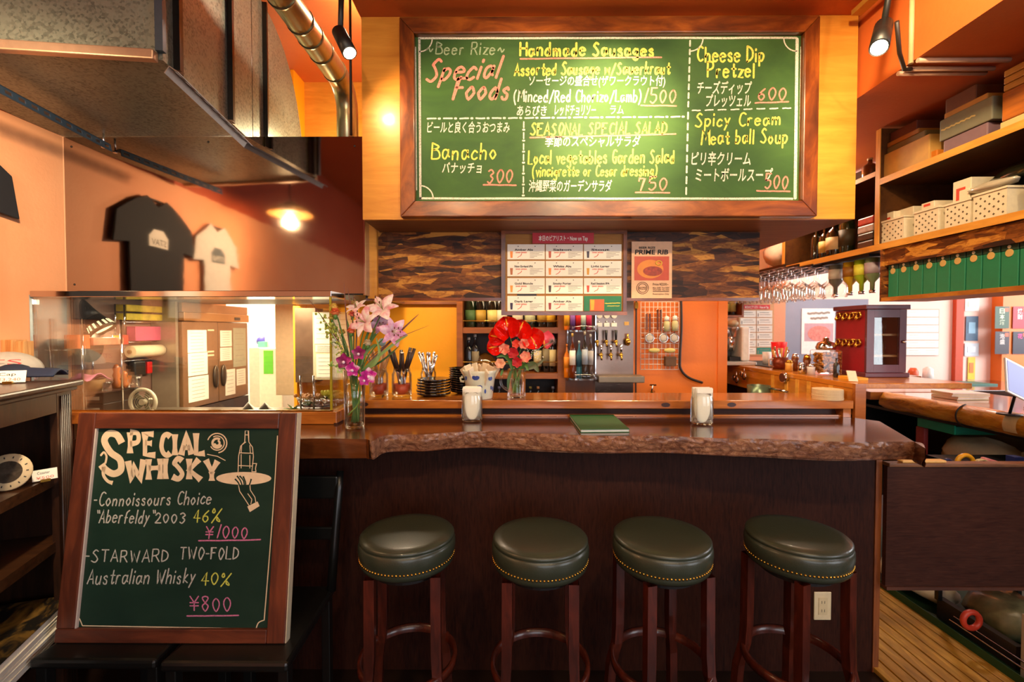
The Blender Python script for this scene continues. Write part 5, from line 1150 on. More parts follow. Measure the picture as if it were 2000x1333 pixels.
for px, gl_, lb, ds in ((1107, '#D86A10', '#E8A020', 'orange'), (1118, '#4A1A5A', '#8A5AA8', 'purple'), (1129, '#A81818', '#C82020', 'red'), (1139, '#2A4A34', '#C8D8C8', 'green'), (1150, '#8A1A34', '#D8305A', 'pink')):
    q = P(px, 643, 2.74); bottle('%s bottle on the upper round shelf of the clear rack' % ds, Vector((q.x, 2.74, 1.4485)), .0165, .26, gl_, lb, '#C8C0B0', 'bottles on the upper round rack', lz=(.1, .5))
# beer tap wall
tw = thing('tap_wall', 'stainless steel wall sheet with two rows of beer taps and a drip ledge', 'tap wall', (.62, 2.85, .9))
build(MB().box(.498, .735, 2.85, 2.87, .7, 1.9), 'steel_sheet', steel('tap_wall_steel', '#8A7468', .25), tw)
build(MB().box(.50, .775, 2.74, 2.849, 1.135, 1.175), 'drip_ledge', flat('#8A7A68', .4, .6), tw, bevel=.004)
for px in (1170, 1184.5, 1199):
    q = P(px, 617, 2.845); build(MB().cyl((q.x, 2.849, q.z), (q.x, 2.83, q.z), .017, 18), 'gauge', flat('#D8D0C0', .3), tw)
    q = P(px, 635, 2.845); g_ = build(MB().box(q.x - .017, q.x + .017, 2.835, 2.849, q.z - .012, q.z + .012), 'regulator', M['white'], tw, bevel=.002); build(MB().cyl((q.x, 2.842, q.z + .012), (q.x, 2.842, q.z + .024), .006, 8), 'knob', M['chrome'], g_)
for px, y0, y1 in ((1166, 645, 668), (1184, 645, 668), (1203, 645, 668), (1174, 674, 694), (1193, 674, 694), (1213, 674, 694)):
    a = P(px, y0, 2.80); b = P(px, y1, 2.80); t_ = build(MB().cyl(b + Vector((0, .0, .012)), a, .006, 10, .0095), 'tap_handle', M['black'] if y0 < 660 else M['chrome'], tw)
    build(MB().cyl(b + Vector((0, .05, 0)), b + Vector((0, -.01, 0)), .008, 10).cyl(b + Vector((0, -.008, 0)), b + Vector((0, -.016, -.03)), .006, 8).sphere(b, .013, 10), 'tap_body', M['brass'], t_)
q = P(1226, 668, 2.82); build(MB().sphere(q, .018, 12, (1, 1, 1.4)).cyl(q, q + Vector((0, 0, .05)), .006, 8), 'brass_valve', M['brass'], tw)
q = P(1224, 632, 2.845); build(MB().box(q.x-.014, q.x+.014, 2.845, 2.849, q.z-.012, q.z+.010), 'paper_tag', flat('#C89A50', .6), tw)
# orange door with wire mesh
struct(MB().box(.7355, 1.30, 2.96, 3.0, 0, 1.9), 'door_2', M['wall_back'])
dd = bpy.data.objects['door_2']; build(MB().box(.775, .783, 2.955, 2.9595, 0, 1.9), 'door_gap', M['cable'], dd); q = P(1243, 597, 2.95); build(MB().box(q.x - .01, q.x + .01, 2.945, 2.9545, q.z - .02, q.z + .02), 'hinge', M['brass'], dd)
wm = thing('wire_mesh', 'white wire mesh on the orange door, hung with kitchen tools', 'mesh panel', (.94, 2.94, 1.2))
m = MB(); a = P(1251, 722, 2.94); b = P(1326, 590, 2.94)
for k in range(10): x_ = lerp(a.x, b.x, k/9); m.cyl((x_, 2.94, a.z), (x_, 2.94, b.z), .0018, 5)
build(m, 'upright_wires', M['white'], wm, kind='stuff'); m = MB()
for k in range(14): z_ = lerp(a.z, b.z, k/13); m.cyl((a.x, 2.937, z_), (b.x, 2.937, z_), .0018, 5)
build(m, 'cross_wires', M['white'], wm, kind='stuff')
def onW(px, py, Y=2.925): return P(px, py, Y)
for px, py, h_, c_, lb, nm in ((1266, 645, 34, '#C8C8CC', 'pair of steel tongs hanging at the left of the wire mesh', 'tongs'), (1287, 645, 42, '#D0D0D8', 'taller pair of steel tongs on the wire mesh', 'tongs')):
    a = onW(px, py); m1 = MB().box(a.x-.016, a.x-.004, 2.92, 2.926, a.z, a.z + h_*.0031).box(a.x+.002, a.x+.014, 2.915, 2.921, a.z - .005, a.z + h_*.0031); solo(m1, nm, lb, 'tongs', M['chrome'], bevel=.002)
for px, py, lb in ((1302, 645, 'pale brush with beige bristles on the wire mesh'), (1318, 644, 'pale brush at the right edge of the wire mesh')):
    a = onW(px, py); t = thing('brush', lb, 'brush', a); build(MB().lathe([(0, -.01), (.018, -.01), (.020, .03), (.016, .055), (0, .06)], 12, a), 'bristles', flat('#C8BC8A', .8), t); build(MB().lathe([(0, .06), (.017, .06), (.013, .085), (0, .09)], 12, a), 'handle', M['white'], t)
for px, lb in ((1269, 'leftmost round strainer on the wire mesh'), (1296, 'middle round strainer on the wire mesh'), (1317, 'rightmost round strainer, filled white, on the wire mesh')):
    a = onW(px, 661); t = thing('strainer', lb, 'strainer', a, 'round strainers on the wire mesh'); ring = [(a.x + .027*math.cos(k*.3925), 2.925, a.z + .027*math.sin(k*.3925)) for k in range(16)]
    build(MB().tube(ring, .0035, 6, True), 'rim', M['chrome'], t); build(MB().sphere((a.x, 2.927, a.z), .024, 14, (1, .3, 1)), 'mesh_bowl', flat('#C8B8A8', .5), t); build(MB().cyl((a.x, 2.925, a.z + .028), (a.x, 2.925, a.z + .085), .003, 6), 'handle', M['chrome'], t)
for px, lb in ((1278, 'left cream scrubbing sponge on the wire mesh'), (1308, 'right cream scrubbing sponge on the wire mesh')):
    a = onW(px, 685); solo(MB().sphere(a, .038, 12, (1, .3, .42)), 'sponge', lb, 'sponge', flat('#D8C070', .7))
a = onW(1308, 706); solo(MB().box(a.x-.035, a.x+.035, 2.90, 2.935, a.z-.03, a.z+.03), 'small_box', 'small brown box hanging at the foot of the wire mesh', 'box', flat('#5A3818', .6), bevel=.003)
solo(MB().tube(cr([tuple(P(x_, y_, 2.93)) for x_, y_ in ((1330, 580), (1331, 640), (1328, 700), (1330, 722), (1345, 738), (1372, 748))], 5), .008, 8), 'thick_cable', 'thick dark cable running down beside the wire mesh', 'cable', M['cable'])
q = P(1272, 768, 2.90); tp = thing('water_tap', 'small brass water tap at the foot of the orange door', 'tap', q)
build(MB().cyl(q + Vector((.03, .05, 0)), q, .010, 10).cyl(q, q + Vector((-.03, 0, -.02)), .008, 10), 'spout', M['brass'], tp); build(MB().cyl(q, q + Vector((.01, 0, .05)), .005, 8).rbox(q + Vector((.01, 0, .05)), (.04, .008, .008)), 'lever', M['chrome'], tp)

# ================================================================== coffee corner and hutch on the right
hu = thing('side_counter', 'amber wooden ledge running back along the right of the bar with hooks inside', 'counter', (1.75, 2.9, .3))
build(MB().box(1.552, 2.16, 2.45, 3.69, 1.180, 1.205), 'ledge_board', M['counter_y'], hu, bevel=.003); build(MB().box(1.552, 2.10, 2.12, 2.449, 1.180, 1.205), 'ledge_board', M['counter_y'], hu, bevel=.003)
build(MB().box(1.555, 1.575, 2.12, 3.69, 1.06, 1.1795), 'inner_board', M['counter_y'], hu)
for k, y_ in enumerate((2.25, 2.42, 2.52, 2.62, 2.76)): build(MB().box(1.548, 1.5545, y_, y_ + .025, 1.062, 1.179), 'batten', M['edge'], hu)
build(MB().box(1.552, 1.60, 2.10, 2.119, .95, 1.205), 'end_post', M['counter'], hu)
build(MB().box(1.575, 1.60, 2.13, 3.69, .3, 1.059), 'shade_panel', M['darkpanel'], hu)  # dark panel standing in for the shadow below the ledge
build(MB().box(1.362, 1.574, 2.96, 3.69, .86, .90), 'work_surface', M['darksteel'], hu)
solo(MB().box(1.66, 2.08, 3.0, 3.6, 1.2055, 1.211), 'rubber_mat', 'thin black rubber bar mat in front of the coffee machine', 'bar mat', M['black'])
# end card and controller
ct = thing('wall_controller', 'cream controller box with a dark screen inside the right hand ledge', 'controller', (1.545, 2.25, 1.09))
a = PX(1608, 745, 1.545); b = PX(1648, 778, 1.545)
build(MB().box(1.533, 1.5475, b.y, a.y, 1.075, 1.165), 'case', flat('#D8BC84', .5), ct, bevel=.003); build(MB().box(1.5315, 1.5328, b.y + .02, a.y - .03, 1.10, 1.145), 'screen', flat('#3A4238', .3), ct)
# coffee machine
cm = thing('coffee_machine', 'silver and white espresso machine on the ledge beside the beer list poster', 'coffee machine', (1.55, 3.35, 1.2055))
def YQ(px, X): return X*900/(px - 1005)
build(MB().box(1.42, 1.50, 3.25, 3.55, 1.206, 1.47), 'side_panel', flat('#A89C8C', .35, .5), cm, bevel=.004); build(MB().box(1.501, 1.64, 3.42, 3.55, 1.206, 1.47), 'back_housing', flat('#8A8880', .3, .6), cm, bevel=.004)
build(MB().box(1.60, 1.66, 3.25, 3.419, 1.23, 1.47), 'white_column', M['white'], cm, bevel=.012); build(MB().box(1.42, 1.67, 3.18, 3.419, 1.206, 1.229), 'drip_tray', flat('#D8D4CC', .3, .4), cm, bevel=.004)
build(MB().lathe([(.05, 0), (.045, .04), (.02, .055), (.018, .08), (0, .08)][::-1] if 0 else [(0, 1.30), (.03, 1.30), (.042, 1.36), (.044, 1.40), (0, 1.40)], 20, (1.555, 3.33, 0)), 'group_head', M['chrome'], cm)
build(MB().lathe([(.028, 1.40), (.035, 1.45), (.045, 1.46), (.045, 1.475), (0, 1.475)], 20, (1.555, 3.30, 0)), 'hopper', M['acrylic'], cm); build(MB().sphere((1.555, 3.30, 1.497), .040, 16, (1, 1, .7)), 'hopper_lid', flat('#B8A47A', .4), cm)
build(MB().box(1.52, 1.598, 3.26, 3.40, 1.2295, 1.26), 'knock_box', M['black'], cm, bevel=.003); build(MB().box(1.46, 1.47, 3.24, 3.2495, 1.38, 1.43), 'maker_plate', flat('#C8B070', .3), cm)
# bottle shelf in the coffee corner
cs = thing('corner_shelf', 'short brown shelf of bottles high in the coffee corner', 'shelf', (1.6, 3.6, 1.55))
build(MB().box(1.362, 1.72, 3.50, 3.699, 1.548, 1.562), 'shelf_board', M['shelfwood_x'], cs); build(MB().box(1.362, 1.72, 3.685, 3.699, 1.5625, 1.9), 'back_board', M['shelfdark'], cs); build(MB().box(1.721, 1.735, 3.50, 3.699, 1.548, 1.9), 'side_board', M['shelfwood_x'], cs)
for px, gl_, lb, ds in ((1359, '#2A1810', None, 'dark bottle without label at the left end'), (1371, '#3A3A3A', '#D8DCE0', 'bottle with white label, second from the left'), (1387, '#241410', '#3A2A28', 'dark bottle with dark label'), (1403, '#2A1C10', '#D8B84A', 'bottle with yellow label in the middle'), (1417, '#2A1C10', '#D8C060', 'bottle with pale gold label'), (1430, '#241A10', '#B0A050', 'olive labelled bottle at the right end')):
    q = P(px, 620, 3.58); bottle(ds + ' of the corner shelf', Vector((q.x, 3.58, 1.5625)), .026, .25, gl_, lb, '#2A2018', 'bottles on the corner shelf', lz=(.12, .55))
# beer list poster, slate door poster
def poster(name, label, cat, px0, py0, px1, py1, Y, mat, loc=None):
    a = P(px0, py1, Y); t = thing(name, label, cat, a); sheet(px0, py0, px1, py1, Y, mat, 'paper', t); return t
t = poster('beer_list', 'tall beer list with white cards and a red header beside the coffee machine', 'notice board', 1442, 592, 1512, 695, 3.68, flat('#D8A470', .6))
rd = sheet(1452, 596, 1504, 604, 3.676, flat('#D82830', .5), 'red_banner', t)
m = MB(); typeset(m, '本日のビアリスト・Now on Tap', 1455, 1501, 602.5, 5, onY(3.6755), .02); build(m, 'banner_text', M['paper'], rd)
for r in range(6):
    for c in range(2):
        x0 = 1446 + c*32; y0 = 607 + r*14.5
        k_ = sheet(x0, y0, x0 + 30.5, y0 + 12.8, 3.677, flat('#2A8A74', .5) if (r, c) == (5, 1) else M['paper'], 'beer_card', t, .001)
        m = MB(); line(m, x0 + 6, y0 + 4, x0 + 24, y0 + 4, 1, onY(3.6765), 1, 0); line(m, x0 + 6, y0 + 8, x0 + 27, y0 + 8, .7, onY(3.6765), 1, 0); line(m, x0 + 3, y0 + 6, x0 + 3, y0 + 11, 1.8, onY(3.6765), 1, 0); build(m, 'card_print', M['greyink'], k_)
t = poster('food_poster', 'white poster with a round dish photo on the slate blue door', 'poster', 1565, 603, 1631, 692, 4.265, flat('#F0E8E0', .6))
m = MB(); line(m, 1578, 613, 1620, 611, 4, onY(4.263), 14, .9); line(m, 1584, 623, 1616, 621, 4, onY(4.263), 12, .9); build(m, 'heading_print', M['greyink'], t)
sheet(1571, 632, 1628, 667, 4.264, flat('#B8949A', .5), 'food_photo', t, .0008)
m = MB(); m.lathe([(0, 0), (.095, .0006)], 26, (0, 0, 0), R=Matrix.Rotation(math.pi/2, 3, 'X')); m.xf(Matrix.Translation(P(1600, 652, 4.263)) @ Matrix.Diagonal((1.1, 1, .75, 1))); build(m, 'plate_print', flat('#D87A6A', .5, var=.3, scale=40), t)
# items on the ledge
ZL = 1.2055
def onL(px, X): Y = YQ(px, X); return Vector((X, Y, ZL))
def shaker(label, q, r, h, body, top, name='shaker', cat='shaker', group=None, topname='lid'):
    t = thing(name, label, cat, q, group); build(MB().lathe([(0, 0), (r, 0), (r*.9, h*.5), (r, h*.72), (0, h*.72)], 16), 'body', body, t, local=True); build(MB().lathe([(0, h*.72), (r*.95, h*.725), (r*.7, h*.95), (0, h)], 16), topname, top, t, local=True)
for px, h_, lb in ((1357, .11, 'tall steel shaker at the far end of the ledge'), (1366, .09, 'middle steel shaker at the far end of the ledge'), (1374, .075, 'shortest steel shaker at the far end of the ledge')):
    shaker(lb, P(px, 706, 3.55) * 1 - Vector((0, 0, P(px, 706, 3.55).z - .9005 - .3)), .018, h_, M['chrome'], M['chrome'], group='steel shakers')
solo(MB().box(1.37, 1.53, 3.47, 3.62, .9005, 1.2), 'supply_box', 'brown box under the steel shakers at the end of the ledge', 'box', flat('#6E3A14', .6))
q = onL(1497, 1.78); solo(MB().lathe([(0, 0), (.026, 0), (.03, .09), (0, .09)], 20, q), 'paper_cup', 'white paper cup standing on the ledge behind the copper mug', 'cup', M['white'])
q = onL(1523, 1.66); t = thing('copper_mug', 'copper coloured mug full of wooden spoons and forks on the ledge', 'mug', q)
build(MB().lathe([(0, 0), (.042, 0), (.044, .075), (.041, .075), (.039, .006), (0, .006)], 24), 'mug_body', flat('#7A3018', .3, .4), t, local=True); build(MB().tube([(-.042, 0, .065), (-.07, 0, .06), (-.07, 0, .025), (-.042, 0, .015)], .005, 8), 'handle', flat('#C8A490', .3), t, local=True)
for k in range(6): a = k*1.05; build(MB().cyl((.012*math.cos(a), .012*math.sin(a), .01), (.05*math.cos(a), .03*math.sin(a), .12 + .01*(k % 3)), .004, 6, .008), 'wooden_handle' if k % 2 else 'fork_handle', flat('#C8843A', .5) if k % 2 else M['chrome'], t, local=True)
q = onL(1520, 1.76); solo(MB().lathe([(0, 0), (.036, 0), (.048, .165), (.045, .165), (.033, .005), (0, .005)], 20, q), 'red_container', 'bright red plastic container behind the copper mug', 'container', flat('#E0141E', .4))
for px, X_, h_, lb, c1, c2 in ((1552, 1.68, .105, 'left brown pepper mill on the ledge', flat('#6E3414', .3), M['chrome']), (1575, 1.68, .105, 'right brown pepper mill on the ledge', flat('#6E3414', .3), M['brass']), (1540, 1.62, .07, 'pale spice jar with orange stripe left of the pepper mills', flat('#D8A04A', .4), M['brass']), (1565, 1.60, .062, 'small silver salt shaker before the pepper mills', M['chrome'], M['chrome']), (1583, 1.62, .06, 'small glass shaker right of the pepper mills', flat('#C8C0C0', .2), M['chrome'])): shaker(lb, onL(px, X_), .021, h_, c1, c2)
q = onL(1611, 1.71); t = thing('storage_jar', 'big clear jar of brown nuts with a chrome lid, beside the red cabinet', 'jar', q)
build(MB().box(-.055, .055, -.055, .055, .001, .135), 'glass_body', M['glass'], t, local=True, bevel=.008)
m = MB()
for k in range(260): m.sphere((random.uniform(-.045, .045), random.uniform(-.045, .045), random.uniform(.012, .118)), .009, 5, (1, .7, .8))
build(m, 'nuts', flat('#B8742A', .5, var=.3, scale=60), t, local=True, kind='stuff'); build(MB().lathe([(0, .136), (.045, .136), (.05, .15), (.04, .175), (.015, .185), (.015, .20), (0, .205)], 24), 'lid', M['chrome'], t, local=True)
q = onL(1632, 1.66); bottle('small black bottle between the nut jar and the red cabinet', q, .014, .10, '#1A1410', None, '#1A1410')
solo(MB().box(1.64, 1.70, 2.22, 2.34, ZL, ZL + .014).xf(Matrix.Identity(4)), 'yellow_box', 'flat yellow box lying at the near end of the ledge', 'box', flat('#E0A030', .5))
q = onL(1663, 1.60); solo(MB().rbox(q + Vector((0, 0, .026)), (.050, .004, .052), Matrix.Rotation(-.35, 3, 'X') @ Matrix.Rotation(.2, 3, 'Z')), 'tent_card', 'small cream tent card leaning at the near end of the ledge', 'card', flat('#F0D8B0', .6))
# hooks inside
for px, py, lb, kind in ((1383, 735, 'brass measuring cup hanging inside the ledge', 'cup'), (1455, 735, 'bundle of steel measuring spoons hanging inside the ledge', 'spoon'), (1440, 742, 'round steel strainer hanging inside the ledge', 'strainer')):
    q = PX(px, py, 1.535); q.x = 1.53
    t = thing('measuring_' + kind if kind != 'strainer' else 'hanging_strainer', lb, kind, q)
    if kind == 'cup': build(MB().lathe([(.025, -.045), (.03, -.02), (.018, .01), (0, .015)], 16), 'cup_body', M['brass'], t, local=True)
    else: build(MB().sphere((0, 0, 0), .026, 12, (.4, 1, 1)).sphere((0, .04, .01), .02, 10, (.4, 1, 1)), 'bowl', M['chrome'], t, local=True)
    build(MB().cyl((0, 0, .01), (0, 0, .055), .003, 6), 'handle', M['chrome'], t, local=True)
q = PX(1412, 722, 1.54); solo(MB().box(1.54, 1.544, q.y - .03, q.y + .03, 1.05, 1.15), 'paper_tag', 'narrow white tag hanging inside the ledge', 'tag', M['paper'])
q = PX(1528, 738, 1.53); t = thing('dial_thermometer', 'round black dial with a silver rim hanging inside the ledge', 'dial', q); 
build(MB().cyl((1.548, q.y, q.z), (1.528, q.y, q.z), .030, 20), 'rim', M['chrome'], t); build(MB().cyl((1.5279, q.y, q.z), (1.526, q.y, q.z), .025, 20), 'face', flat('#4A2420', .3), t)
q = P(1482, 768, 2.75); t = thing('sauce_pan', 'small steel sauce pan with a long handle behind the raised counter', 'pan', Vector((q.x, 2.75, 1.02)))
build(MB().lathe([(0, 0), (.060, 0), (.064, .10), (.061, .10), (.056, .005), (0, .005)], 28), 'pan_body', flat('#6A7A64', .3, .7), t, local=True); build(MB().tube([(.03, -.06, .09), (.05, -.12, .09), (.06, -.20, .085)], .007, 8), 'handle', M['chrome'], t, local=True)
solo(MB().box(1.20, 1.54, 2.5, 2.94, .84, 1.0195), 'cold_cabinet', 'dark steel work cabinet behind the raised counter carrying the sauce pan', 'cabinet', M['darksteel'])
q = P(1466, 762, 2.6); solo(MB().rbox((q.x, 2.6, 1.051), (.03, .02, .06)), 'cleaning_sponge', 'yellow sponge beside the sauce pan', 'sponge', flat('#D8B41C', .7))

# red cabinet
rb_ = thing('glass_front_cabinet', 'dark red display cabinet with a glass door and rows of gold rings on its side', 'cabinet', (1.91, 2.5, ZL))
RW = flat('#8E1420', .45, name='red_side_paint'); RD = flat('#5A2430', .4, name='dark_maroon_wood', coat=.3)
build(MB().box(1.812, 1.824, 2.395, 2.61, ZL + .025, 1.555), 'side_panel', RW, rb_); build(MB().box(2.003, 2.015, 2.395, 2.61, ZL + .025, 1.555), 'side_panel', RW, rb_)
build(MB().box(1.800, 2.028, 2.37, 2.62, 1.556, 1.580), 'cornice', RD, rb_, bevel=.004); build(MB().box(1.800, 2.028, 2.37, 2.62, ZL, ZL + .0245), 'plinth', RD, rb_, bevel=.004); build(MB().box(1.825, 2.002, 2.60, 2.61, ZL + .025, 1.555), 'back_panel', RD, rb_)
dr = build(MB().box(1.812, 1.850, 2.380, 2.394, ZL + .026, 1.555).box(1.980, 2.015, 2.380, 2.394, ZL + .026, 1.555).box(1.8505, 1.9795, 2.380, 2.394, 1.515, 1.555).box(1.8505, 1.9795, 2.380, 2.394, ZL + .026, ZL + .065), 'door', RD, rb_)
build(MB().box(1.851, 1.979, 2.386, 2.388, ZL + .066, 1.514), 'door_pane', M['pane'], dr); build(MB().sphere((1.998, 2.374, 1.39), .008, 10), 'door_knob', M['chrome'], dr)
for z_ in (1.31, 1.42): build(MB().box(1.8255, 2.001, 2.41, 2.599, z_, z_ + .01), 'inner_shelf', flat('#B88A5A', .5), rb_)
for z_ in (1.528, 1.385):
    build(MB().cyl((1.804, 2.41, z_ + .014), (1.804, 2.60, z_ + .014), .003, 6), 'ring_rail', M['brass'], rb_)
    for k in range(4): y_ = 2.425 + k*.05; build(MB().tube([(1.802 + .002*math.sin(j), y_ + .017*math.cos(j*.628), z_ + .014*math.sin(j*.628)) for j in range(10)], .005, 6, True).sphere((1.798, y_ + .01, z_ - .016), .011, 8), 'gold_ring', M['brass'], rb_)
for z_, n_ in ((ZL + .027, 3), (1.3205, 3), (1.4305, 3)):
    for k in range(n_):
        solo(MB().lathe([(0, 0), (.017, 0), (.021, .07), (.019, .07), (.015, .004), (0, .004)], 14, (1.862 + k*.048, 2.47 + .03*(k % 2), z_)), 'tumbler', 'small glass, %s from the left on the %s level of the red cabinet' % (('first', 'second', 'third')[k], {3: 'low'}.get(0) or ('bottom' if z_ < 1.3 else 'middle' if z_ < 1.4 else 'top')), 'glass', M['glass'], 'glasses inside the red cabinet', origin=(1.862 + k*.048, 2.47 + .03*(k % 2), z_))
# ================================================================== hanging shelf unit on the right
XS = 1.77
sh = thing('wall_shelf', 'long amber edged shelf unit hanging under the beam on the right', 'shelf', (1.95, 2.4, 1.84))
def shb(x0, x1, y0, y1, z0, z1, nm, mt): return build(MB().box(x0, x1, y0, y1, z0, z1), nm, mt, sh)
shb(XS + .003, 2.119, 1.0, 4.2, 1.838, 1.868, 'shelf_board', M['shelfwood']); shb(XS, XS + .0029, 1.0, 4.2, 1.838, 1.868, 'edge_strip', M['edge'])
shb(XS + .003, 2.119, 1.0, 2.261, 2.153, 2.183, 'shelf_board', M['shelfwood']); shb(XS, XS + .0029, 1.0, 2.261, 2.153, 2.183, 'edge_strip', M['edge'])
shb(XS + .003, 2.119, 2.29, 3.045, 2.205, 2.228, 'shelf_board', M['shelfwood']); shb(XS, XS + .0029, 2.29, 3.045, 2.205, 2.228, 'edge_strip', M['edge'])
for y_ in (2.262, 3.046, 3.90, 1.2): shb(XS + .0045, 2.119, y_, y_ + .027, 1.8685, 2.425, 'upright', M['shelfwood']); shb(XS, XS + .004, y_, y_ + .027, 1.8685, 2.425, 'edge_strip', M['edge_z'])
shb(2.12, 2.13, 1.0, 4.2, 1.838, 2.425, 'back_board', M['shelfdark'])
ZS1 = 1.8685; ZS2 = 2.1835
def sbox(label, px0, px1, z0, h, mat, X0=None, dep=.26, name='storage_box', cat='box', group=None, gap=.0):
    X0 = X0 or XS + .02; y1 = YQ(px0, X0); y0 = YQ(px1, X0)
    return solo(MB().box(X0, X0 + dep, y0, y1, z0, z0 + h), name, label, cat, mat, group, bevel=.004)
# upper shelf boxes
g = 'boxes on the upper shelf'
sbox('large tan cardboard box on the upper shelf nearest the menu board', 1714, 1803, ZS2, .115, flat('#C0924A', .6), group=g)
sbox('flattened dark box lying on the tan cardboard box', 1722, 1795, ZS2 + .116, .030, flat('#6A5A34', .6), XS + .03, .24, group=g)
sbox('long amber box lid on the dark flattened box', 1722, 1782, ZS2 + .147, .022, flat('#9A6424', .6), XS + .03, .2, group=g)
sbox('reddish brown box on top of the left pile on the upper shelf', 1728, 1778, ZS2 + .170, .045, flat('#5A2A1C', .6), XS + .04, .2, group=g)
sbox('small orange and tan packet beside the large tan box', 1806, 1818, ZS2, .038, flat('#C8741C', .6), XS + .03, .15, group=g)
sbox('pale violet box at the bottom of the middle pile on the upper shelf', 1830, 1914, ZS2, .055, flat('#7A6068', .5), group=g)
t = sbox('grey green box with faint gold lettering in the middle pile', 1822, 1922, ZS2 + .056, .088, flat('#6E6C58', .55), XS + .015, group=g)
q = PX(1870, 245, XS + .014); m = MB(); ribbon(m, [(-.07 + j*.007, .002*((j*7) % 3 - 1)) for j in range(21)], .006, lambda u, v: (XS + .0142, q.y - u, ZS2 + .10 - v)); build(m, 'gold_lettering', flat('#B8A468', .5), t)
sbox('tan box lid on the grey green box', 1830, 1912, ZS2 + .145, .022, flat('#A8742C', .6), group=g)
sbox('brown box on top of the middle pile on the upper shelf', 1832, 1890, ZS2 + .168, .06, flat('#5A2C10', .6), XS + .03, .2, group=g)
sbox('cream striped box under the orange crate', 1937, 1998, ZS2, .030, flat('#D8B878', .6), group=g)
sbox('orange wooden crate at the right end of the upper shelf', 1940, 2030, ZS2 + .031, .105, wood('crate_orange', '#8A4A14', '#B8681E', 'y', 5, .5), group=g)
for k in range(3): sbox(('lowest', 'middle', 'topmost')[k] + ' flat wooden box of three above the orange crate', 1942, 2040, ZS2 + .137 + k*.026, .024, wood('flat_box_wood_%d' % k, '#8A5A1C', '#C08A3A', 'y', 5, .5), group=g)
# lower shelf: perforated baskets
bkm = flat('#DCD0B4', .45, name='white_plastic')
def basket(label, px0, px1, h):
    X0 = XS + .015; y1 = YQ(px0, X0); y0 = YQ(px1, X0); t = thing('plastic_basket', label, 'basket', (X0, (y0+y1)/2, ZS1), 'white perforated baskets')
    W = .19; m = MB().box(X0, X0+.004, y0, y1, ZS1, ZS1+h).box(X0+W-.004, X0+W, y0, y1, ZS1, ZS1+h).box(X0+.0041, X0+W-.0041, y0, y0+.004, ZS1, ZS1+h).box(X0+.0041, X0+W-.0041, y1-.004, y1, ZS1, ZS1+h).box(X0+.0041, X0+W-.0041, y0+.0041, y1-.0041, ZS1, ZS1+.004)
    build(m, 'basket_body', bkm, t)
    m = MB().box(X0-.004, X0+.006, y0-.004, y1+.004, ZS1+h+.0002, ZS1+h+.008).box(X0+W-.006, X0+W+.004, y0-.004, y1+.004, ZS1+h+.0002, ZS1+h+.008).box(X0+.0061, X0+W-.0061, y0-.004, y0+.006, ZS1+h+.0002, ZS1+h+.008).box(X0+.0061, X0+W-.0061, y1-.006, y1+.004, ZS1+h+.0002, ZS1+h+.008); build(m, 'rim', bkm, t)
    m = MB(); nz = 6; ny = max(3, int((y1-y0)/.016))
    for i in range(ny):
        for j in range(nz):
            if (i + j) % 2: continue
            yy = lerp(y0 + .012, y1 - .012, i/(ny-1)); zz = ZS1 + .014 + j*(h-.028)/(nz-1); m.rbox((X0 - .0004, yy, zz), (.0006, .0065, .0065), Matrix.Rotation(.785, 3, 'X'))
    build(m, 'holes', flat('#5A4A34', .8), t, kind='stuff'); return t
basket('white perforated basket at the left end of the lower shelf', 1712, 1757, .100); basket('second white perforated basket from the left on the lower shelf', 1777, 1823, .098); basket('third white perforated basket from the left on the lower shelf', 1836, 1884, .092); basket('rightmost white perforated basket, brightest and with clear holes', 1890, 1954, .098)
def carton(label, px0, px1, z, h, mark='#C83A1C', X0=None):
    X0 = X0 or XS + .04; y1 = YQ(px0, X0); y0 = YQ(px1, X0); t = thing('small_carton', label, 'carton', (X0, (y0+y1)/2, z), 'cartons in the white baskets')
    build(MB().box(X0, X0 + .12, y0, y1, z, z + h), 'carton_body', bkm, t, bevel=.003)
    if mark: build(MB().box(X0 - .0006, X0 - .0001, lerp(y0, y1, .3), lerp(y0, y1, .8), z + h*.5, z + h*.8), 'red_print', flat(mark, .5), t)
carton('small white carton standing in the leftmost basket', 1716, 1738, ZS1 + .03, .12); carton('pale carton at the back of the leftmost basket', 1742, 1775, ZS1 + .03, .125, None, XS + .07)
carton('white carton with red print lying on the second basket', 1790, 1815, ZS1 + .107, .035); carton('tall white carton with red mark between the third and fourth basket', 1850, 1885, ZS1 + .03, .16); carton('pale carton in front of the tall one in the third basket', 1862, 1882, ZS1 + .03, .115, None, XS + .03)
def bag(label, q, size, mat, name='plastic_bag', seed=0):
    m = MB().sphere((0, 0, 0), 1, 18); 
    for v in m.v:
        n_ = mnoise.noise(v*1.7 + Vector((seed, 0, 0)))*.28; v *= (1 + n_); s = 1.25 if max(abs(v.x), abs(v.y), abs(v.z)) < 1 else 1
    m.xf(Matrix.Translation(Vector(q)) @ Matrix.Diagonal((size[0], size[1], size[2], 1)))
    lo = min(v.z for v in m.v)
    for v in m.v: v.z += q[2] - size[2] - lo
    return solo(m, name, label, 'bag', mat)
bag('blue and clear plastic bag at the right end of the lower shelf', (XS + .10, 1.60, ZS1 + .061), (.08, .07, .06), flat('#3A52A0', .25, coat=.4, var=.5, scale=14), seed=3)
bag('crumpled black plastic bag lying over the rightmost basket', (XS + .16, 1.72, ZS1 + .107 + .046), (.10, .16, .045), flat('#16180F', .2, coat=.5), seed=5)
bag('clear film packets heaped on the rightmost basket', (XS + .035, 1.76, ZS1 + .107 + .019), (.03, .09, .018), flat('#B0A894', .25, coat=.4), seed=9)
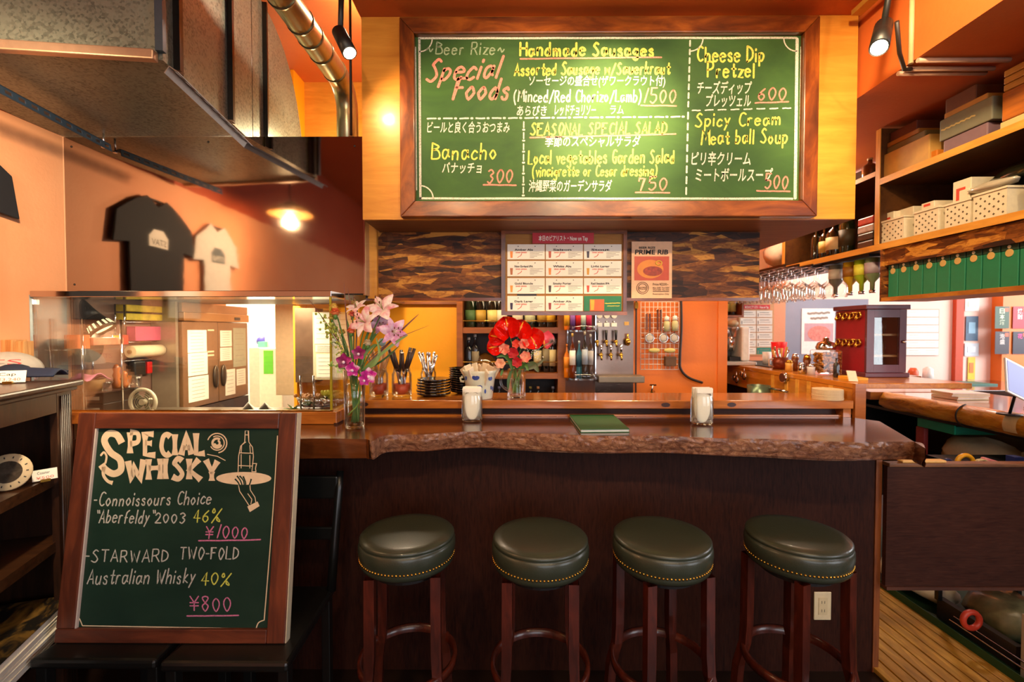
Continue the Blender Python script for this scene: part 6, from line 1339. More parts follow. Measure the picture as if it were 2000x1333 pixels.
# bottles left part of the lower shelf
for px, X_, r, h, gl_, lb, cp_, ds in ((1590, 1.83, .030, .21, '#12160E', None, '#B8B08A', 'dark bottle without label'), (1606, 1.84, .032, .20, '#1A140C', '#C8B060', '#A82A14', 'bottle with a yellowed label and red neck'), (1624, 1.83, .042, .21, '#1A140C', '#D8B880', '#1A1410', 'broad bottle with a cream label'), (1648, 1.86, .040, .27, '#1C2410', '#3A3018', '#1A1A10', 'tall dark green bottle with dark label')):
    bottle(ds + ' on the lower shelf left of the upright', Vector((X_, YQ(px, X_), ZS1)), r, h, gl_, lb, cp_, 'bottles on the lower shelf')
y_ = YQ(1668, 1.82); 
for k in range(4): solo(MB().box(1.80, 1.95, YQ(1699, 1.8), YQ(1668, 1.8), ZS1 + k*.0405, ZS1 + k*.0405 + .039), 'snack_packet', ('brown striped packet at the bottom of the pile', 'dark patterned packet second in the pile', 'white and blue packet third in the pile', 'red and silver packet topmost in the pile')[k] + ' by the shelf upright', 'packet', flat(('#4A2C1A', '#2A201A', '#B8B0B0', '#B0382A')[k], .4, var=.4, scale=25), 'packets by the shelf upright', bevel=.006)
bag('white cloth bag at the far end of the lower shelf', (1.92, 3.30, ZS1 + .12), (.12, .14, .12), flat('#E0D0B8', .6), 'cloth_bag', 2)
q = Vector((1.86, YQ(1690, 1.86), 2.2285)); bottle('small glass bottle on the short middle shelf beside the menu board', q, .035, .12, '#5A3018', None, '#C8B8A0')
# rack of green cartons
rk = thing('carton_rack', 'strand board rack of green cartons hanging under the lower shelf', 'rack', (1.83, 1.85, 1.59))
def rkb(x0, x1, y0, y1, z0, z1, nm, mt): return build(MB().box(x0, x1, y0, y1, z0, z1), nm, mt, rk)
M['osb_l'] = wood('light_strand_board', '#8A4E1C', '#C8862E', 'y', 9, .5, c3='#A8641E', stretch=3)
rkb(XS, 2.0, 1.3, 2.239, 1.588, 1.606, 'bottom_board', M['osb_l']); rkb(XS + .012, XS + .024, 1.3, 2.239, 1.760, 1.8375, 'header_board', M['osb']); rkb(XS + .1, XS + .112, 1.3, 2.239, 1.6065, 1.8375, 'back_board', M['osb']); rkb(XS + .001, 2.0, 2.2395, 2.251, 1.588, 1.8375, 'end_board', M['osb'])
GC = flat('#1F7A56', .5, name='green_carton'); GD = flat('#163A2A', .5, name='shaded_green_band')
pxs = (1729, 1748.5, 1771, 1796, 1822, 1848.5, 1878.5, 1910, 1945, 1981, 2022)
for k in range(10):
    X0 = XS + .026; y1 = YQ(pxs[k], X0) - .002; y0 = YQ(pxs[k+1], X0) + .003; t = thing('green_carton', 'green carton with gold disc, %s from the left in the hanging rack' % ('first', 'second', 'third', 'fourth', 'fifth', 'sixth', 'seventh', 'eighth', 'ninth', 'tenth')[k], 'carton', (X0, (y0+y1)/2, 1.6065), 'green cartons in the rack')
    build(MB().box(X0, X0 + .07, y0, y1, 1.6065, 1.738), 'carton_body', GC, t, bevel=.002); build(MB().box(X0 - .001, X0 + .071, y0 - .0005, y1 + .0005, 1.7385, 1.775), 'shade_band', GD, t, bevel=.002)  # dark top band paints the shadow the shelf casts on the carton
    build(MB().cyl((X0 - .0002, (y0+y1)/2, 1.730), (X0 - .002, (y0+y1)/2, 1.730), .014, 18), 'gold_disc', flat('#C8A868', .4), t); build(MB().cyl((X0 - .0012, (y0+y1)/2, 1.752), (X0 - .003, (y0+y1)/2, 1.752), .006, 12), 'stud', flat('#D8D0B0', .3), t)
# hanging glasses
gr = thing('glass_rack', 'dark rail rack for stemmed glasses under the far lower shelf', 'rack', (1.8, 3.1, 1.83))
for x_ in (1.585, 1.665, 1.745, 1.825, 1.905, 1.985): build(MB().box(x_ - .006, x_ + .006, 2.72, 3.62, 1.822, 1.8375), 'rail', M['darksteel'], gr)
gp = None; RW_ = ['leftmost', 'second', 'middle', 'fourth', 'rightmost']
for i in range(5):
    for j in range(8):
        x_ = 1.625 + i*.08; y_ = 2.76 + j*.10
        lb = 'upside down stemmed glass, %s row, %s from the front of the rack' % (RW_[i], ('first', 'second', 'third', 'fourth', 'fifth', 'sixth', 'seventh', 'last')[j])
        if gp is None:
            gp = thing('stemmed_glass', lb, 'glass', (x_, y_, 1.8215), 'stemmed glasses in the rack')
            build(MB().lathe([(0, 0), (.033, -.001), (.033, -.003), (.006, -.008), (.0035, -.02), (.0035, -.075), (.008, -.082), (.030, -.10), (.036, -.125), (.034, -.155), (.031, -.175), (.0295, -.175), (.034, -.125), (.028, -.103), (0, -.088)], 16), 'glass_body', M['glass'], gp, local=True)
        else: dup(gp, (x_, y_, 1.8215), lb)
# upside down bottles
for k, (px, gl_, lb) in enumerate(((1628, '#6A6458', '#C8C0B0'), (1656, '#B08A1C', '#8A5A1A'), (1678, '#8AA01C', '#D8D848'), (1699, '#6A7A5A', '#A89AA8'))):
    X_ = 1.84; t = thing('hanging_bottle', 'upside down bottle under the shelf, %s, next to the green cartons' % ('grey glass', 'amber glass', 'yellow green glass', 'pale glass with violet label')[k], 'bottle', (X_, YQ(px, X_), 1.655), 'upside down bottles under the shelf')
    build(MB().lathe([(0, 0), (.010, 0), (.011, .04), (.034, .07), (.035, .165), (0, .17)], 16), 'glass_body', gcol(gl_), t, local=True); build(MB().lathe([(.0358, .085), (.0358, .14)], 16), 'paper_label', flat(lb, .5), t, local=True); build(MB().lathe([(0, -.015), (.014, -.015), (.014, .001), (0, .001)], 12), 'spout', M['chrome'], t, local=True)
solo(MB().box(1.80, 1.92, 2.36, 2.72, 1.826, 1.8375), 'bottle_clamp_rail', 'black clamp rail holding the upside down bottles', 'rail', M['black'])

# ================================================================== far room
t = poster('wall_menu', 'bleached white menu sheet in a thin frame on the pale pink wall', 'menu', 1768, 604, 1835, 695, 4.29, flat('#C8A894', .6))
for r in range(6):
    k_ = sheet(1770, 606 + r*15, 1833, 619 + r*15, 4.286, M['paper'], 'menu_card', t, .001); m = MB()
    for j in range(2): line(m, 1776 + j*32, 610 + r*15, 1794 + j*32, 610 + r*15, 1, onY(4.2855), 1, 0); line(m, 1776 + j*32, 615 + r*15, 1798 + j*32, 615 + r*15, .7, onY(4.2855), 1, 0)
    build(m, 'card_print', flat('#C0B8B8', .7), k_)
for (x0, y0, x1, y1, c_, ds) in ((1885, 582, 1913, 608, '#E8ECE0', 'small white framed notice at the top of the column of papers'), (1886, 618, 1911, 666, '#3A5A74', 'dark blue poster in the column of papers on the pink wall'), (1884, 671, 1912, 696, '#C8D8E0', 'pale blue sheet under the dark blue poster'), (1890, 698, 1905, 742, '#D8C030', 'narrow yellow and orange sticker low in the column of papers')):
    t = poster('wall_paper_sheet', ds, 'poster', x0, y0, x1, y1, 4.29, flat(c_, .5)); sheet((x0+x1)/2 - (x1-x0)*.28, y0 + (y1-y0)*.25, (x0+x1)/2 + (x1-x0)*.28, y0 + (y1-y0)*.7, 4.287, flat({'#E8ECE0': '#C8D8B8', '#3A5A74': '#7AA8C0', '#C8D8E0': '#E8F0F4', '#D8C030': '#D8782A'}[c_], .5), 'printed_patch', t, .0015)
for (x0, y0, x1, y1, c_, i_, tx, ds) in ((1943, 599, 1972, 642, '#2A4A2C', '#C8D0B0', '日本酒', 'dark green poster with pale column lettering on the orange wall'), (1978, 599, 2007, 642, '#A81428', '#E8D8D0', '焼酎', 'crimson poster with white lettering at the right edge'), (1943, 648, 1972, 692, '#2A1A20', '#C8C0B8', '泡盛', 'black poster with pale lettering below the dark green one'), (1978, 648, 2007, 692, '#241828', '#D83A8A', '花', 'black poster with a pink blossom at the right edge')):
    t = poster('drink_poster', ds, 'poster', x0, y0, x1, y1, 4.19, flat(c_, .5)); m = MB(); n_ = len(tx)
    for k, ch_ in enumerate(tx): typeset(m, ch_, (x0+x1)/2 - 5, (x0+x1)/2 + 5, y0 + 13 + k*11, 9, onY(4.1885), .02)
    build(m, 'column_lettering', flat(i_, .5), t); build(MB().add([P(x1-9, y0+3, 4.1885), P(x1-2, y0+3, 4.1885), P(x1-2, y0+10, 4.1885), P(x1-9, y0+10, 4.1885)], [(0, 1, 2, 3)]), 'orange_mark', flat('#D8582A', .5), t)
tb2 = thing('high_table', 'dark brown high table in the bright room on the right', 'table', (3.4, 3.7, 0))
build(MB().box(2.98, 4.3, 3.45, 4.15, .95, 1.0), 'table_top', flat('#2A1C18', .15, coat=.5), tb2, bevel=.004)
for x_, y_ in ((3.04, 3.51), (4.24, 3.51), (3.04, 4.09), (4.24, 4.09)): build(MB().box(x_-.03, x_+.03, y_-.03, y_+.03, 0, .9495), 'leg', M['black'], tb2)
solo(MB().box(3.55, 3.92, 3.75, 3.95, 1.0005, 1.012), 'table_menu', 'teal edged menu lying on the far high table', 'menu', flat('#4A7A6A', .5))
q = P(1783, 752, 3.9); solo(MB().lathe([(0, 0), (.035, 0), (.035, .10), (.02, .13), (0, .13)], 16, (q.x, 3.9, 1.0005)), 'sauce_bottle', 'orange sauce bottle on the far high table', 'bottle', flat('#D85A2A', .4))
q = P(1812, 752, 3.9); solo(MB().lathe([(0, 0), (.04, 0), (.035, .12), (.01, .14), (0, .14)], 16, (q.x, 3.9, 1.0005)), 'water_jug', 'white jug on the far high table', 'jug', M['white'])
# log fronted counter
lc = thing('log_counter', 'service counter with a peeled log front edge at the right edge of the picture', 'counter', (2.6, 2.3, .3))
rows = []
for i in range(70):
    y_ = 1.2 + i*(2.98 - 1.2)/69; row = []
    for k in range(15):
        a_ = math.radians(80 + k*200/14); r_ = .052 + .007*mnoise.noise(Vector((y_*7, k*.5, 0))) + .004*mnoise.noise(Vector((y_*22, k, 4))); row.append((2.405 + r_*math.cos(a_), y_, .997 + r_*math.sin(a_)*1.02))
    rows.append(row)
build(MB().grid(rows), 'log_front', M['log'], lc); build(MB().prism([(2.405 + .05*math.cos(math.radians(80 + k*200/14)), .997 + .05*math.sin(math.radians(80 + k*200/14))) for k in range(15)], 2.975, 2.98), 'log_end', M['log'], lc)
build(MB().box(2.406, 3.0, 1.2, 2.98, 1.025, 1.047), 'counter_top', flat('#C8947A', .12, coat=.6), lc); build(MB().box(2.30, 3.0, 2.981, 3.25, 1.0, 1.05), 'return_board', M['counter'], lc)
build(MB().box(2.86, 2.88, 1.2, 3.25, .3, 1.024), 'back_panel', flat('#7A7048', .6), lc); build(MB().box(2.44, 2.86, 1.2, 3.2, .60, .62), 'under_shelf', M['darksteel'], lc); build(MB().box(2.42, 2.44, 1.2, 3.2, .925, .942), 'steel_rail', M['black'], lc)
build(MB().box(2.42, 2.86, 3.2, 3.24, .3, .999), 'end_panel', M['black'], lc)
build(MB().tube([(2.405 + .058*math.cos(math.radians(100 + k*16)), YQ(1872, 2.36) + .001*k, .997 + .058*math.sin(math.radians(100 + k*16))) for k in range(11)], .004, 6), 'black_cable', M['cable'], lc)
build(MB().grid([[(2.405 + .061*math.cos(math.radians(a_)), y_, .997 + .061*math.sin(math.radians(a_))) for a_ in range(105, 225, 12)] for y_ in (YQ(1958, 2.35), YQ(1985, 2.35))]), 'cream_tape', flat('#E0C890', .6), lc)
def yx(px, X): return YQ(px, X)
gt = thing('green_tray', 'bright green tray slung under the log counter', 'tray', (2.5, 2.6, .87))
build(MB().box(2.425, 2.433, yx(1862, 2.42), yx(1790, 2.42), .872, .922), 'front_lip', flat('#12A078', .4), gt); build(MB().box(2.434, 2.75, yx(1862, 2.42), yx(1790, 2.42), .872, .878), 'tray_base', flat('#0E7A5C', .5), gt)
build(MB().box(2.4335, 2.75, yx(1862, 2.42), yx(1862, 2.42) + .008, .879, .915), 'side_lip', flat('#0E7A5C', .5), gt)
bag('crumpled white bag on the shelf under the green tray', (2.60, 2.55, .6205 + .11), (.13, .22, .11), flat('#D8CFB0', .6), 'paper_bag', 7)
solo(MB().box(2.50, 2.84, 2.0, 2.28, .6205, .85).xf(Matrix.Identity(4)), 'grey_drawer_case', 'olive grey plastic drawer case under the log counter', 'drawer case', flat('#8A8464', .5), bevel=.01)
solo(MB().box(2.50, 2.84, 1.75, 1.96, .6205, .83), 'grey_drawer_case', 'darker olive case right of the grey drawer case under the log', 'drawer case', flat('#6A6444', .5), bevel=.01)
solo(MB().box(2.47, 2.50, 2.78, 2.84, .6205, .86), 'spray_can', 'small red and white can under the left end of the log counter', 'can', flat('#B84A4A', .4), bevel=.008)
# things on the log counter
for k in range(6): solo(MB().rbox((2.62, 2.72, 1.0515 + k*.0065), (.20, .15, .0062), Matrix.Rotation(random.uniform(-.15, .15), 3, 'Z')), 'paper_pad', 'cream paper pad, %s in the pile on the log counter' % ('topmost' if k == 5 else ORD[k] + (' from the bottom' if k else '')), 'paper pad', flat(('#E8D8A8', '#F0E8D8')[k % 2], .6), 'paper pads on the log counter')
for k, (y_, x_, c_, ds) in enumerate(((2.35, 2.72, '#C86A4A', 'reddish'), (2.22, 2.66, '#E0A080', 'peach'), (2.12, 2.76, '#D8B8A8', 'pale pink'), (2.05, 2.62, '#3A3A44', 'dark'))): solo(MB().rbox((x_, y_, 1.049 + k*.0001 + .004), (.20, .10, .007), Matrix.Rotation(.3 - k*.1, 3, 'Z')), 'leaflet', ds + ' leaflet lying flat on the log counter by the tablet', 'leaflet', flat(c_, .5), 'leaflets on the log counter')
tbt = thing('tablet', 'white framed tablet with a pale blue screen on a thin stand at the right edge', 'tablet', (2.36, 2.15, 1.048))
cT = PX(1982, 742, 2.32); Rt = Matrix.Rotation(.25, 3, 'Z') @ Matrix.Rotation(.36, 3, 'Y') @ Matrix.Rotation(-.25, 3, 'X')
cT = P(1984, 742, 2.12); tbt.location = (cT.x + .05, 2.2, 1.048)
build(MB().rbox(cT, (.150, .008, .168), Rt), 'frame', flat('#F0E4D0', .35), tbt, bevel=.003); build(MB().rbox(cT + Rt @ Vector((0, -.0046, 0)), (.126, .001, .146), Rt), 'screen', emit('tablet_screen', (.36, .38, .85, 1), .5), tbt)
build(MB().tube([cT + Vector((.01, .01, -.04)), cT + Vector((.03, .03, -.08)), (cT.x + .05, cT.y + .07, 1.049)], .006, 8).lathe([(0, 0), (.045, 0), (.045, .006), (0, .006)], 20, (cT.x + .05, cT.y + .07, 1.048)), 'stand', M['black'], tbt)

# ================================================================== flap and things below
fw = thing('counter_flap', 'dark brown swing flap closing the bar on the right', 'flap', (1.95, 1.9, .373))
build(MB().box(1.5415, 2.42, 1.90, 1.92, .385, .885), 'flap_panel', M['darkpanel_x'], fw); build(MB().box(1.5415, 2.42, 1.89, 1.93, .8855, .901), 'top_rail', wood('worn_flap_rail', '#4A2A18', '#8A5A34', 'x', 6, .4), fw, bevel=.003); build(MB().box(1.5415, 2.42, 1.892, 1.928, .371, .3845), 'bottom_rail', wood('worn_flap_rail_low', '#3A1C12', '#5A3220', 'x', 6, .4), fw)
bn = thing('low_bench', 'low steel shelf behind the swing flap with tapes on it', 'shelf', (2.2, 2.1, .1))
build(MB().box(2.03, 2.45, 1.95, 2.27, .82, .835), 'shelf_board', M['darksteel'], bn)
for x_ in (2.05, 2.43): build(MB().box(x_-.01, x_+.01, 2.20, 2.22, .145, .8195), 'post', M['darksteel'], bn)
build(MB().box(2.035, 3.0, 1.2, 3.3, .02, .03), 'base_board', flat('#1E3A24', .5), bn); 
build(MB().box(2.032, 2.0345, 1.2, 3.3, .0, .06), 'green_kick_strip', flat('#1C4A28', .5), bn)
for z_, x_ in ((.085, 2.05), (.10, 2.07)): build(MB().cyl((x_, 1.2, z_), (x_, 2.15, z_), .004, 6), 'chrome_rail', M['chrome'], bn)
for z_, x_ in ((.30, 2.42), (.315, 2.46)): build(MB().cyl((x_, 1.2, z_), (x_, 2.4, z_), .004, 6), 'chrome_rail', M['chrome'], bn)
def roll(label, px, py, Y, r, w_, mat, tilt=0):
    q = P(px, py, Y); ring = [(q.x + r*math.cos(k*math.pi/10), Y + tilt*math.sin(k), q.z + r*math.sin(k*math.pi/10)) for k in range(20)]
    return solo(MB().tube(ring, w_, 8, True), 'tape_roll', label, 'tape roll', mat)
roll('yellow tape roll standing behind the flap', 1885, 905, 2.1, .036, .010, flat('#E0A014', .4)); roll('red and cream tape roll in the wire tray below the flap', 1897, 1212, 2.02, .036, .012, flat('#C8402A', .4)); roll('small navy tape roll behind the flap', 1851, 906, 2.1, .018, .007, flat('#1E2454', .4))
solo(MB().box(2.26, 2.30, 2.08, 2.12, .8355, .875), 'blue_box', 'small navy box behind the flap at the right', 'box', flat('#242C6A', .5)); solo(MB().rbox((2.17, 2.1, .85), (.07, .03, .022), Matrix.Rotation(.3, 3, 'Y')), 'pink_pouch', 'pink and white pouch behind the flap', 'pouch', flat('#E0909A', .5), bevel=.006)
solo(MB().tube([(2.12 + .03*math.cos(k*.7), 2.08 + .01*k/9, .842 + .02*abs(math.sin(k*.7))) for k in range(18)], .003, 6), 'string_coil', 'pale coil of string behind the flap', 'string', flat('#C8B890', .7))
solo(MB().box(1.60, 1.78, 1.895, 1.925, .9015, .912), 'wood_offcut', 'pale wooden offcut lying on the flap beside the live edge', 'wood piece', flat('#D8A860', .5), bevel=.003)
bag('white crumpled paper bundle low behind the flap', (2.20, 2.50, .0305 + .06), (.13, .22, .06), flat('#D8CDB0', .6), 'paper_bundle', 12)
bag('clear bag of packets on the floor rack below the flap', (2.28, 2.12, .0305 + .10), (.13, .16, .10), flat('#7A7450', .3, coat=.4, var=.4, scale=18), 'clear_bag', 14)
solo(MB().box(2.09, 2.12, 1.9, 2.26, .031, .13), 'wire_tray', 'dark ribbed tray in the rack below the flap', 'tray', flat('#2A201A', .5, bump=.3))
for k, (c_, th, h_, ds) in enumerate((('#B8A488', .022, .26, 'beige'), ('#8A7458', .03, .25, 'brown grey'), ('#B85A24', .018, .245, 'orange topped'), ('#7A6A50', .04, .235, 'olive brown'), ('#C8B880', .015, .16, 'short cream'), ('#4A2A24', .025, .155, 'short maroon'))):
    x0 = 2.075 + sum((.022, .03, .018, .04, .015, .025)[:k]) + k*.001
    t = thing('book', '%s book standing in the rack below the flap' % ds, 'book', (x0, 1.80, .0305), 'books below the flap'); build(MB().box(x0, x0 + th, 1.80, 1.87, .0305, .0305 + h_), 'cover', flat(c_, .5), t, bevel=.002); build(MB().box(x0 + .002, x0 + th - .002, 1.7985, 1.7999, .033, .0305 + h_ - .003), 'pages', M['paper'], t)

# ================================================================== the kitchen behind the glass
XK = -1.90
fr = thing('kitchen_fridge', 'brown steel four door kitchen fridge covered in taped papers', 'fridge', (-1.98, 2.95, 0))
FM = flat('#8A6444', .35, .35, name='fridge_brown_steel')
build(MB().box(-2.06, XK, 2.625, 3.27, 0, .985), 'lower_body', flat('#4A3424', .4, .3), fr); build(MB().box(-2.06, XK, 2.625, 2.940, .99, 1.500), 'door', FM, fr, bevel=.004); build(MB().box(-2.06, XK, 2.946, 3.27, .99, 1.500), 'door', FM, fr, bevel=.004)
build(MB().box(-2.06, XK + .012, 2.625, 3.27, 1.503, 1.555), 'header', flat('#B07A44', .3, .4), fr, bevel=.004); build(MB().box(-2.06, XK, 2.625, 3.27, 1.556, 1.61), 'header_panel', flat('#A8764A', .35, .3), fr); build(MB().box(XK + .012, XK + .014, 3.10, 3.16, 1.515, 1.535), 'display', M['black'], fr)
for y_ in (2.905, 2.982): build(MB().sphere((XK + .008, y_, 1.155), .028, 14, (.5, .9, 2.6)), 'handle', flat('#5A4A3A', .3, .6), fr)
def fsheet(px0, py0, px1, py1, name='paper_sheet', mat=None):
    X = XK + .0015; a = PX(px0, py0, X); b = PX(px1, py1, X); k_ = build(MB().box(X - .001, X, a.y, b.y, b.z if 0 else min(PX(px0, py1, X).z, a.z), a.z), name, mat or M['paper'], fr)
    m = MB(); n = 6
    for j in range(n):
        z_ = lerp(PX(px0, py1, X).z, a.z, (j + 1)/(n + 1)); m.add([(X + .0008, lerp(a.y, b.y, .15), z_), (X + .0008, lerp(a.y, b.y, .8), z_), (X + .0008, lerp(a.y, b.y, .8), z_ + .002), (X + .0008, lerp(a.y, b.y, .15), z_ + .002)], [(0, 1, 2, 3)])
    build(m, 'printed_lines', M['greyink'], k_)
for r in ((366, 645, 404, 690), (367, 691, 406, 736), (368, 738, 408, 788), (430, 646, 453, 678), (430, 680, 453, 706), (440, 723, 460, 774), (462, 722, 480, 754)): fsheet(*r)
fsheet(455, 641, 481, 718, 'clipboard', flat('#A8A890', .5))
for px, py in ((412, 645), (412, 687), (412, 694)): q = PX(px, py, XK + .003); build(MB().box(XK + .0005, XK + .003, q.y - .03, q.y + .03, q.z - .006, q.z + .004), 'magnet', flat('#E0D0A8', .5), fr)
# shelf items along the left kitchen wall
def kx(px, X): return X*900/(px - 1005)
Xw = -2.055
def wbox(label, px0, px1, zc, h, dep, mat, name='wrap_box', cat='box', X=Xw, group=None, bevel=.003):
    X1 = X + dep; return solo(MB().box(X, X1, kx(px0, X1), kx(px1, X1), zc - h/2, zc + h/2), name, label, cat, mat, group, bevel=bevel)
def zk(px, py, X): return PX(px, py, X).z
YW = flat('#D0B82A', .5, name='yellow_wrap_print', var=.3, scale=18)
wbox('yellow patterned wrap box, upper of two on the kitchen wall', 245, 338, zk(290, 604, -2.0), .035, .06, YW, group='wrap boxes'); wbox('yellow patterned wrap box, lower of two on the kitchen wall', 245, 320, zk(285, 620, -2.0), .035, .06, YW, group='wrap boxes')
wbox('bright pink packet hanging on the kitchen wall', 262, 316, zk(290, 652, -2.0), .078, .05, flat('#D8507A', .5), 'pink_packet', 'packet')
t = thing('kitchen_roll', 'cream roll of kitchen paper hanging on the kitchen wall', 'kitchen roll', (-2.01, 2.5, zk(290, 686, -2.0))); a = (-2.005, kx(252, -2.0), zk(285, 686, -2.0)); b = (-2.005, kx(312, -2.0), zk(285, 686, -2.0))
build(MB().cyl(a, b, .032, 20), 'paper_roll', flat('#E8D8B0', .7), t); build(MB().cyl((a[0], a[1]-.01, a[2]), (b[0], b[1]+.01, b[2]), .01, 10), 'core', flat('#8A6A3A', .7), t)
wr = thing('wire_holder', 'thin wire holder carrying wrap boxes and kitchen roll on the wall', 'rack', (-2.03, 2.55, 1.3))
for py in (610, 630, 668, 703): z_ = zk(290, py, -2.0); build(MB().cyl((-2.03, kx(246, -2.0), z_), (-2.03, kx(330, -2.0), z_), .003, 6), 'wire', M['chrome'], wr)
wbox('black bag with a white clip hanging below the kitchen roll', 258, 282, zk(270, 722, -2.0), .085, .04, M['black'], 'utensil_bag', 'bag', bevel=.01); wbox('red plastic clip hanging below the kitchen roll', 284, 294, zk(289, 720, -2.0), .065, .02, flat('#D8201C', .4), 'red_clip', 'clip', bevel=.004)
wbox('bright orange cup shaped box on the top shelf of the wire rack', 146, 172, zk(160, 668, -1.93), .062, .06, flat('#F0701A', .5), 'orange_box', 'box', X=-1.99); wbox('long red and white packet on the top shelf of the wire rack', 178, 238, zk(210, 667, -1.93), .035, .07, flat('#D89070', .4, var=.3, scale=25), 'long_packet', 'packet', X=-1.99)
wk = thing('wire_rack', 'chrome wire rack with shelves of bowls and mills at the left kitchen wall', 'rack', (-1.93, 2.25, 1.1))
for px in (155, 233):
    for X in (-1.90, -2.04): y_ = kx(px, -1.90); build(MB().cyl((X, y_, 1.051), (X, y_, 1.50), .005, 8), 'post', M['chrome'], wk)
for z_ in (zk(190, 682, -1.9), 1.165): build(MB().box(-2.045, -1.895, kx(146, -1.9), kx(240, -1.9), z_ - .004, z_), 'shelf', M['acrylic'], wk)
zt = 1.1655
def klathe(label, px, X, z, prof, mat, name, cat, seg=20): return solo(MB().lathe(prof, seg, (X, kx(px, X), z)), name, label, cat, mat)
mill = [(0, 0), (.017, 0), (.019, .02), (.012, .04), (.016, .055), (.011, .07), (.015, .085), (.008, .10), (0, .103)]
MW = flat('#B86428', .35, coat=.3)
klathe('taller orange wood pepper mill on the kitchen rack', 222, -1.94, zt, [(a_, b_*1.15) for a_, b_ in mill], MW, 'pepper_mill', 'mill'); klathe('shorter orange wood pepper mill on the kitchen rack', 237, -1.93, zt, [(a_, b_*.8) for a_, b_ in mill], MW, 'pepper_mill', 'mill')
klathe('cut glass bowl on the kitchen rack beside the mills', 192, -1.95, zt, [(0, 0), (.02, 0), (.045, .04), (.042, .04), (.018, .005), (0, .005)], M['glass'], 'glass_bowl', 'bowl'); klathe('brown woven basket bowl under the pink cloth', 170, -1.97, zt, [(0, 0), (.04, 0), (.055, .055), (.05, .055), (0, .01)], flat('#7A5A2A', .7), 'woven_bowl', 'bowl')
rows = [[(-2.02 + .1*i/5, kx(146 + 62*j/9, -1.93), zt + .068 - .012*math.sin(j*.9) + .006*math.cos(i*1.3 + j)) for j in range(10)] for i in range(6)]
solo(MB().grid(rows), 'pink_cloth', 'pink cloth draped over the bowls on the kitchen rack', 'cloth', flat('#E08AB0', .8), solid=.003)
for k in range(2):
    z_ = 1.0552 + k*.052; t = thing('label_box', ('lower', 'upper')[k] + ' black drawer box with a white label on the kitchen counter', 'box', (-1.9, 2.2, z_)); build(MB().box(-2.03, -1.912, 2.125, 2.33, z_, z_ + .051), 'box_body', M['black'], t, bevel=.004); build(MB().box(-1.995, -1.93, 2.123, 2.1249, z_ + .016, z_ + .032), 'white_label', M['paper'], t)
t = thing('desk_fan', 'small round white fan on the kitchen counter behind the glass', 'fan', (-1.62, 2.2, 1.1035)); q = P(279, 786, 2.2); t.location = (q.x, 2.2, 1.0552)
ring = [(q.x + .062*math.cos(k*math.pi/16), 2.2, q.z + .062*math.sin(k*math.pi/16)) for k in range(32)]; build(MB().tube(ring, .008, 8, True), 'rim', flat('#E8DCC0', .4), t)
m = MB()
for rr in (.015, .025, .035, .045, .054): m.tube([(q.x + rr*math.cos(k*math.pi/12), 2.195, q.z + rr*math.sin(k*math.pi/12)) for k in range(24)], .0012, 4, True)
build(m, 'grille', flat('#C8BCA0', .4), t, kind='stuff'); build(MB().cyl((q.x, 2.19, q.z), (q.x, 2.25, q.z), .014, 14), 'hub', flat('#D8CCB0', .4), t)
m = MB()
for k in range(5): a_ = k*1.257; m.rbox((q.x + .03*math.cos(a_), 2.215, q.z + .03*math.sin(a_)), (.045, .003, .022), Matrix.Rotation(-a_, 3, 'Y'))
build(m, 'blades', flat('#8A8474', .5), t, kind='stuff'); build(MB().box(q.x - .03, q.x + .03, 2.2, 2.26, 1.0552, q.z - .058), 'foot', flat('#D8CCB0', .4), t)
klathe('glass storage tumbler beside the fan', 258, -1.9, 1.1655, [(0, 0), (.028, 0), (.03, .06), (.027, .06), (.025, .004), (0, .004)], M['glass'], 'glass_tumbler', 'glass')
kc = solo(MB().box(-2.04, -.80, 1.99, 2.34, 1.0504, 1.055), 'kitchen_counter', 'steel kitchen worktop just behind the glass screen', 'worktop', flat('#8A7A68', .3, .7))
# heat lamp
hl = thing('heat_lamp', 'black slotted heat lamp glowing behind the glass at the left', 'lamp', (-2.0, 2.2, 1.56))
d = (P(202, 645, 2.23) - P(155, 592, 2.2)).normalized(); b0 = P(155, 592, 2.2); Rq = d.to_track_quat('Z', 'Y').to_matrix()
build(MB().lathe([(.022, -.03), (.026, 0), (.030, .05), (.036, .085)], 24, b0, R=Rq), 'housing', M['black'], hl)
build(MB().lathe([(.036, .0855), (.047, .125), (.058, .165), (.055, .165), (.044, .125)], 24, b0, R=Rq), 'shade', flat('#3A2A1A', .35, .5), hl)
build(MB().lathe([(0, .150), (.050, .152)], 24, b0, R=Rq), 'glowing_mouth', emit('heat_glow', (1, .74, .36, 1), 1.8), hl)
for k in range(14): a_ = k*2*math.pi/14; o = Rq @ Vector((.050*math.cos(a_), .050*math.sin(a_), .135)) + b0; build(MB().rbox(o, (.004, .009, .026), Rq @ Matrix.Rotation(a_, 3, 'Z') @ Matrix.Rotation(.26, 3, 'Y')), 'light_slot', emit('slot_glow', (1, .78, .4, 1), 1.5), hl)
light('heat_light', 'POINT', b0 + d*.20, 1.2, WARM, .03)
klp = thing('hanging_pan', 'large dark round pan hanging at the left kitchen wall', 'pan', (-2.04, 2.16, 1.33)); build(MB().cyl((-2.055, 2.19, 1.37), (-2.03, 2.19, 1.37), .06, 28, .075), 'pan_body', M['darksteel'], klp); build(MB().cyl((-2.04, 2.19, 1.44), (-2.04, 2.19, 1.56), .006, 8), 'handle', M['black'], klp)
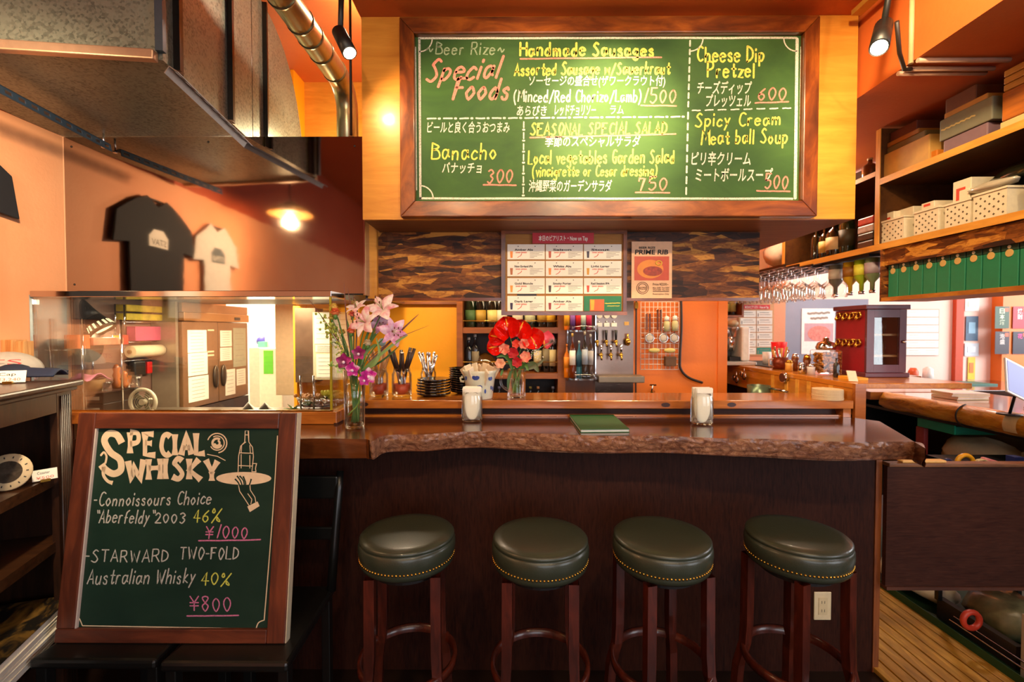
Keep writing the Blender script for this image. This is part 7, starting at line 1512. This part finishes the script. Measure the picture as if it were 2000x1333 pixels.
for px, lb in ((222, 'flat steel turner hanging at the left of the kitchen rack'), (240, 'steel ladle with a red tip hanging beside the rack post')):
    y_ = kx(px, -2.0); t = thing('spatula', lb, 'utensil', (-2.0, y_, 1.42)); build(MB().cyl((-2.0, y_, 1.43), (-2.0, y_, 1.58), .004, 8), 'handle', M['chrome'], t); build(MB().rbox((-2.0, y_, 1.40), (.006, .04, .05)), 'blade', flat('#B82A1C', .4) if px > 230 else M['chrome'], t, bevel=.002)
pst = struct(MB().box(-2.06, -1.92, 2.60, 2.62, .9, 1.9), 'trim_7', flat('#A89C88', .3, .5))
# back kitchen room
wf_ = thing('white_fridge', 'white fridge with a green note in the bright back room', 'fridge', (-2.15, 4.1, 0))
a = P(485, 680, 3.95); b = P(551, 680, 3.95); zt2 = a.z
build(MB().box(a.x, a.x + .09, 3.96, 4.4, 0, zt2), 'side_part', flat('#C8CCB8', .5), wf_); build(MB().box(a.x + .091, b.x, 3.95, 4.4, 0, zt2), 'fridge_body', flat('#EDE4CC', .45), wf_, bevel=.008)
sheet(515, 685, 533, 731, 3.947, flat('#5AC01A', .5), 'green_note', wf_)
q = P(516, 676, 4.1); solo(MB().box(q.x - .03, q.x + .03, 4.05, 4.12, zt2 + .0005, zt2 + .05), 'teal_box', 'small teal box on the white fridge', 'box', flat('#5AB8A0', .5)); q = P(528, 676, 4.15); solo(MB().box(q.x - .02, q.x + .07, 4.1, 4.2, zt2 + .0005, zt2 + .09), 'white_box', 'white box on the white fridge', 'box', M['white'])
q = P(512, 660, 4.3); solo(MB().sphere((q.x, 4.3, zt2 + .05), .05, 12, (1, 1, .95)), 'blue_bag', 'blue and white bundle on the white fridge', 'bag', flat('#4A4AB0', .5, var=.5, scale=20))
solo(MB().box(-1.72, -1.56, 3.3, 3.7, .98, 3.099), 'tall_cupboard', 'tall cream wall cupboard beside the bright back room', 'cupboard', flat('#D8BC98', .5), bevel=.004)
solo(MB().box(-1.40, -1.27, 2.93, 3.05, 1.115, 1.59).xf(Matrix.Identity(4)), 'steel_column', 'dark mottled steel cabinet column left of the paper covered board', 'cabinet', flat('#7A6250', .3, .6, var=.3, scale=8))
pb = thing('paper_board', 'white board of taped papers behind the flower vase', 'notice board', (-1.1, 2.92, 1.2))
sheet(612, 610, 692, 742, 2.915, flat('#D8C8A4', .6), 'backing', pb, .01)
for r in ((614, 612, 650, 672), (616, 674, 650, 688), (618, 692, 650, 738), (654, 614, 690, 676), (654, 680, 690, 738)):
    k_ = sheet(*r, 2.912, M['paper'], 'paper_sheet', pb); m = MB()
    for j in range(5): y_ = lerp(r[1], r[3], (j + 1)/6); line(m, r[0] + 4, y_, r[2] - 6, y_, .8, onY(2.9112), 1, 0)
    build(m, 'printed_lines', M['greyink'], k_)
# food station behind the glass
solo(MB().box(-1.06, -.80, 2.16, 2.33, 1.0552, 1.085), 'steel_tray', 'low steel tray carrying the food bowls behind the glass', 'tray', M['chrome'], bevel=.004)
fsn = thing('food_station', 'clear guard over steel bowls behind the corner of the glass', 'food guard', (-.95, 2.2, 1.0552))
a = P(588, 800, 2.12); b = P(636, 800, 2.25)
build(MB().box(a.x, b.x + .1, 2.12, 2.124, 1.052, 1.235), 'front_guard', M['acrylic'], fsn); 
for x_ in (a.x, b.x): build(MB().cyl((x_, 2.118, 1.0552), (x_, 2.118, 1.24), .005, 8), 'post', M['chrome'], fsn)
for px, c_, r_, lb in ((598, '#C8884A', .045, 'steel bowl of brown food behind the glass'), (620, '#B87A3A', .04, 'steel bowl of orange food behind the glass'), (643, '#E0D040', .045, 'steel bowl of yellow food at the glass corner'), (668, '#E8C020', .04, 'steel bowl of bright yellow food behind the side glass')):
    q = P(px, 795, 2.24); t = thing('steel_bowl', lb, 'bowl', (q.x, 2.24, 1.0857), 'bowls behind the glass'); build(MB().lathe([(0, 0), (r_*.6, 0), (r_, .035), (r_*.95, .035), (r_*.55, .004), (0, .004)], 20), 'bowl_body', M['chrome'], t, local=True); m = MB()
    for k in range(26): m.sphere((random.gauss(0, r_*.35), random.gauss(0, r_*.35), .034 + random.uniform(0, .03 if px > 630 else .012)), r_*.22, 6)
    build(m, 'food_pieces', flat(c_, .5), t, local=True, kind='stuff')
m = MB(); q = P(572, 800, 2.05)
for k in range(7): petal(m, q + Vector((0, 0, -.01)), (math.cos(k*.9), -.3, .6 + .3*math.sin(k)), (0, 0, 1), .045, .014, .5, .2, 5)
solo(m, 'pale_leaves', 'pale green artificial leaves lying behind the glass', 'leaves', flat('#B8C890', .6))
rows = [[(q.x - .01 + .12*j/8, 2.0 + .06*i/4, 1.078 + .012*abs(math.sin(j*1.1 + i))) for j in range(9)] for i in range(5)]
solo(MB().grid(rows), 'pink_cloth', 'small pink cloth on the worktop behind the glass', 'cloth', flat('#E0A09A', .8), solid=.002)
q = P(505, 795, 2.2); rows = [[(q.x - .09 + .16*j/8, 2.2 + .05*i/4, 1.053 + .05*math.sin(j*.8)**2*(1 - i/5)) for j in range(9)] for i in range(5)]
solo(MB().grid(rows), 'white_cloth', 'folded white cloth on the worktop in front of the white fridge', 'cloth', M['white'], solid=.004)
